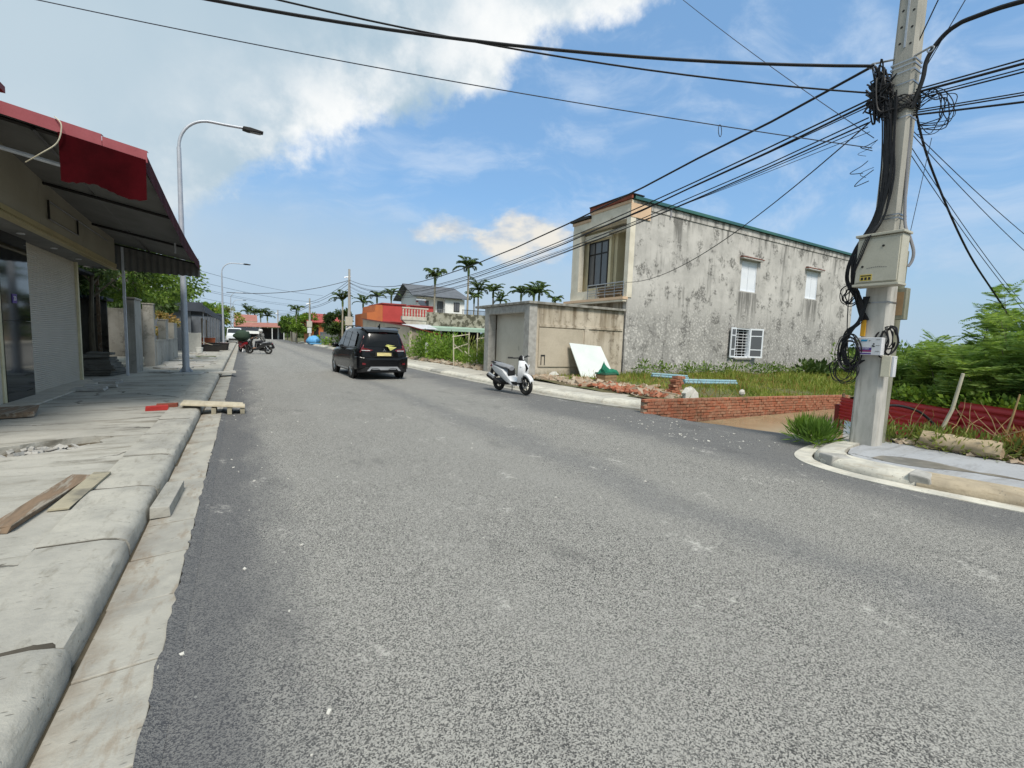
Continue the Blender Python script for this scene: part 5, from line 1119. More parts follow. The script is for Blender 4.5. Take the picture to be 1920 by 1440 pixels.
m = MB(); m.box((-0.0625, -0.03, 0.075), (-0.0607, 0.14, 0.110)); m.build('purple_strip', 'sign_purple', r)
text_mesh('purple_strip_text', 'LẮP ĐẶT', 0.031, 'sign_white', r, on_x(0.055, 0.092, -0.0632), 0.0006)
m = MB(); m.box((-0.0625, -0.03, 0.046), (-0.0607, 0.145, 0.073)); m.build('magenta_strip', 'sign_magenta', r)
m = MB(); m.box((-0.0625, -0.03, 0.012), (-0.0607, 0.125, 0.030)); m.build('lower_text_strip', 'sign_purple', r)
for y, z in ((-0.055, 0.165), (-0.045, 0.135), (-0.06, 0.13)): m = MB(); m.cyl((-0.066, y, z), 0.011, 0.006, 10, 'x'); m.build('lock', 'ink', r)
for z in (0.225, 0.14, 0.055): m = MB(); m.box((-0.0625, -0.13, z), (-0.0607, -0.08, z + .007)); m.build('vent_mark', 'ink_grey', r)
r = thing('cream_box', 'narrow cream plastic box hanging low on the utility pole', 'junction box', (8.12, 2.91, 1.17)); m = MB(); m.box((-0.06, -0.055, 0.0), (0.05, 0.06, 0.31)); m.build('case', 'box_cream', r, bevel=0.006); m = MB(); m.box((-0.05, -0.088, 0.004), (0.05, -0.057, 0.306)); m.build('side_cover', 'box_white', r, bevel=0.004); m = MB(); m.cyl((0.0, -0.0905, 0.28), 0.009, 0.003, 8, 'y'); m.build('screw', 'ink', r)
r = thing('old_meter_box', 'brown open meter box on the mossy old pole', 'meter box', (8.42, 2.98, 2.02)); m = MB(); m.box((-0.06, -0.11, 0.0), (0.08, 0.03, 0.46)); m.build('case', 'pole_old', r, bevel=0.006); m = MB(); m.box((-0.066, -0.085, 0.06), (-0.061, 0.005, 0.40)); m.build('door', 'crate_wood', r)
m = MB(); m.box((8.055, 3.215, 1.76), (8.08, 3.275, 2.0)); tag(m.build('yellow_strap', 'strap_yellow'), 'short orange-yellow strip fixed to the utility pole above the white box', 'strap')

# ---- cables
def cable(name, label, cat, pts, r, mat='cable', group=None, n=6):
    m = MB(); m.tube(pts, r, n); return tag(m.build(name, mat, None, True), label, cat, group)
def ext(a, b, f): a, b = Vector(a), Vector(b); return tuple(b + (b - a) * f)
a = (8.12, 3.48, 5.74); b = ext((7.32, 3.15, 5.39), (0.61, 7.0, 5.81), 0.9)
cable('overhead_cable', 'thick black cable crossing the road to the upper left, topmost at the pole', 'cable', catenary(a, (-5.6, 10.6, 6.95), 0.55, 26), 0.021)
cable('overhead_cable', 'thin black cable crossing the road just under the thick topmost one', 'cable', catenary((8.12, 3.48, 5.36), (-5.0, 10.3, 7.35), 0.50, 26), 0.012)
cable('overhead_cable', 'thin grey wire crossing the road lowest, with a small loop near the pole', 'cable', catenary((8.12, 3.4, 4.55), (-9.0, 13.4, 7.55), 0.28, 26), 0.007, 'cable_grey')
_w = catenary((8.12, 3.4, 4.55), (-9.0, 13.4, 7.55), 0.28, 26)[3]
cable('wire_loop', 'small loop of wire hanging on the lowest crossing wire', 'cable', [(_w[0] + 0.08 * math.cos(q), _w[1] + 0.03 * math.cos(q), _w[2] - 0.07 + 0.08 * math.sin(q)) for q in [i * 0.5 for i in range(26)]], 0.005, 'cable_grey')
cable('overhead_cable', 'thin wire slanting steeply up from the pole over the grey house', 'cable', catenary((8.15, 3.4, 4.7), (7.3, 8.6, 10.6), 0.12), 0.006, 'cable_grey')
cable('overhead_cable', 'thin dark wire rising from the pole top to the upper right, near the shaft', 'cable', catenary((8.2, 3.01, 5.85), (8.1, 2.3, 7.6), 0.01), 0.008)
cable('overhead_cable', 'thin wire to the upper right, second from the pole shaft', 'cable', catenary((8.2, 2.90, 5.45), (8.15, 2.0, 7.2), 0.01), 0.006, 'cable_grey')
cable('overhead_cable', 'thick black cable bending up beside the pole and off to the right', 'cable', spline([(8.15, 2.98, 4.95), (8.17, 2.90, 5.30), (8.18, 2.88, 5.55), (8.2, 2.79, 5.74), (8.2, 2.62, 5.86), (8.2, 2.3, 5.86), (8.15, 0.8, 5.70), (8.0, -4, 5.9)], 8), [0.028] * 20 + [0.030] * 37, n=8)
for i, (z0, z1, rr) in enumerate(((5.20, 5.03, .010), (5.16, 4.98, .016), (5.10, 4.92, .008), (5.07, 4.88, .010), (4.92, 4.64, .008), (4.89, 4.61, .009), (4.86, 4.53, .013))):
    a = Vector((8.17, 2.96, z0)); k_ = Vector((8.2, 1.93, z1 + .13)); b = a + (k_ - a) * 9
    cable('overhead_cable', ('topmost', 'second and thickest', 'third and thinnest', 'lowest', 'top', 'middle', 'thick bottom')[i] + (' black cable of the upper bundle leaving the pole to the right' if i < 4 else ' black cable of the lower bundle leaving the pole to the right'), 'cable', catenary(a, b, 0.12, 20), rr, 'cable', 'upper cables right of the pole' if i < 4 else 'lower cables right of the pole')
cable('overhead_cable', 'thick black drop cable falling from the pole down to the right', 'cable', spline([(8.3, 3.02, 5.1), (9.2, 3.05, 4.45), (11.0, 3.0, 3.40), (13.0, 2.95, 2.62), (16.5, 2.9, 1.35)], 8), 0.016)
for i, (z0, x1, y1, z1) in enumerate(((4.75, 16.5, 2.35, 3.25), (4.70, 16.5, 2.55, 3.05), (4.55, 15.5, 2.85, 2.35), (4.45, 15.5, 2.75, 2.1))):
    cable('overhead_cable', ('uppermost', 'second', 'third', 'lowest')[i] + ' thin grey service wire falling from the pole to the lower right', 'cable', catenary((8.3, 3.03, z0), (x1, y1, z1), 0.12, 16), 0.006, 'cable_grey', 'thin service wires right of the pole')
cable('overhead_cable', 'faint wire bowing down to the cabinet on the right of the pole', 'cable', catenary((8.25, 2.75, 4.5), (8.2, 2.86, 3.15), 0.0, 8), 0.004, 'cable_grey')
# street-long cables to the second pole
for i, (z0, z2, sag, rr) in enumerate(((5.74, 7.25, 1.75, .020), (5.28, 7.0, 1.75, .013), (5.22, 6.95, 1.85, .016), (5.18, 6.9, 1.7, .008), (5.00, 6.6, 1.75, .010), (4.94, 6.5, 1.78, .012), (4.88, 6.2, 1.55, .007))):
    pts = catenary((8.12, 3.48, z0), (9.62 + .02 * i, 49.9, z2), sag, 30)
    if i in (0, 2, 4): pts = [(x + .012 * math.sin(i + 2.1 * q), y, z + .010 * math.cos(3.3 * q)) for q, (x, y, z) in enumerate(pts)]
    cable('overhead_cable', '%s street cable from the top, running along the street before the grey house' % ('thickest black first', 'dark second', 'twisted thick third', 'thin fourth', 'wavy fifth', 'dark sixth', 'thin lowest seventh')[i], 'cable', pts, rr, 'cable', 'parallel street cables in front of the grey house')
cable('overhead_cable', 'sagging service cable from the pole to the balcony corner of the grey house', 'cable', catenary((8.12, 3.45, 4.95), (14.0, 14.4, 4.15), 0.62, 22), 0.010)
cable('overhead_cable', 'very thin wire from the pole running low along the grey house roof', 'cable', catenary((8.12, 3.45, 4.8), (9.64, 50, 5.9), 1.2, 22), 0.005, 'cable_grey')
# tangle of cables at the pole and the bundle down its side
def tangle(name, label, n, gen, r, k=7):
    m = MB()
    for i in range(n): m.tube(spline(gen(i), k), r * random.uniform(.6, 1.3), 5)
    return tag(m.build(name, 'cable', None, True), label, 'cables')
U = random.uniform
tangle('cable_tangle', 'dense tangle of black cables knotted around the utility pole', 46, lambda i: [(8.08 + U(-.08, .06), 3.42 + U(-.12, .10), U(5.0, 5.75)) if q % 2 else (8.06 + U(-.06, .06), 3.28 + U(-.14, .12), U(4.85, 5.5)) for q in range(4)], 0.011)
tangle('cable_tangle', 'loops of black cable wound around the pole below the steel bands', 12, lambda i: [(PX + .17 * math.cos(a + .3 * i), PY + .2 * math.sin(a + .3 * i), 5.05 + U(-.12, .12)) for a in [q * .7 for q in range(10)]], 0.009, 4)
tangle('cable_tangle', 'loose thin wire loops hanging right of the pole', 9, lambda i: [(8.2, 2.92, 5.05 + U(-.15, .2)), (8.18, 2.72 + U(-.1, .08), 5.05 + U(-.1, .1)), (8.18, 2.58 + U(-.08, .1), 4.86 + U(-.1, .1)), (8.18, 2.66 + U(-.1, .1), 4.62 + U(-.08, .1)), (8.2, 2.9, 4.68 + U(-.1, .1))], 0.006, 6)
tangle('cable_tangle', 'curly stray wires sticking out left of the pole', 5, lambda i: (lambda y, z: [(8.08, y, z), (8.06, y + U(.05, .15), z + U(-.1, .05)), (8.05, y + U(.1, .22), z - U(.05, .2)), (8.06, y + U(.02, .12), z - U(.12, .25))])(U(3.3, 3.45), U(4.2, 4.95)), 0.005, 6)
tangle('cable_bundle', 'thick bundle of black cables running down the left side of the pole to the cabinet', 22, lambda i: (lambda o, e: [(8.06 + U(-.05, .03), 3.25 + o, 5.05 + U(0, .2)), (8.05, 3.20 + o * .8 + U(-.02, .02), 4.6), (8.03, 3.17 + o * .8 + U(-.03, .03), 4.0), (8.00, 3.19 + o * .7 + U(-.02, .05), 3.45), (7.93, 3.33 + e + U(-.03, .03), 3.0), (7.95, 3.36 + e * 1.1 + U(-.02, .05), 2.6), (8.03, 3.30 + U(-.03, .06), 2.25), (8.07, 3.24 + U(-.05, .05), 2.0)])(U(-.13, .07), U(-.02, .10)), 0.010, 6)
tangle('cable_bundle', 'thin dark cables crossing the face of the beige cabinet', 3, lambda i: [(8.06, 3.10, 3.9), (8.03, 3.12, 3.5), (7.815, 3.17 + .02 * i, 3.2), (7.81, 3.26 + .02 * i, 2.9), (7.83, 3.345 + .01 * i, 2.65), (7.95, 3.37, 2.45)], 0.008, 6)
def loops(cy, cz, ry, rz, n, turns, x=7.99):
    def f(i):
        oy, oz, s = U(-.05, .05), U(-.06, .06), U(.7, 1.1); ph = U(0, 6); return [(x + U(-.05, .03), cy + oy + ry * s * math.cos(ph + q * .62) * (1 + .05 * math.sin(q)), cz + oz + rz * s * math.sin(ph + q * .62)) for q in range(int(turns * 10))]
    return f
tangle('cable_coil', 'big messy coil of black cable hanging left of the white junction box', 6, loops(3.40, 1.50, .15, .27, 8, 1.5), 0.008, 4)
tangle('cable_coil', 'lowest loops of black cable drooping beside the pole', 6, loops(3.42, 1.20, .17, .20, 6, 1.3), 0.006, 4)
tangle('cable_coil', 'loose cable loops left of the cabinet bottom', 5, loops(3.44, 2.35, .10, .15, 5, 1.2), 0.008, 4)
tangle('cable_coil', 'black cable ring on the right of the white junction box', 6, loops(2.965, 1.70, .09, .20, 5, 1.0, 8.13), 0.012, 4)
tangle('cable_coil', 'thick black cable knot above the coil on the pole', 10, lambda i: [(8.05, 3.24 + U(-.04, .04), 2.35), (8.03, 3.26 + U(-.04, .06), 2.0), (8.0, 3.40 + U(-.05, .05), 1.82), (7.99, 3.44 + U(-.04, .04), 1.55), (8.0, 3.34 + U(-.05, .05), 1.3), (8.04, 3.20 + U(-.04, .04), 1.40)], 0.011, 6)
cable('hanging_cable', 'single cable hanging straight down left of the cabinet', 'cable', spline([(7.95, 3.42, 2.6), (7.96, 3.43, 2.2), (7.97, 3.40, 1.7), (8.0, 3.34, 1.3)], 6), 0.007)
cable('conduit_pipe', 'grey plastic conduit curving down the right side of the pole into the cabinet', 'conduit', spline([(8.2, 3.0, 4.9), (8.2, 2.97, 4.05), (8.18, 2.92, 3.4), (8.12, 2.82, 3.15), (8.1, 2.755, 2.95), (8.1, 2.76, 2.82), (8.08, 2.79, 2.74)], 7), 0.020, 'conduit', n=8)

# ---- small things on that corner
r = thing('stone_block', 'long rough tan stone block lying on the corner by the red fence', 'stone', (8.85, 2.22, 0.12), 0)
m = MB(); n = 9; rs = []
for i in range(n):
    t = i / (n - 1); rs.append([(0.135 * U(.78, 1.12) * math.cos(a) * (1.0 if 0 < i < n - 1 else .8), (t - .5) * 0.86 + U(-.02, .02), 0.125 + 0.125 * U(.88, 1.08) * math.sin(a)) for a in [2 * math.pi * (q + .5) / 10 for q in range(10)]])
m.rings(rs); m.build('block', 'stone', r, True)
def rod(name, label, cat, pts, rr, mat, group=None):
    m = MB(); m.tube(pts, rr, 8); return tag(m.build(name, mat, None, True), label, cat, group)
rod('stake', 'pale wooden stake leaning before the red fence', 'stake', [(9.75, 2.75, 0.08), (9.80, 2.60, .65), (9.78, 2.52, 1.24)], [.028, .026, .022], 'bamboo')
rod('stake', 'thin dry stick standing by the red fence near the frame edge', 'stake', [(9.45, 1.95, 0.1), (9.50, 1.88, .6), (9.5, 1.83, 1.0)], [.016, .014, .01], 'twig')
rod('rail', 'dark rail lying along the foot of the red fence', 'rail', [(9.35, 2.05, 0.17), (9.1, 0.2, 0.16)], .022, 'frame_dark')
rod('hose', 'black hose arching out of the weeds behind the pole', 'hose', spline([(9.1, 3.5, .35), (9.5, 3.35, .62), (9.9, 3.05, .55), (10.1, 2.8, .25)], 6), .022, 'cable')
m = MB()
for i in range(150):
    t = random.random(); m.rough_box((8.75 + .35 * random.random(), 3.0 - 3.4 * t, 0.13 + .03 * random.random()), (U(.03, .12), U(.02, .08), U(.01, .04)), .008, U(0, 6), .5)
tag(m.build('rubble', 'rubble'), 'brown litter and stone chips at the weedy edge of the corner pavement', 'rubble', kind='stuff')
# red corrugated fence: sheets lapped along a line, ribs horizontal
fr = thing('sheet_fence', 'red corrugated sheet-metal fence behind the corner', 'fence', (10.4, 2.8, 0.0))
FA, FB = Vector((9.42, 1.30, 0)), Vector((12.05, 5.15, 0)); dF = FB - FA
for i, (t0, t1, z1, off) in enumerate(((-0.9, -0.35, .88, 0), (-0.36, 0.06, .86, .02), (0.05, 0.36, .80, -.02), (0.35, 0.68, .66, .02), (0.67, 1.0, .52, 0))):
    a = FA + dF * t0; b = FA + dF * t1; m = MB(); nm = Vector((-dF.y, dF.x, 0)).normalized()
    m.corr(tuple(a + nm * off + Vector((0, 0, -.05))), (0, 0, z1), tuple(b - a), 48, 2, .022, 7, nrm=tuple(nm)); child(m, 'sheet', 'fence_red', fr, True)
for t in (-.35, .05, .36, .68, 1.0):
    p = FA + dF * t - Vector((-dF.y, dF.x, 0)).normalized() * .06; m = MB(); m.tube([tuple(p + Vector((0, 0, -.3))), tuple(p + Vector((0, 0, .55)))], .03, 6); child(m, 'post', 'plank_brown', fr)
m = MB(); m.box((12.05, 5.15, -.5), (12.35, 5.25, .28)); child(m, 'end_sheet', 'dark_red', fr)

# ================================================================== vegetation
def crown_points(n, rad, clumps, shell=0.55):
    """points gathered in clumps through an ellipsoid crown, plus outward directions"""
    rad = np.asarray(rad, float); c = unit(rng.normal(size=(clumps, 3))) * (shell + (1 - shell) * rng.random((clumps, 1))) ** 0.8
    c[:, 2] = np.where(c[:, 2] < -0.5, -0.5 + 0.2 * rng.random(clumps), c[:, 2])
    idx = rng.integers(0, clumps, n); spread = 0.13 + 0.17 * rng.random(clumps)
    d = unit(rng.normal(size=(n, 3))) * (rng.random((n, 1)) ** 0.5)
    P = (c[idx] + d * spread[idx][:, None]) * rad
    D = unit(d * 0.8 + c[idx] * 0.5 + rng.normal(size=(n, 3)) * 0.55 + np.array([0, 0, -0.25]))
    return P, D, c * rad
def tree(name, label, loc, h, rad, n, L, W, mat, trunk_r=0.12, lean=(0, 0), clumps=40, group=None, cat='tree', stems=1):
    r = thing(name, label, cat, loc, 0, group); rad = np.asarray(rad, float); cz = h - rad[2]
    P, D, C = crown_points(n, rad, clumps); P = P + np.array([lean[0], lean[1], cz]); C = C + np.array([lean[0], lean[1], cz])
    V, Q = leaf_arrays(P, D, rng.uniform(.7, 1.3, n) * L, rng.uniform(.7, 1.2, n) * W)
    plain_link('crown', arr_mesh('crown', V, Q), mat, r)
    m = MB(); top = Vector((lean[0], lean[1], cz))
    m.tube(spline([(0, 0, -0.1), (lean[0] * .2 + U(-.05, .05), lean[1] * .2, cz * .4), (lean[0] * .7, lean[1] * .7, cz * .8), tuple(top + Vector((0, 0, rad[2] * .4)))], 4), [trunk_r * (1.15 - .075 * q) for q in range(13)], 8)
    for i in range(min(10, clumps)):
        e = Vector(C[i]); s = top.lerp(Vector((0, 0, cz * .55)), U(0, .8)); m.tube([tuple(s), tuple(s.lerp(e, .5) + Vector((0, 0, .1))), tuple(e)], [trunk_r * .45, trunk_r * .3, trunk_r * .1], 5)
    m.build('trunk', 'bark', r, True); return r
# yard tree above the gate and low wall
tree('yard_tree', 'leafy green tree overhanging the gate pillars behind the nearest lamp', (-3.9, 23.6, 0.1), 5.0, (2.25, 2.9, 1.55), 9000, .17, .085, 'leaf_tree', .14, (0.3, 0), 70)
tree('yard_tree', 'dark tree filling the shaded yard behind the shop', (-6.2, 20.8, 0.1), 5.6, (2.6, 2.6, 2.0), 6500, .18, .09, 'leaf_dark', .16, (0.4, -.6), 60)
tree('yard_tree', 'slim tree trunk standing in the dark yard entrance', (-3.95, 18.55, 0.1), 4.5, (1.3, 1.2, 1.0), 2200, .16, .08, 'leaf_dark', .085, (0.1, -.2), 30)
tree('bush', 'reddish-brown bush behind the low wall', (-3.75, 29.6, 0.1), 2.3, (.9, 1.3, .7), 900, .16, .09, 'dry_weed', .05, (0, 0), 16, cat='bush')
for x, y, h, rr, mt, lb in ((-4.6, 33, 5.2, 1.9, 'leaf_dark', 'dark treetop behind the water tank of the awning house'), (-5.0, 72, 5.6, 3.2, 'leaf_bright', 'bright green tree past the awning house on the left'), (-3.5, 96, 6.2, 3.6, 'leaf_yellow', 'yellow-green tree at the far end of the left side'), (-6.5, 118, 6.5, 4, 'leaf_tree', 'green tree left of the red-roofed hall')):
    tree('roadside_tree', lb, (x, y, 0.0), h, (rr, rr, h * .32), 2600, .045 * y ** .5, .024 * y ** .5, mt, .13, clumps=34)
for x, y, h, rr, mt, lb in ((9.3, 53.5, 4.3, 1.5, 'leaf_dark', 'round dark green tree behind the second pole'), (8.9, 78, 4.6, 2.4, 'leaf_bright', 'bright green tree on the right by the blue tarp'), (7.7, 92, 5.2, 2.0, 'leaf_tree', 'green tree at the far right bend of the street'), (10.4, 84, 4.4, 2.3, 'leaf_bright', 'light green tree before the orange house'), (11.5, 66, 3.2, 2.0, 'leaf_yellow', 'low yellowish tree beneath the orange house'), (8.2, 108, 4.4, 1.6, 'leaf_dark', 'small dark tree beside the red-roofed hall')):
    tree('roadside_tree', lb, (x, y, 0.0), h, (rr, rr, h * .36), 2600, .045 * y ** .5, .024 * y ** .5, mt, .12, clumps=30)
# distant wood that closes the horizon
n = 30000; az = rng.uniform(-0.9, 2.0, n); dist = rng.uniform(170, 240, n); hh = (2.2 + 1.6 * np.sin(az * 23) * np.sin(az * 7 + 1) + 1.2 * rng.random(n)) 
Pp = np.stack([np.sin(az) * dist, np.cos(az) * dist, rng.random(n) * hh], 1); V, Q = leaf_arrays(Pp, rng.normal(size=(n, 3)), 1.5, 1.1)
tag(plain_link('distant_wood', arr_mesh('distant_wood', V, Q), 'leaf_dark'), 'far dark line of trees on the horizon', 'trees', kind='stuff')
# ---- areca palms
def palm_meshes():
    m = MB(); m.tube([(0, 0, 0), (.03, 0, .35), (.01, .02, .7), (0, 0, 1.0)], [.10, .085, .075, .07], 8); tr = bpy.data.meshes.new('trunk'); tr.from_pydata(m.v, [], m.f); tr.materials.append(MT['palm_bark'])
    m = MB(); m.tube([(0, 0, -.05), (0, 0, .3), (0, 0, .75)], [.085, .105, .05], 8); sh = bpy.data.meshes.new('crownshaft'); sh.from_pydata(m.v, [], m.f); sh.materials.append(MT['palm_shaft'])
    fr = []
    for v in range(3):
        Vs, Qs = [], []; o = 0
        nf = 13
        for i in range(nf):
            a = 2 * math.pi * i / nf + U(-.25, .25); el = U(.35, 1.45); L = U(1.25, 1.75)
            ax = np.array([math.cos(a), math.sin(a), 0.]); pts = []
            for q in range(9):
                t = q / 8; ang = el - 1.45 * t * t * U(.9, 1.1); pts.append((pts[-1] if pts else np.array([0, 0, .65])) + (ax * math.cos(ang) + np.array([0, 0, math.sin(ang)])) * L / 8 * (q > 0))
            P, D = [], []
            side = np.array([-ax[1], ax[0], 0.])
            for q in range(1, 9):
                for k in range(3):
                    p = pts[q - 1] + (pts[q] - pts[q - 1]) * k / 3; dr = unit((pts[q] - pts[q - 1])[None])[0]
                    for s in (-1, 1): P.append(p); D.append(dr * .75 + side * s * .8 + np.array([0, 0, -.28]))
            P, D = np.array(P), np.array(D); t = np.linspace(0, 1, len(P)); vv, qq = leaf_arrays(P, D, .42 * np.sin(np.pi * (.18 + .75 * t)) + .08, .085, .1)
            Vs.append(vv); Qs.append(qq + o); o += len(vv)
        me = arr_mesh('fronds', np.concatenate(Vs), np.concatenate(Qs)); me.materials.append(MT['leaf_palm']); fr.append(me)
    return tr, sh, fr
PT, PS, PF = palm_meshes()
def palm(i, x, y, ztop, label, s=1.0, zb=0.0):
    r = thing('areca_palm', label, 'palm', (x, y, zb), U(0, 6), 'slender areca palms')
    h = ztop - zb - 0.9 * s
    for me, nm, loc, sc in ((PT, 'trunk', (0, 0, 0), (s, s, h)), (PS, 'crownshaft', (0, 0, h), (s, s, s)), (PF[i % 3], 'fronds', (0, 0, h), (s * U(.72, .9), s * U(.72, .9), s * U(.8, 1.0)))):
        o = bpy.data.objects.new(nm, me); COL.objects.link(o); o.parent = r; o.location = loc; o.scale = sc
    return r
for i, (x, y, z, s, lb) in enumerate(((15.24, 40, 7.6, 1.25, 'palm standing in front of the white house'), (18.58, 40, 8.7, 1.25, 'tallest palm, right of the white house'),
        (23.6, 48, 7.6, 1.3, 'palm leaning crown next to the tallest palm'), (22.6, 47, 6.6, 1.1, 'lower palm squeezed beside the tallest palm'), (25.55, 48, 7.8, 1.35, 'third palm in the row left of the balcony'), (26.0, 47, 6.4, 1.1, 'short palm low in the row behind the garage roof'),
        (28.2, 46, 7.6, 1.35, 'palm in the middle of the row behind the garage'), (30.0, 46, 7.7, 1.4, 'palm with broad crown in the row behind the garage'), (31.4, 47, 7.9, 1.4, 'second to last palm of the row before the balcony'), (34.6, 48, 7.2, 1.2, 'small palm half hidden at the garage roof, nearest the balcony'),
        (9.25, 51.5, 5.6, 1.1, 'palm left of the second pole'), (13.7, 62, 6.3, 1.2, 'palm just right of the second pole'), (15.0, 60, 7.0, 1.25, 'left one of two palms above the red building'), (16.7, 59.5, 7.4, 1.25, 'right one of two palms above the red building'),
        (1.3, 140, 7.3, 1.9, 'leftmost tiny palm over the far hall'), (2.8, 140, 6.9, 1.7, 'second tiny palm over the far hall'), (4.2, 140, 7.2, 2.0, 'third tiny palm over the far hall'), (5.8, 140, 6.6, 2.0, 'rightmost tiny palm over the far hall'), (7.3, 79, 5.6, 1.2, 'palm rising from the green tree at the right bend'))):
    palm(i, x, y, z, lb, s)
# ---- grass of the vacant lot and roadside weeds
def blades(name, label, cat, n, sampler, hfun, w, mat, spread=.45):
    P = sampler(n); D = np.stack([rng.normal(size=n) * spread, rng.normal(size=n) * spread, np.ones(n)], 1); V, Q = leaf_arrays(P, D, hfun(P), w, .1)
    return tag(plain_link(name, arr_mesh(name, V, Q), mat), label, cat, kind='stuff')
def rect(x0, x1, y0, y1, zf, dens=None):
    def f(n):
        out = []
        while sum(len(o) for o in out) < n:
            x = rng.uniform(x0, x1, n); y = rng.uniform(y0, y1, n)
            if dens is not None: k_ = rng.random(n) < dens(x, y); x, y = x[k_], y[k_]
            z = np.array([zf(a, b) for a, b in zip(x, y)]); out.append(np.stack([x, y, z - .02], 1))
        return np.concatenate(out)[:n]
    return f
def dl(x, y): return np.clip((0.30 + 0.55 * np.clip((x - 10.5) / 3, 0, 1)) * (0.55 + .45 * np.sin(x * 1.9 + y * 2.3) * np.sin(y * 1.1)) + .25 * (y > 12.5), 0.03, 1)
blades('lot_grass', 'bright green grass covering the vacant lot behind the brick wall', 'grass', 15000, rect(9.6, 21, 7.3, 14.3, lot_z, dl), lambda P: rng.uniform(.08, .26, len(P)) * (.75 + .6 * np.sin(P[:, 0] * 1.7) * np.sin(P[:, 1] * 1.3) + .2 * (P[:, 0] > 13)), .022, 'grass')
blades('lot_grass', 'taller grass on the back half of the vacant lot', 'grass', 14000, rect(18, 34.5, 7.3, 14.3, lot_z), lambda P: rng.uniform(.15, .45, len(P)) * (.8 + .5 * np.sin(P[:, 0] * 1.1 + 1) * np.sin(P[:, 1] * 1.7)), .04, 'grass')
blades('lot_grass', 'dry straw-coloured stalks among the lot grass', 'grass', 2600, rect(9.8, 30, 7.3, 14.2, lot_z, dl), lambda P: rng.uniform(.15, .45, len(P)), .02, 'dry_weed')
def plants(name, label, cat, n, centers, rad, h, L, W, mat, kind='stuff', per=60, up=.3):
    Ps, Ds = [], []
    for c in centers:
        k_ = int(per); d = unit(rng.normal(size=(k_, 3))); q = rng.random((k_, 1)) ** .6; p = d * q * np.array([rad, rad, h / 2]) + np.array([c[0], c[1], c[2] + h * .45]); Ps.append(p); Ds.append(d + np.array([0, 0, up]) + rng.normal(size=(k_, 3)) * .4)
    P, D = np.concatenate(Ps), np.concatenate(Ds); V, Q = leaf_arrays(P, D, rng.uniform(.6, 1.3, len(P)) * L, rng.uniform(.7, 1.2, len(P)) * W)
    return tag(plain_link(name, arr_mesh(name, V, Q), mat), label, cat, kind=kind)
plants('wall_weeds', 'leafy weeds along the foot of the grey house wall', 'weeds', 0, [(x, U(13.4, 14.2), lot_z(x, 13.8)) for x in np.arange(14.4, 27, .42)], .38, .75, .14, .07, 'leaf_tree', per=55)
plants('wall_weeds', 'dark broad-leaved weeds at the far end of the house wall', 'weeds', 0, [(x, U(11.5, 13.8), .0) for x in np.arange(26.0, 33, .6)], .5, .95, .34, .17, 'leaf_dark', per=60, up=.6)
plants('wall_weeds', 'tall pale weeds beside the pole at the house corner', 'weeds', 0, [(U(27, 33), U(10, 13), .1) for x in range(16)], .5, 2.2, .24, .09, 'leaf_tree', per=70, up=.9)
# weedy plot up the street on the right
plants('plot_weeds', 'bright green weeds on the plot beside the garage', 'weeds', 0, [(U(9.7, 13.5), U(19, 30), .1) for q in range(90)], .55, .8, .22, .07, 'leaf_bright', per=70, up=.9)
plants('plot_weeds', 'tall bright bush on the plot near the car', 'bush', 0, [(U(9.6, 11.2), U(24.5, 30), .1) for q in range(22)], .6, 1.9, .22, .09, 'leaf_bright', per=120, up=.4)
plants('plot_weeds', 'tall grassy weeds against the garage side', 'weeds', 0, [(U(10, 13.5), U(18.6, 22), .1) for q in range(26)], .45, 1.6, .35, .05, 'weed', per=80, up=1.2)
plants('roadside_weeds', 'weeds in front of the far right walls', 'weeds', 0, [(U(9.3, 11.5), U(50, 75), .1) for q in range(30)], .8, 1.2, .4, .2, 'leaf_bright', per=70)
# weeds by the pole and the red fence
plants('pole_weeds', 'tuft of green grass at the left foot of the utility pole', 'grass', 0, [(8.0 + U(-.35, .25), 3.62 + U(-.12, .3), .02) for q in range(16)], .16, .34, .22, .022, 'leaf_bright', per=60, up=1.4)
plants('fence_weeds', 'yellowish weeds in front of the red fence', 'weeds', 0, [(8.75 + U(0, .9), U(1.6, 3.5), .05) for q in range(30)], .22, .36, .12, .026, 'weed', per=70, up=.8)
plants('fence_weeds', 'dry orange-tinged weeds before the bright red sheet', 'weeds', 0, [(9.15 + U(0, .35), U(1.35, 2.1), .1) for q in range(9)], .20, .45, .13, .022, 'dry_weed', per=60, up=.9)
def twigs(name, label, n, box, L):
    m = MB()
    for i in range(n):
        p = Vector((U(*box[0]), U(*box[1]), U(*box[2]))); d = Vector((U(-.6, .6), U(-.6, .6), U(.3, 1))).normalized(); pts = [tuple(p)]
        for q in range(4): d = (d + Vector((U(-.4, .4), U(-.4, .4), U(-.25, .3)))).normalized(); p = p + d * L / 4; pts.append(tuple(p))
        m.tube(pts, [.007, .006, .005, .004, .002], 4)
    return tag(m.build(name, 'twig'), label, 'twigs', kind='stuff')
twigs('dry_twigs', 'bare dry twigs tangled before the red fence', 26, ((8.9, 9.7), (1.5, 3.4), (.1, .35)), .6)
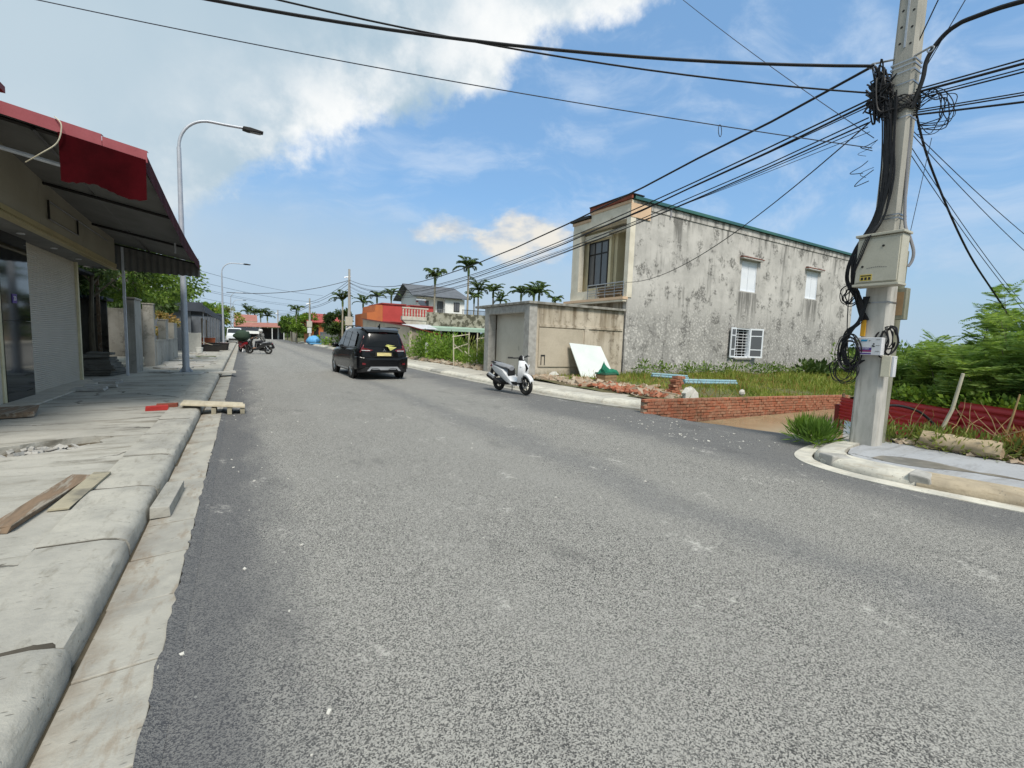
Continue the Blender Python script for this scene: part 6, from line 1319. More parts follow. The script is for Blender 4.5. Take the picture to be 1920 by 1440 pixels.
# feathery shrubs behind the fence
def feather_shrub(loc, h, w, label, nst=26, mat='leaf_shrub'):
    r = thing('feathery_shrub', label, 'shrub', loc, 0, 'feathery shrubs behind the red fence'); m = MB(); Ps, Ds, Ls = [], [], []
    for i in range(nst):
        a = U(0, 6.28); q = U(.1, 1) ** .7; hh = h * U(.5, 1.0) * (1.1 - .35 * q); tip = Vector((w * q * math.cos(a), w * q * math.sin(a), hh)); p0 = Vector((.25 * math.cos(a) * q, .25 * math.sin(a) * q, 0)); mid = p0.lerp(tip, .5) + Vector((U(-.1, .1), U(-.1, .1), .12 * h)); pts = spline([tuple(p0), tuple(mid), tuple(tip)], 6)
        m.tube(pts, [.018 - .0013 * k_ for k_ in range(len(pts))], 4)
        for k_ in range(3, len(pts)):
            for f in range(4):
                b = np.array(pts[k_]); fa = U(0, 6.28); fl = U(.35, .70) * (1.15 - .5 * k_ / len(pts)); ax = np.array([math.cos(fa), math.sin(fa), U(-.1, 1.3)]); ax /= np.linalg.norm(ax); s = unit(np.cross(ax, [0, 0, 1])[None])[0]
                nl = 12; t = np.linspace(.12, 1, nl); spine = b + np.outer(t, ax) * fl - np.outer(t * t, [0, 0, .22 * fl])
                for sg in (-1, 1): Ps.append(spine); Ds.append(np.tile(s * sg + ax * .35 + np.array([0, 0, -.15]), (nl, 1))); Ls.append(.15 * np.sin(np.pi * (.2 + .75 * t)) + .03)
    V, Q = leaf_arrays(np.concatenate(Ps), np.concatenate(Ds), np.concatenate(Ls), .022, .05); plain_link('foliage', arr_mesh('foliage', V, Q), mat, r); m.build('stems', 'bark', r); return r
for x, y, h, w, lb in ((11.7, 1.25, 2.85, 1.1, 'feathery green shrub behind the red fence at the frame edge'), (12.2, 2.35, 2.45, 1.1, 'feathery green shrub behind the pale stake'), (12.7, 3.35, 2.1, 1.0, 'feathery green shrub just right of the pole'), (13.4, 4.4, 1.85, 1.0, 'low feathery shrub nearest behind the pole'),
        (13.2, 1.8, 3.5, 1.3, 'tallest feathery shrub with sparse top against the sky'), (14.4, 3.4, 2.6, 1.3, 'feathery shrub in the back row behind the pole'), (11.6, 0.2, 2.5, 1.2, 'feathery shrub beyond the right frame edge'), (15.8, 2.6, 2.6, 1.5, 'rear feathery shrub between the tall ones')):
    feather_shrub((x, y, -.15), h, w, lb, 22 if x < 14 else 18)
feather_shrub((12.9, 2.85, -.15), 3.35, .8, 'sparse tall feathery stems standing out against the sky', 7)
feather_shrub((13.2, 3.45, -.15), 2.85, .8, 'shorter sparse feathery stems nearer the pole, against the sky', 7)
plants('undergrowth', 'leafy undergrowth beneath the feathery shrubs', 'bushes', 0, [(11.4 + U(0, 3.5) + (y - 1) * .32, y, -.1) for y in np.arange(-.5, 5.6, .11)], .55, 1.25, .15, .07, 'leaf_shrub', per=130, up=.4)
plants('undergrowth', 'light broad-leaved bush at the top of the red fence', 'bush', 0, [(10.75 + .55 * (y - 2) + U(0, .35), y, .35) for y in np.arange(1.7, 4.2, .12)], .28, .55, .10, .07, 'leaf_bright', per=70, up=.3)

# ================================================================== buildings up the right side
# shed with red roof edge
r = thing('sloping_shed', 'beige shed with sloping red-edged roof behind the car', 'shed', (10.2, 31.6, 0.05))
m = MB(); m.add([(10.2, 31.6, 0), (10.2, 46.3, 0), (10.2, 46.3, 3.15), (10.2, 31.6, 2.26), (10.36, 31.6, 0), (10.36, 46.3, 0), (10.36, 46.3, 3.15), (10.36, 31.6, 2.26)], [(0, 1, 2, 3), (4, 5, 6, 7), (0, 1, 5, 4), (1, 2, 6, 5), (2, 3, 7, 6), (3, 0, 4, 7)]); child(m, 'street_wall', 'wall_beige', r)
m = MB(); m.add([(10.365, 31.62, 0), (13.5, 31.62, 0), (13.5, 31.62, 1.5), (10.365, 31.62, 2.2), (10.365, 31.8, 0), (13.5, 31.8, 0), (13.5, 31.8, 1.5), (10.365, 31.8, 2.2)], [(0, 1, 2, 3), (4, 5, 6, 7), (0, 1, 5, 4), (1, 2, 6, 5), (2, 3, 7, 6), (3, 0, 4, 7)]); child(m, 'end_wall', 'wall_stone', r)
m = MB(); m.slab([(10.1, 31.4, 2.27), (13.7, 31.4, 1.47), (13.7, 46.4, 2.36), (10.1, 46.4, 3.17)], 0.07); child(m, 'roof', 'dark_red', r)
# mossy terrace building with balustrade and pale canopy, dark ground floor
r = thing('terrace_house', 'mossy concrete terrace with balustrade and pale canopy over a dark ground floor', 'house', (14, 38, 0.05))
m = MB(); m.box((13.78, 38, 2.60), (20.5, 38.3, 3.78)); child(m, 'parapet', 'moss_wall', r)
m = MB(); m.add([(13.2, 37.0, 2.28), (20.3, 36.2, 2.33), (20.3, 38.02, 2.58), (13.2, 38.02, 2.58), (13.2, 37.0, 2.34), (20.3, 36.2, 2.39), (20.3, 38.02, 2.60), (13.2, 38.02, 2.60)], [(0, 1, 2, 3), (4, 5, 6, 7), (0, 1, 5, 4), (1, 2, 6, 5), (2, 3, 7, 6), (3, 0, 4, 7)]); m.box((13.2, 36.15, 2.16), (20.3, 36.20, 2.42)); child(m, 'canopy', 'green_sheet', r)
m = MB(); m.box((13.4, 41, 0), (20.5, 41.2, 2.58)); m.box((13.4, 38.1, 2.5), (20.5, 41, 2.59)); child(m, 'hall_shade', 'dark_void', r)  # near-black sheets carry the shade beneath the canopy
for x in (13.3, 15.6, 17.9, 20.2):
    m = MB(); m.tube([(x, 36.4, 0), (x, 36.4, 2.3)], .05, 6); child(m, 'post', 'steel', r)
m = MB(); m.box((11.6, 37.95, 2.98), (13.75, 38.4, 3.30)); m.prism([(11.6, 2.98), (12.1, 2.55), (13.75, 2.55), (13.75, 2.98)], 'y', 38.0, 38.5); child(m, 'balcony_base', 'balustrade', r)
m = MB(); m.box((11.6, 37.95, 3.95), (13.9, 38.12, 4.06)); child(m, 'handrail', 'balustrade', r)
for i in range(9):
    m = MB(); x = 11.7 + i * .25; m.tube([(x, 38.03, 3.30), (x, 38.03, 3.45), (x, 38.03, 3.62), (x, 38.03, 3.8), (x, 38.03, 3.95)], [.04, .075, .05, .06, .04], 6); child(m, 'baluster', 'balustrade', r)
m = MB()
for i in range(26): m.box((17.2 + i * .13, 38.1, 3.79), (17.23 + i * .13, 38.13, 4.14))
m.box((17.15, 38.1, 4.145), (20.5, 38.14, 4.19)); child(m, 'black_railing', 'frame_dark', r)
r = thing('lean_to_roof', 'pale corrugated lean-to roof below the balustrade', 'roof', (11.8, 35, 0.05)); m = MB(); m.corr((11.4, 35.4, 2.2), (2.4, 0, .05), (0, 2.0, .40), 80, 2, .03, 20); child(m, 'sheet', 'sheet_white', r)
for x in (11.1, 13.8):
    m = MB(); m.tube([(x, 34.7, 0), (x, 34.7, 2.12)], .04, 6); child(m, 'post', 'steel', r)
# red building
r = thing('red_building', 'bright red flat building with orange end wall behind the shed', 'building', (11, 46.5, 0.0))
m = MB(); m.box((12.2, 46.5, 0), (17.6, 52, 4.78)); child(m, 'red_wall', 'wall_red', r)
m = MB(); m.prism([(10.64, 0), (12.19, 0), (12.19, 4.66), (11.5, 4.66), (11.38, 3.95), (10.64, 3.8)], 'y', 46.5, 52); child(m, 'orange_wall', 'wall_orange', r)
m = MB(); m.box((12.1, 46.4, 4.783), (14.6, 52.1, 4.90)); m.box((15.0, 46.4, 4.783), (17.7, 52.1, 4.88)); child(m, 'coping', 'roof_red', r)
m = MB(); m.box((12.2, 46.35, 3.0), (15.0, 46.495, 3.10)); child(m, 'string_course', 'roof_red', r)
r = thing('solar_heater', 'small tank heater leaning on the red building roof', 'heater', (16.6, 47, 4.88)); m = MB(); m.slab([(16.2, 46.8, 4.9), (16.9, 46.8, 4.9), (16.9, 47.6, 5.5), (16.2, 47.6, 5.5)], .05); child(m, 'collector', 'awning_slate', r); m = MB(); m.cyl((16.0, 47.65, 5.5), .18, 1.1, 12, 'x'); child(m, 'tank', 'steel', r, True)
# white house with grey gabled roof
wh = thing('white_house', 'white two-storey house with grey gabled roof behind the terrace', 'house', (21, 62, 0.0))
m = MB(); m.box((20.9, 62, 0), (27.85, 69, 7.35)); child(m, 'wall', 'wall_white', wh)
m = MB(); m.box((24.9, 61.2, 0), (27.9, 61.99, 7.2)); child(m, 'front_bay', 'wall_white', wh)
m = MB(); m.prism([(61.6, 7.2), (65.5, 9.0), (69.4, 7.2)], 'x', 20.95, 27.8); child(m, 'gable', 'wall_white', wh)
m = MB(); m.slab([(19.9, 60.8, 7.2), (28.5, 60.6, 7.2), (28.0, 65.5, 9.15), (20.0, 65.5, 9.15)], .12); m.slab([(20.0, 65.5, 9.15), (28.0, 65.5, 9.15), (28.3, 70, 7.0), (19.9, 70, 7.0)], .12); child(m, 'roof', 'roof_grey', wh)
for (a, b, c, d, y) in ((21.9, 22.7, 5.0, 6.75, 61.99), (24.0, 24.85, 5.0, 6.8, 61.99), (26.2, 27.1, 5.45, 6.75, 61.19)):
    m = MB(); m.box((a, y - .06, c), (b, y - .003, d)); w = child(m, 'window', 'frame_dark', wh)
    m = MB(); m.box((a + .07, y - .07, c + .07), ((a + b) / 2 - .03, y - .061, d - .07)); m.box(((a + b) / 2 + .03, y - .07, c + .07), (b - .07, y - .061, d - .07)); p = m.build('pane', 'glass_grey', w)
m = MB(); m.box((20.9, 61.0, 4.72), (24.85, 61.98, 4.86)); child(m, 'balcony_slab', 'wall_white', wh)
m = MB()
for i in range(16): m.tube([(21.0 + i * .25, 61.05, 4.86), (21.0 + i * .25, 61.05, 5.6)], .025, 4)
m.tube([(20.95, 61.05, 5.6), (24.85, 61.05, 5.6)], .035, 4); child(m, 'balcony_rail', 'steel', wh)
# orange-red house and walls farther up
r = thing('orange_house', 'orange-red house with red tiled roof by the third pole', 'house', (10, 76, 0)); m = MB(); m.box((8.9, 76, 0), (13.5, 84, 3.3)); child(m, 'wall', 'wall_orange', r)
m = MB(); m.slab([(8.4, 75.4, 3.25), (14, 75.4, 3.25), (14, 80, 4.75), (8.4, 80, 4.75)], .1); m.slab([(8.4, 80, 4.75), (14, 80, 4.75), (14, 84.5, 3.25), (8.4, 84.5, 3.25)], .1); child(m, 'roof', 'roof_red', r)
for x in (9.4, 10.8, 12.2): m = MB(); m.box((x, 75.94, 1.2), (x + .7, 75.997, 2.5)); child(m, 'window', 'dark_void', r)
walls('stone_wall', 'weathered roadside wall on the right beyond the second pole', [((9.5, 53, 0), (9.7, 70, 1.75), 'wall'), ((9.45, 52.9, 1.753), (9.75, 70.1, 1.86), 'coping')], 'old_concrete')
walls('pale_block', 'pale concrete block on the right kerb ahead of the car', [((9.0, 49.0, .1), (10.2, 49.8, .85), 'block')], 'stone_white', 'block')
m = MB()
for i in range(50): m.rough_box((U(8.9, 10), U(42, 58), .2 + U(0, .2)), (U(.1, .5), U(.1, .4), U(.1, .3)), .05, U(0, 6), .4)
tag(m.build('debris', 'rubble'), 'heaps of stones along the right kerb ahead of the car', 'rubble', kind='stuff')
r = thing('blue_tarp_heap', 'heap covered with a bright blue tarp at the right kerb', 'tarp', (8.75, 71, .1)); m = MB(); m.ball((0, 0, .45), (.95, 1.2, .75), 14, 8); m.v = [(x * (1 + .12 * math.sin(5 * z + 3 * y)), y * (1 + .1 * math.sin(6 * x)), max(0, z + .07 * math.sin(7 * x + 4 * y))) for x, y, z in m.v]; m.build('tarp', 'tarp_blue', r, True)
r = thing('tarp', 'small white and blue tarp spread on the right pavement', 'tarp', (8.7, 68.5, .15)); m = MB(); m.slab([(-.8, -1.2, 0), (.8, -1.2, .02), (.9, 1, .05), (-.7, 1.1, .02)], .03); m.build('sheet', 'tarp_blue', r)
walls('far_wall', 'pinkish wall standing at the far right bend', [((8.6, 96, 0), (8.8, 106, 2.0), 'wall', 'wall_beige'), ((8.55, 95.5, 0), (8.85, 95.9, 2.3), 'pillar', 'wall_beige')], 'wall_beige')
# red-roofed hall that closes the street
r = thing('market_hall', 'long low hall with two tiers of faded red roof closing the street', 'hall', (2, 118, 0))
m = MB(); m.box((-1.2, 121, 0), (8.4, 127, 2.6)); child(m, 'dark_wall', 'hall_dark', r)
m = MB(); m.slab([(-1.8, 117.5, 2.55), (8.4, 117.5, 2.75), (8.4, 121, 3.75), (-1.8, 121, 3.55)], .1); child(m, 'front_roof', 'roof_tile_red', r)
m = MB(); m.slab([(-1.6, 121.2, 3.9), (3.0, 121.2, 3.9), (3.0, 126, 5.5), (-1.6, 126, 5.5)], .1); child(m, 'upper_roof', 'roof_tile_red', r)
m = MB(); m.box((-1.5, 121, 3.0), (2.9, 126, 3.9)); child(m, 'clerestory', 'wall_beige', r)
m = MB(); m.box((-1.7, 117.2, 1.15), (3.2, 117.4, 1.75)); child(m, 'white_band', 'wall_white', r)
m = MB(); m.box((-1.7, 117.3, 1.76), (3.2, 117.45, 2.5)); child(m, 'dark_awning', 'awning_slate', r)
for x in (-1.6, .8, 3.2, 5.8, 8.2): m = MB(); m.tube([(x, 117.7, 0), (x, 117.7, 2.6)], .08, 6); child(m, 'post', 'wall_white', r)
# ---- further poles and their wires
def far_pole(loc, h, label, box=True):
    r = thing('utility_pole', label, 'utility pole', loc); m = MB(); m.tube([(0, 0, 0), (0, 0, h)], [.19, .11], 8); m.build('shaft', 'pole_concrete', r)
    m = MB(); m.tube([(-.5, 0, h - .9), (.15, 0, h - .75)], .04, 6); m.build('bracket', 'steel', r)
    if box: m = MB(); m.box((-.42, -.2, 2.5), (.3, .15, 3.4)); m.build('meter_box', 'box_beige', r); m = MB(); m.box((-.35, -.18, 1.6), (.2, .12, 2.4)); m.build('lower_box', 'box_white', r)
    return r
far_pole((9.64, 50, 0.05), 8.3, 'second concrete utility pole, rising behind the car'); far_pole((8.75, 75, 0.05), 6.8, 'third utility pole with lamp bracket by the blue tarp'); far_pole((7.15, 120, 0.05), 6.8, 'farthest utility pole before the red-roofed hall', False)
rod('stake', 'thin bare stake rising right before the second pole', 'stake', [(9.0, 47, .1), (8.95, 47, 3.2)], .03, 'bamboo')
for i, z in enumerate((7.2, 6.9, 6.4, 6.2)): cable('overhead_cable', ('topmost', 'second', 'third', 'lowest')[i] + ' distant street cable between the second and third poles', 'cable', catenary((9.64, 50, z), (8.75, 75, z - .9), .35, 12), .022, 'cable_grey', 'distant street cables')
for i, z in enumerate((6.0, 5.7)): cable('overhead_cable', ('upper', 'lower')[i] + ' farthest street cables beyond the third pole', 'cable', catenary((8.75, 75, z), (7.15, 120, z + .2), .6, 12), .03, 'cable_grey', 'farthest street cables')
cable('overhead_cable', 'dark cable from the second pole across the street to the left lamps', 'cable', catenary((9.6, 50, 7.2), (-1.2, 49, 5.0), .55, 16), .03)
for i, (z, y) in enumerate(((6.6, 43), (5.9, 46), (5.4, 50), (4.9, 55), (6.2, 60), (4.5, 62))): cable('overhead_cable', ('nearest', 'second', 'third', 'fourth', 'fifth', 'farthest')[i] + ' faint wire strung across the street from the left houses', 'cable', catenary((-6, y, z + .3), (9.2, y + 22, z), .5, 14), .014, 'cable_grey', 'faint wires across the street')
# scaffold-like stakes on the weedy plot
r = thing('bamboo_frame', 'white stick frame standing in the weeds left of the garage', 'frame', (9.45, 21.6, .1))
for a, b in (((9.45, 21.9, .1), (9.40, 21.9, 1.75)), ((10.15, 21.6, .1), (10.15, 21.6, 1.9)), ((9.35, 21.9, 1.62), (10.2, 21.6, 1.78)), ((9.42, 21.9, 1.25), (10.9, 22.6, .25)), ((9.42, 21.9, 1.0), (10.15, 21.6, 1.3))):
    m = MB(); m.tube([a, b], .032, 6); child(m, 'stick', 'bamboo', r)
r = thing('bamboo_frame', 'second white stick frame, nearer the garage wall', 'frame', (10.3, 20.6, .1))
for a, b in (((10.05, 20.4, .1), (10.05, 20.4, 1.85)), ((10.25, 20.8, .1), (10.25, 20.8, 1.6)), ((10.0, 20.4, 1.55), (10.9, 20.9, 1.65)), ((10.9, 20.9, .1), (10.9, 20.9, 1.7)), ((9.6, 20.9, .9), (10.4, 20.3, .12))):
    m = MB(); m.tube([a, b], .03, 6); child(m, 'stick', 'bamboo', r)
m = MB(); m.box((9.75, 27.0, .1), (9.95, 27.12, 1.25)); tag(m.build('marker_post', 'wall_white'), 'short white marker post in the weeds right of the car', 'post')

# ================================================================== vehicles
def car():
    r = thing('car', 'black people carrier seen from behind, driving up the street', 'car', (4.18, 16.75, 0.0), R(1.5)); r.scale = (1.05, 1.05, 1.05)
    # half-profile stations from tail to nose: y, bottom, sill, hip width, belt z, belt width, roof z, roof width
    st = [(-.82, .42, .62, .64, 1.00, .60, 1.005, .52), (-.76, .36, .76, .785, 1.03, .74, 1.50, .50), (-.62, .30, .83, .855, 1.04, .805, 1.63, .56), (-.30, .26, .86, .882, 1.03, .84, 1.70, .615),
          (.3, .22, .86, .880, 1.0, .845, 1.735, .64), (1.1, .20, .86, .872, .98, .84, 1.735, .65), (1.75, .20, .86, .872, .965, .835, 1.66, .655), (2.25, .20, .86, .872, .955, .83, 1.36, .66), (2.6, .22, .86, .870, .945, .825, 1.02, .72),
          (3.1, .24, .85, .865, .90, .80, .945, .70), (3.45, .27, .80, .82, .80, .74, .84, .62), (3.62, .34, .66, .68, .66, .60, .68, .5)]
    rings = []
    for k_, (y, zb, ws, wh_, zbelt, wbelt, zr, wr) in enumerate(st):
        half = [(0, zb - .02), (ws * .8, zb), (ws, zb + .08), (wh_, zb + .30 if zb + .3 < zbelt else zbelt - .1), (wh_ * .995, zbelt - .08), (wbelt, zbelt), (wbelt + (wr - wbelt) * .55, zbelt + (zr - zbelt) * .55), (wr, zr - .05 if zr - zbelt > .1 else zr - .01), (wr * .82, zr), (0, zr + .02)]
        tail = [0, -.02, -.03, -.04, -.02, 0, 0, 0, 0, 0] if k_ == 0 else [0] * 10
        R_ = [(x, y + t, z) for (x, z), t in zip(half, tail)]; L_ = [(-x, y + t, z) for (x, z), t in zip(half[1:-1], tail[1:-1])][::-1]; rings.append(R_ + L_)
    m = MB(); m.rings(rings); m.build('body', 'car_black', r, True)
    # dark underbody and bumper
    m = MB(); m.box((-.78, -.70, .22), (.78, 3.45, .34)); m.build('underbody', 'trim_black', r)
    m = MB(); rs = []
    for y, w, z0, z1 in ((-.925, .50, .46, .66), (-.905, .66, .40, .72), (-.86, .78, .37, .75), (-.77, .85, .35, .765), (-.55, .878, .33, .76)): rs.append([(-w, y, z0), (w, y, z0), (w, y, z1), (-w, y, z1)])
    m.rings(rs); m.build('rear_bumper', 'car_black', r, bevel=.02)
    m = MB(); rs = []
    for y, w, z0, z1 in ((-.915, .60, .27, .43), (-.86, .72, .25, .42), (-.75, .82, .24, .40)): rs.append([(-w, y, z0), (w, y, z0), (w, y, z1), (-w, y, z1)])
    m.rings(rs); m.build('lower_bumper', 'trim_black', r, bevel=.01)
    m = MB(); m.prism([(-.56, .30), (-.44, .44), (.44, .44), (.56, .30), (.48, .30), (.40, .385), (.20, .385), (.13, .33), (-.13, .33), (-.20, .385), (-.40, .385), (-.48, .30)], 'y', -.955, -.91); m.build('skid_plate', 'silver', r)
    for s in (-1, 1): m = MB(); m.box((s * .29 - .10, -.952, .345), (s * .29 + .10, -.915, .365)); m.build('exhaust_slot', 'silver', r)
    # tailgate with sloping window
    def T(x, z, off=.0):
        t = (z - 1.0) / .6; y = -.86 + (.26 * max(0, t) ** 1.25) - off; return (x, y + .14 * abs(x / .8) ** 2.6, z)
    m = MB()
    vs = []; N = 9
    for j in range(7):
        z = .74 + (1.60 - .74) * j / 6; w = .76 if z < 1.0 else .76 - .22 * (z - 1.0) / .6
        for i in range(N): vs.append(T(-w + 2 * w * i / (N - 1), z, .02))
    m.add(vs, [(j * N + i, j * N + i + 1, (j + 1) * N + i + 1, (j + 1) * N + i) for j in range(6) for i in range(N - 1)]); tg = m.build('tailgate', 'car_black', r, True)
    m = MB(); vs = []
    for j in range(5):
        z = 1.09 + .40 * j / 4; w = .63 - .13 * j / 4
        for i in range(N): vs.append(T(-w + 2 * w * i / (N - 1), z, .032))
    m.add(vs, [(j * N + i, j * N + i + 1, (j + 1) * N + i + 1, (j + 1) * N + i) for j in range(4) for i in range(N - 1)]); m.build('rear_window', 'glass_car', tg, True)
    m = MB(); rs = []
    for y, w, z0, z1 in ((-.80, .50, 1.545, 1.575), (-.68, .56, 1.54, 1.65), (-.40, .60, 1.60, 1.725)): rs.append([(-w, y + .05, z0), (0, y, z0), (w, y + .05, z0), (w, y + .05, z1), (0, y, z1 + .015), (-w, y + .05, z1)])
    m.rings(rs); m.build('spoiler', 'car_black', r, bevel=.01)
    m = MB(); m.box((-.13, -.775, 1.535), (.13, -.765, 1.55)); m.build('brake_light', 'lamp_red', r)
    for s in (-1, 1):
        m = MB(); Pl = [(s * .565, 1.46), (s * .61, 1.44), (s * .74, 1.05), (s * .76, .90), (s * .44, .935), (s * .36, .985), (s * .645, 1.05)]; vs = [T(x, z, .045) for x, z in Pl] + [T(x, z, -.03) for x, z in Pl]; n = len(Pl)
        m.add(vs, [tuple(range(n)), tuple(range(2 * n - 1, n - 1, -1))] + [(i, (i + 1) % n, n + (i + 1) % n, n + i) for i in range(n)]); tl = m.build('tail_light', 'lamp_red', r)
        m = MB(); m.slab([T(s * .70, .955, .05), T(s * .45, .955, .05), T(s * .45, .975, .05), T(s * .70, .975, .05)], .006); m.build('light_strip', 'lamp_clear', tl)
        m = MB(); m.slab([(s * .60, -.93, .50), (s * .70, -.90, .50), (s * .70, -.90, .57), (s * .60, -.93, .55)], .02 * s); m.build('reflector', 'lamp_red', r)
    m = MB(); m.box((-.24, -.918, .79), (.24, -.90, .905)); m.box((-.30, -.90, .76), (.30, -.87, .94)); m.build('plate_recess', 'trim_black', r)
    m = MB(); m.box((-.235, -.926, .795), (.235, -.919, .90)); pl = m.build('number_plate', 'plate_yellow', r)
    m = MB(); m.box((-.19, -.9275, .862), (.02, -.9265, .870)); m.box((-.02, -.9275, .82), (.17, -.9265, .828)); m.build('plate_lettering', 'ink_grey', pl)
    m = MB()
    for a in (90, 210, 330):                              # three-diamond emblem
        c, s = math.cos(R(a)), math.sin(R(a)); L_ = .062; w = .031
        p = [(0, 0), (c * L_ / 2 - s * w / 2 * 1.15, s * L_ / 2 + c * w / 2 * 1.15), (c * L_, s * L_), (c * L_ / 2 + s * w / 2 * 1.15, s * L_ / 2 - c * w / 2 * 1.15)]
        m.slab([(q[0], -.925, .975 + q[1]) for q in p], .012)
    m.build('emblem', 'chrome', r)
    m = MB(); m.tube([T(.05, 1.045, .055), T(.18, 1.09, .06), T(.36, 1.12, .055)], .012, 5); m.build('wiper', 'trim_black', r)
    m = MB(); m.slab([T(.36, 1.38, .036), T(.47, 1.37, .036), T(.46, 1.41, .036), T(.36, 1.42, .036)], .002); m.build('window_sticker', 'box_white', r)
    # side windows, pillars, mirrors, doors
    for s in (-1, 1):
        def Sd(y, z):
            bz, bw = 1.0, .846; rz = 1.70; rw = .635
            return (s * (bw + (rw - bw) * (z - bz) / (rz - bz) + .012), y, z)
        for nm, P in (('side_window', [(-.42, 1.10), (.40, 1.06), (.42, 1.58), (-.02, 1.60), (-.30, 1.50)]), ('side_window', [(.48, 1.06), (1.28, 1.05), (1.28, 1.60), (.50, 1.59)]), ('side_window', [(1.36, 1.05), (2.15, 1.04), (1.72, 1.56), (1.36, 1.60)])):
            m = MB(); m.slab([Sd(y, z) for y, z in P], .006 * s); m.build(nm, 'glass_car', r)
        m = MB(); m.tube([Sd(-.45, 1.045), Sd(1.0, 1.02), Sd(2.3, 1.0)], .012, 4); m.build('belt_moulding', 'trim_black', r)
        m = MB(); m.tube([(s * .66, -.45, 1.735), (s * .665, .4, 1.775), (s * .665, 1.2, 1.765), (s * .65, 1.6, 1.71)], .018, 6); m.build('roof_rail', 'trim_black', r)
        m = MB(); m.box((s * .865 if s < 0 else .845, .42, .28), (s * .845 if s < 0 else .865, 2.0, .33)); m.build('sill_trim', 'silver', r)
        for y in (.45, 1.32): m = MB(); m.box((s * .90 if s < 0 else .872, y, .92), (s * .872 if s < 0 else .90, y + .18, .95)); m.build('door_handle', 'car_black', r)
        m = MB(); m.tube([(s * .84, 2.05, 1.03), (s * .93, 2.0, 1.06), (s * 1.0, 1.98, 1.08)], [(.03, .03), (.05, .07), (.045, .08)], 8); m.ball((s * .98, 1.99, 1.08), (.11, .06, .085), 10, 6); m.build('mirror', 'car_black', r, True)
        for y in (0.0, 2.775):
            w = thing('wheel', None, None); w.parent = r; w.location = (s * .775, y, .325)
            m = MB(); m.torus((0, 0, 0), .262, .085, 32, 10, 'x', 1.15); m.build('tyre', 'tyre', w, True)
            m = MB(); m.cyl((s * .05 - .01, 0, 0), .20, .02, 24, 'x'); m.build('wheel_disc', 'trim_black', w)
            m = MB(); m.torus((s * .07, 0, 0), .20, .018, 28, 6, 'x')
            for q in range(5):
                a = 2 * math.pi * q / 5 + .3
                for d in (-.16, .16): m.tube([(s * .085, .04 * math.cos(a), .04 * math.sin(a)), (s * .075, .20 * math.cos(a + d), .20 * math.sin(a + d))], [.022, .016], 4)
            m.cyl((s * .075, 0, 0), .045, .02 * s, 12, 'x'); m.build('rim', 'alloy', w, True)
            m = MB(); m.torus((s * .84 - s * .775 + .0, 0, .0), .375, .035, 32, 6, 'x', .8); m.build('wheel_arch', 'trim_black', w, True)
    m = MB(); m.tube([(0, -.25, 1.74), (0, -.33, 1.79), (0, -.36, 1.86)], [.05, .03, .008], 6); m.build('antenna', 'trim_black', r)
    m = MB(); m.slab([(-.66, 1.80, 1.60), (.66, 1.80, 1.60), (.74, 2.48, 1.08), (-.74, 2.48, 1.08)], .008); m.build('windscreen', 'glass_car', r)
    for s in (-1, 1): m = MB(); m.ball((s * .58, 3.47, .72), (.14, .10, .09), 10, 6); m.build('headlight', 'lamp_clear', r, True)
    return r
cr = car()
# yellow rag tied to the rear wiper
m = MB(); m.add([(.10, -.99, 1.11), (.42, -.97, 1.09), (.19, -1.0, .97), (.05, -.985, 1.17), (.36, -.955, 1.14), (.02, -.97, 1.13), (.20, -1.005, 1.06), (.12, -.945, 1.18)], [(0, 6, 1), (0, 2, 6), (6, 2, 1), (5, 4, 3), (5, 0, 4), (3, 4, 7)])
tag(m.build('yellow_rag', 'cloth_yellow', None, loc=(4.18, 16.70, 0.05), rotz=R(1.5)), 'yellow rag caught on the rear window of the black car', 'rag')

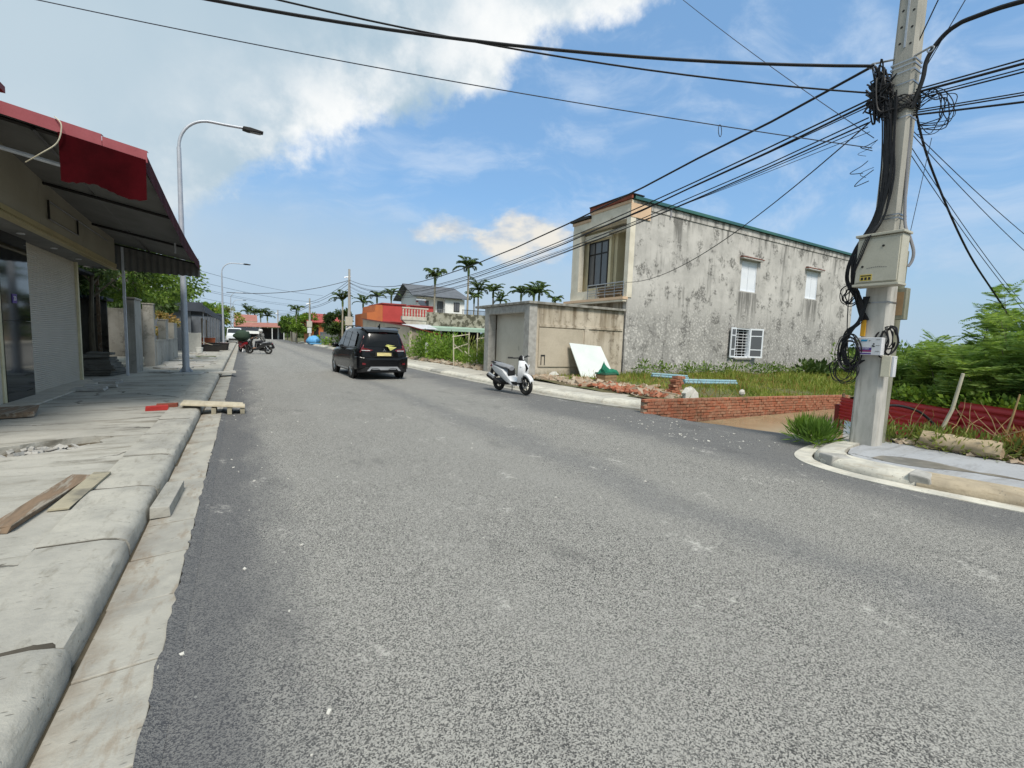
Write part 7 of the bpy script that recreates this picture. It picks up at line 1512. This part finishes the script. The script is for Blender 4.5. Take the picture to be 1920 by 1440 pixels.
def two_wheeler(root, paint, seat, detail=True):
    """step-through scooter, nose towards -y; wheelbase 1.28 m"""
    def B(mb, nm, mat, p=root, sm=True): return mb.build(nm, mat, p, sm)
    for y, nm in ((-.64, 'front_wheel'), (.64, 'rear_wheel')):
        w = thing(nm, None, None); w.parent = root; w.location = (0, y, .285)
        m = MB(); m.torus((0, 0, 0), .225, .060, 30, 10, 'x', .85); B(m, 'tyre', 'tyre', w)
        m = MB(); m.torus((0, 0, 0), .170, .014, 26, 6, 'x', 1.6)
        for q in range(6):
            a = 2 * math.pi * q / 6
            m.tube([(0, .03 * math.cos(a), .03 * math.sin(a)), (0, .165 * math.cos(a + .25), .165 * math.sin(a + .25))], [.018, .012], 5)
        m.cyl((-.045, 0, 0), .045, .09, 12, 'x'); B(m, 'rim', 'trim_black', w)
        m = MB(); m.torus((-.035 if y < 0 else .04, 0, 0), .085, .022, 24, 4, 'x', .15); B(m, 'brake_disc', 'steel', w)
    for s in (-1, 1):
        m = MB(); m.tube([(s * .075, -.64, .285), (s * .075, -.57, .50), (s * .065, -.50, .72)], .022, 8); B(m, 'fork_leg', 'trim_black')
    m = MB(); rs = []                                       # front mudguard
    for i in range(9):
        a = R(160 - i * 17); rr = .315; rs.append([(w, -.64 - rr * math.cos(a) * -1 * -1 if False else -.64 + rr * math.cos(math.pi - a) * -1, .285 + rr * math.sin(a) + dz) for w, dz in ((-.075, -.05), (-.06, .0), (0, .022), (.06, .0), (.075, -.05))])
    m.rings(rs, False, False); o = B(m, 'front_mudguard', paint)
    sm_ = o.modifiers.new('thick', 'SOLIDIFY'); sm_.thickness = .008
    m = MB()                                                # leg shield: tall curved front
    prof = [(-.40, .34, .13, .05), (-.47, .46, .16, .055), (-.53, .62, .185, .075), (-.555, .77, .18, .085), (-.51, .89, .125, .075), (-.46, .96, .075, .05)]
    rs = [[(w * math.cos(a), y + d * math.sin(a) - (.05 if math.sin(a) < -.5 else 0), z) for a in [2 * math.pi * q / 14 for q in range(14)]] for y, z, w, d in prof]
    m.rings(rs); B(m, 'leg_shield', paint)
    m = MB(); m.tube([(0, -.62, .66), (0, -.655, .76), (0, -.62, .86)], [(.05, .02), (.12, .03), (.06, .02)], 10, up=(1, 0, 0)); B(m, 'headlight_mask', 'trim_black')
    for s in (-1, 1): m = MB(); m.slab([(s * .05, -.662, .73), (s * .17, -.62, .82), (s * .16, -.615, .85), (s * .05, -.665, .77)], .01); B(m, 'headlight', 'lamp_clear', root, False)
    m = MB(); m.tube([(0, -.50, .93), (0, -.46, 1.02), (0, -.42, 1.06)], [(.08, .055), (.12, .06), (.08, .04)], 12, up=(1, 0, 0)); B(m, 'handlebar_cowl', 'trim_black')
    m = MB(); m.tube([(0, -.545, .97), (0, -.52, 1.03), (0, -.47, 1.07)], [(.04, .02), (.075, .025), (.05, .02)], 10, up=(1, 0, 0)); B(m, 'front_visor', paint)
    m = MB(); m.tube([(-.34, -.33, 1.06), (-.20, -.41, 1.04), (0, -.43, 1.03), (.20, -.41, 1.04), (.34, -.33, 1.06)], .017, 8); B(m, 'handlebar', 'trim_black')
    for s in (-1, 1):
        m = MB(); m.tube([(s * .24, -.385, 1.05), (s * .36, -.32, 1.06)], .024, 8); B(m, 'grip', 'trim_black')
        m = MB(); m.tube([(s * .20, -.44, 1.05), (s * .34, -.43, 1.06)], .009, 5); B(m, 'brake_lever', 'trim_black')
    m = MB(); m.box((-.16, -.42, .28), (.16, .02, .36)); o = B(m, 'floorboard', 'trim_black', root, False)
    m = MB(); rs = []                                       # side fairing, sweeping up to the tail
    for y, w, z0, z1 in ((-.42, .13, .24, .36), (-.18, .17, .24, .38), (.02, .185, .30, .52), (.22, .185, .40, .68), (.48, .165, .50, .74), (.74, .12, .60, .78), (.92, .05, .68, .78)):
        rs.append([(w * .8, y, z0), (w, y, (z0 + z1) / 2 - .03), (w * .92, y, z1 - .02), (w * .5, y, z1), (-w * .5, y, z1), (-w * .92, y, z1 - .02), (-w, y, (z0 + z1) / 2 - .03), (-w * .8, y, z0)])
    m.rings(rs); B(m, 'side_fairing', paint)
    m = MB(); rs = []
    for y, w, z in ((-.02, .09, .70), (.06, .135, .745), (.30, .155, .765), (.55, .135, .80), (.78, .10, .815), (.86, .05, .80)): rs.append([(w * math.cos(a), y, z + .055 * math.sin(a)) for a in [2 * math.pi * q / 12 for q in range(12)]])
    m.rings(rs); B(m, 'seat', seat)
    m = MB(); m.box((-.12, -.015, .36), (.12, .02, .70)); B(m, 'seat_front_panel', 'trim_black', root, False)
    m = MB(); m.tube([(-.10, .62, .84), (-.11, .84, .86), (0, .93, .86), (.11, .84, .86), (.10, .62, .84)], .016, 6); B(m, 'grab_rail', 'trim_black')
    m = MB(); m.ball((0, .93, .74), (.09, .05, .045), 10, 6); B(m, 'tail_light', 'lamp_red')
    m = MB(); m.tube([(0, .90, .70), (0, 1.0, .52), (0, 1.02, .42)], [(.08, .02), (.075, .012), (.07, .01)], 8, up=(1, 0, 0)); B(m, 'rear_mudguard', 'trim_black')
    m = MB(); m.tube([(-.02, .05, .33), (-.05, .30, .32), (-.07, .64, .30)], [(.12, .10), (.13, .11), (.07, .09)], 10); B(m, 'engine', 'trim_black')
    m = MB(); m.tube([(-.15, .30, .26), (-.17, .52, .32), (-.18, .72, .40), (-.18, .93, .47)], [.03, .055, .072, .066], 12); e = B(m, 'exhaust', 'trim_black')
    m = MB(); m.tube([(-.185, .60, .40), (-.19, .88, .50)], [(.05, .075), (.05, .07)], 8); B(m, 'exhaust_shield', 'silver', e)
    m = MB(); m.tube([(.13, .52, .62), (.12, .68, .33)], .022, 6); B(m, 'shock_absorber', 'steel')
    m = MB(); m.tube([(.10, .10, .26), (.16, .20, .02)], .014, 6); B(m, 'kickstand', 'steel', root, False)
    return root
sc = thing('scooter', 'white scooter parked at the right kerb in front of the garage', 'scooter', (6.70, 11.25, 0.012), R(7)); sc.rotation_euler.y = R(-4)
two_wheeler(sc, 'scooter_white', 'seat_grey'); sc.rotation_euler.x = 0
m2 = thing('scooter', 'black scooter ridden across the left lane', 'scooter', (0.95, 36.2, 0.0), R(-118)); two_wheeler(m2, 'moto_black', 'seat_grey', False)
m3 = thing('motorbike', 'red motorbike standing at the left kerb with a dark green load', 'motorbike', (0.05, 39.0, 0.0), R(-160)); two_wheeler(m3, 'moto_red', 'seat_black', False)
m = MB(); m.ball((0, 0, 0), (.55, .5, .42), 14, 9); m.v = [(x * U(.85, 1.15), y * U(.85, 1.15), z * U(.85, 1.15)) for x, y, z in m.v]; tag(m.build('green_load', 'green_shirt', None, True, loc=(-.02, 39.3, 1.2)), 'bulky dark green load tied on the red motorbike', 'bundle')
# the rider: one continuous body, jacket, trousers and helmet as its clothing
def remesh(o, vs=.022):
    q = o.modifiers.new('remesh', 'REMESH'); q.mode = 'VOXEL'; q.voxel_size = vs; q.use_smooth_shade = True
    s = o.modifiers.new('smooth', 'SMOOTH'); s.iterations = 4; return o
def rider(loc, rotz, label):
    r = thing('person', label, 'person', loc, rotz)         # facing -y like the scooter
    def limb(m, pts, rr): m.tube(pts, rr, 10); [m.ball(p, (q, q, q), 8, 6) for p, q in zip(pts, rr)]
    m = MB(); limb(m, [(0, .30, .92), (0, .24, 1.15), (0, .20, 1.36), (0, .17, 1.48)], [.13, .13, .15, .055]); m.ball((0, .13, 1.58), (.078, .095, .115), 12, 9); m.ball((0, .04, 1.565), (.012, .018, .014), 6, 5)
    for s in (-1, 1):
        limb(m, [(s * .18, .20, 1.40), (s * .27, .02, 1.20), (s * .29, -.28, 1.10)], [.055, .045, .032])
        m.ball((s * .30, -.33, 1.075), (.035, .05, .028), 8, 6)
        for q in range(4): m.tube([(s * .30 + .015 * (q - 1.5), -.36, 1.085), (s * .30 + .015 * (q - 1.5), -.395, 1.075), (s * .30 + .015 * (q - 1.5), -.39, 1.045)], .010, 5)
        m.tube([(s * .27, -.33, 1.07), (s * .255, -.36, 1.05)], .011, 5)
        limb(m, [(s * .09, .28, .88), (s * .17, -.10, .82), (s * .14, -.18, .44), (s * .14, -.20, .42)], [.085, .065, .05, .045]); m.ball((s * .14, -.26, .40), (.045, .12, .04), 8, 6)
    remesh(m.build('body', 'skin', r), .018)
    m = MB(); limb(m, [(0, .31, .90), (0, .245, 1.15), (0, .20, 1.34), (0, .185, 1.42)], [.15, .15, .172, .10])
    for s in (-1, 1): limb(m, [(s * .18, .20, 1.39), (s * .27, .02, 1.20), (s * .285, -.22, 1.115)], [.072, .06, .046])
    remesh(m.build('jacket', 'jacket', r), .022)
    m = MB()
    for s in (-1, 1): limb(m, [(s * .09, .28, .88), (s * .17, -.10, .825), (s * .145, -.17, .50)], [.105, .082, .064])
    remesh(m.build('trousers', 'trousers', r), .022)
    m = MB(); m.ball((0, .135, 1.615), (.125, .145, .125), 16, 10); m.v = [(x, y, max(z, 1.55 if y < .12 else 1.52)) for x, y, z in m.v]; h = m.build('helmet', 'helmet', r, True)
    m = MB(); m.slab([(-.09, -.01, 1.60), (.09, -.01, 1.60), (.07, -.06, 1.585), (-.07, -.06, 1.585)], .008); m.build('visor', 'trim_black', h)
    return r
rider((0.95, 36.2, 0.0), R(-118), 'rider in grey patterned top and pale helmet on the black scooter')
# white van at the far left
v = thing('van', 'small white van parked far up the left side', 'van', (-0.9, 66, 0.02))
m = MB(); rs = []
for y, w, z0, z1 in ((-.1, .80, .45, .95), (0, .88, .35, 1.15), (.5, .90, .30, 1.30), (.9, .86, .30, 1.85), (1.2, .86, .30, 1.92), (4.0, .86, .30, 1.9), (4.1, .82, .35, 1.8)): rs.append([(-w, y, z0), (w, y, z0), (w, y, (z0 + z1) / 2), (w * .86, y, z1 - .05), (w * .7, y, z1), (-w * .7, y, z1), (-w * .86, y, z1 - .05), (-w, y, (z0 + z1) / 2)])
m.rings(rs); m.build('body', 'van_white', v, True)
m = MB(); m.slab([(-.72, .42, 1.27), (.72, .42, 1.27), (.64, .84, 1.80), (-.64, .84, 1.80)], -.03); m.build('windscreen', 'glass_dark', v)
for s in (-1, 1):
    m = MB(); m.box((s * .6 - .14, -.06, .78), (s * .6 + .14, .02, .94)); m.build('headlight', 'lamp_clear', v)
    for y in (.7, 3.3): w = MB(); w.torus((s * .78, y, .31), .23, .08, 20, 8, 'x'); w.build('wheel', 'tyre', v, True)
m = MB(); m.box((-.6, -.12, .42), (.6, -.08, .62)); m.build('grille', 'trim_black', v)

# loose grit and pale chips lying on the carriageway
m = MB()
for i in range(420):
    if i < 200: x, y = U(6.2, 8.6), U(3.9, 7.0)
    elif i < 290: x, y = U(-0.3, 0.4), U(1.6, 14)
    else: x, y = U(0.5, 6.5), U(2.5, 11)
    if x > 7.5: continue
    q = random.choice((.004, .005, .006, .009, .014)) * (1.6 if y > 3.9 and x > 6 else 1.0); m.rough_box((x, y, q * .25), (q * 1.6, q, q * .6), q * .25, U(0, 6), .3)
tag(m.build('road_grit', 'stone_white'), 'pale stone chips scattered over the asphalt', 'grit', kind='stuff')
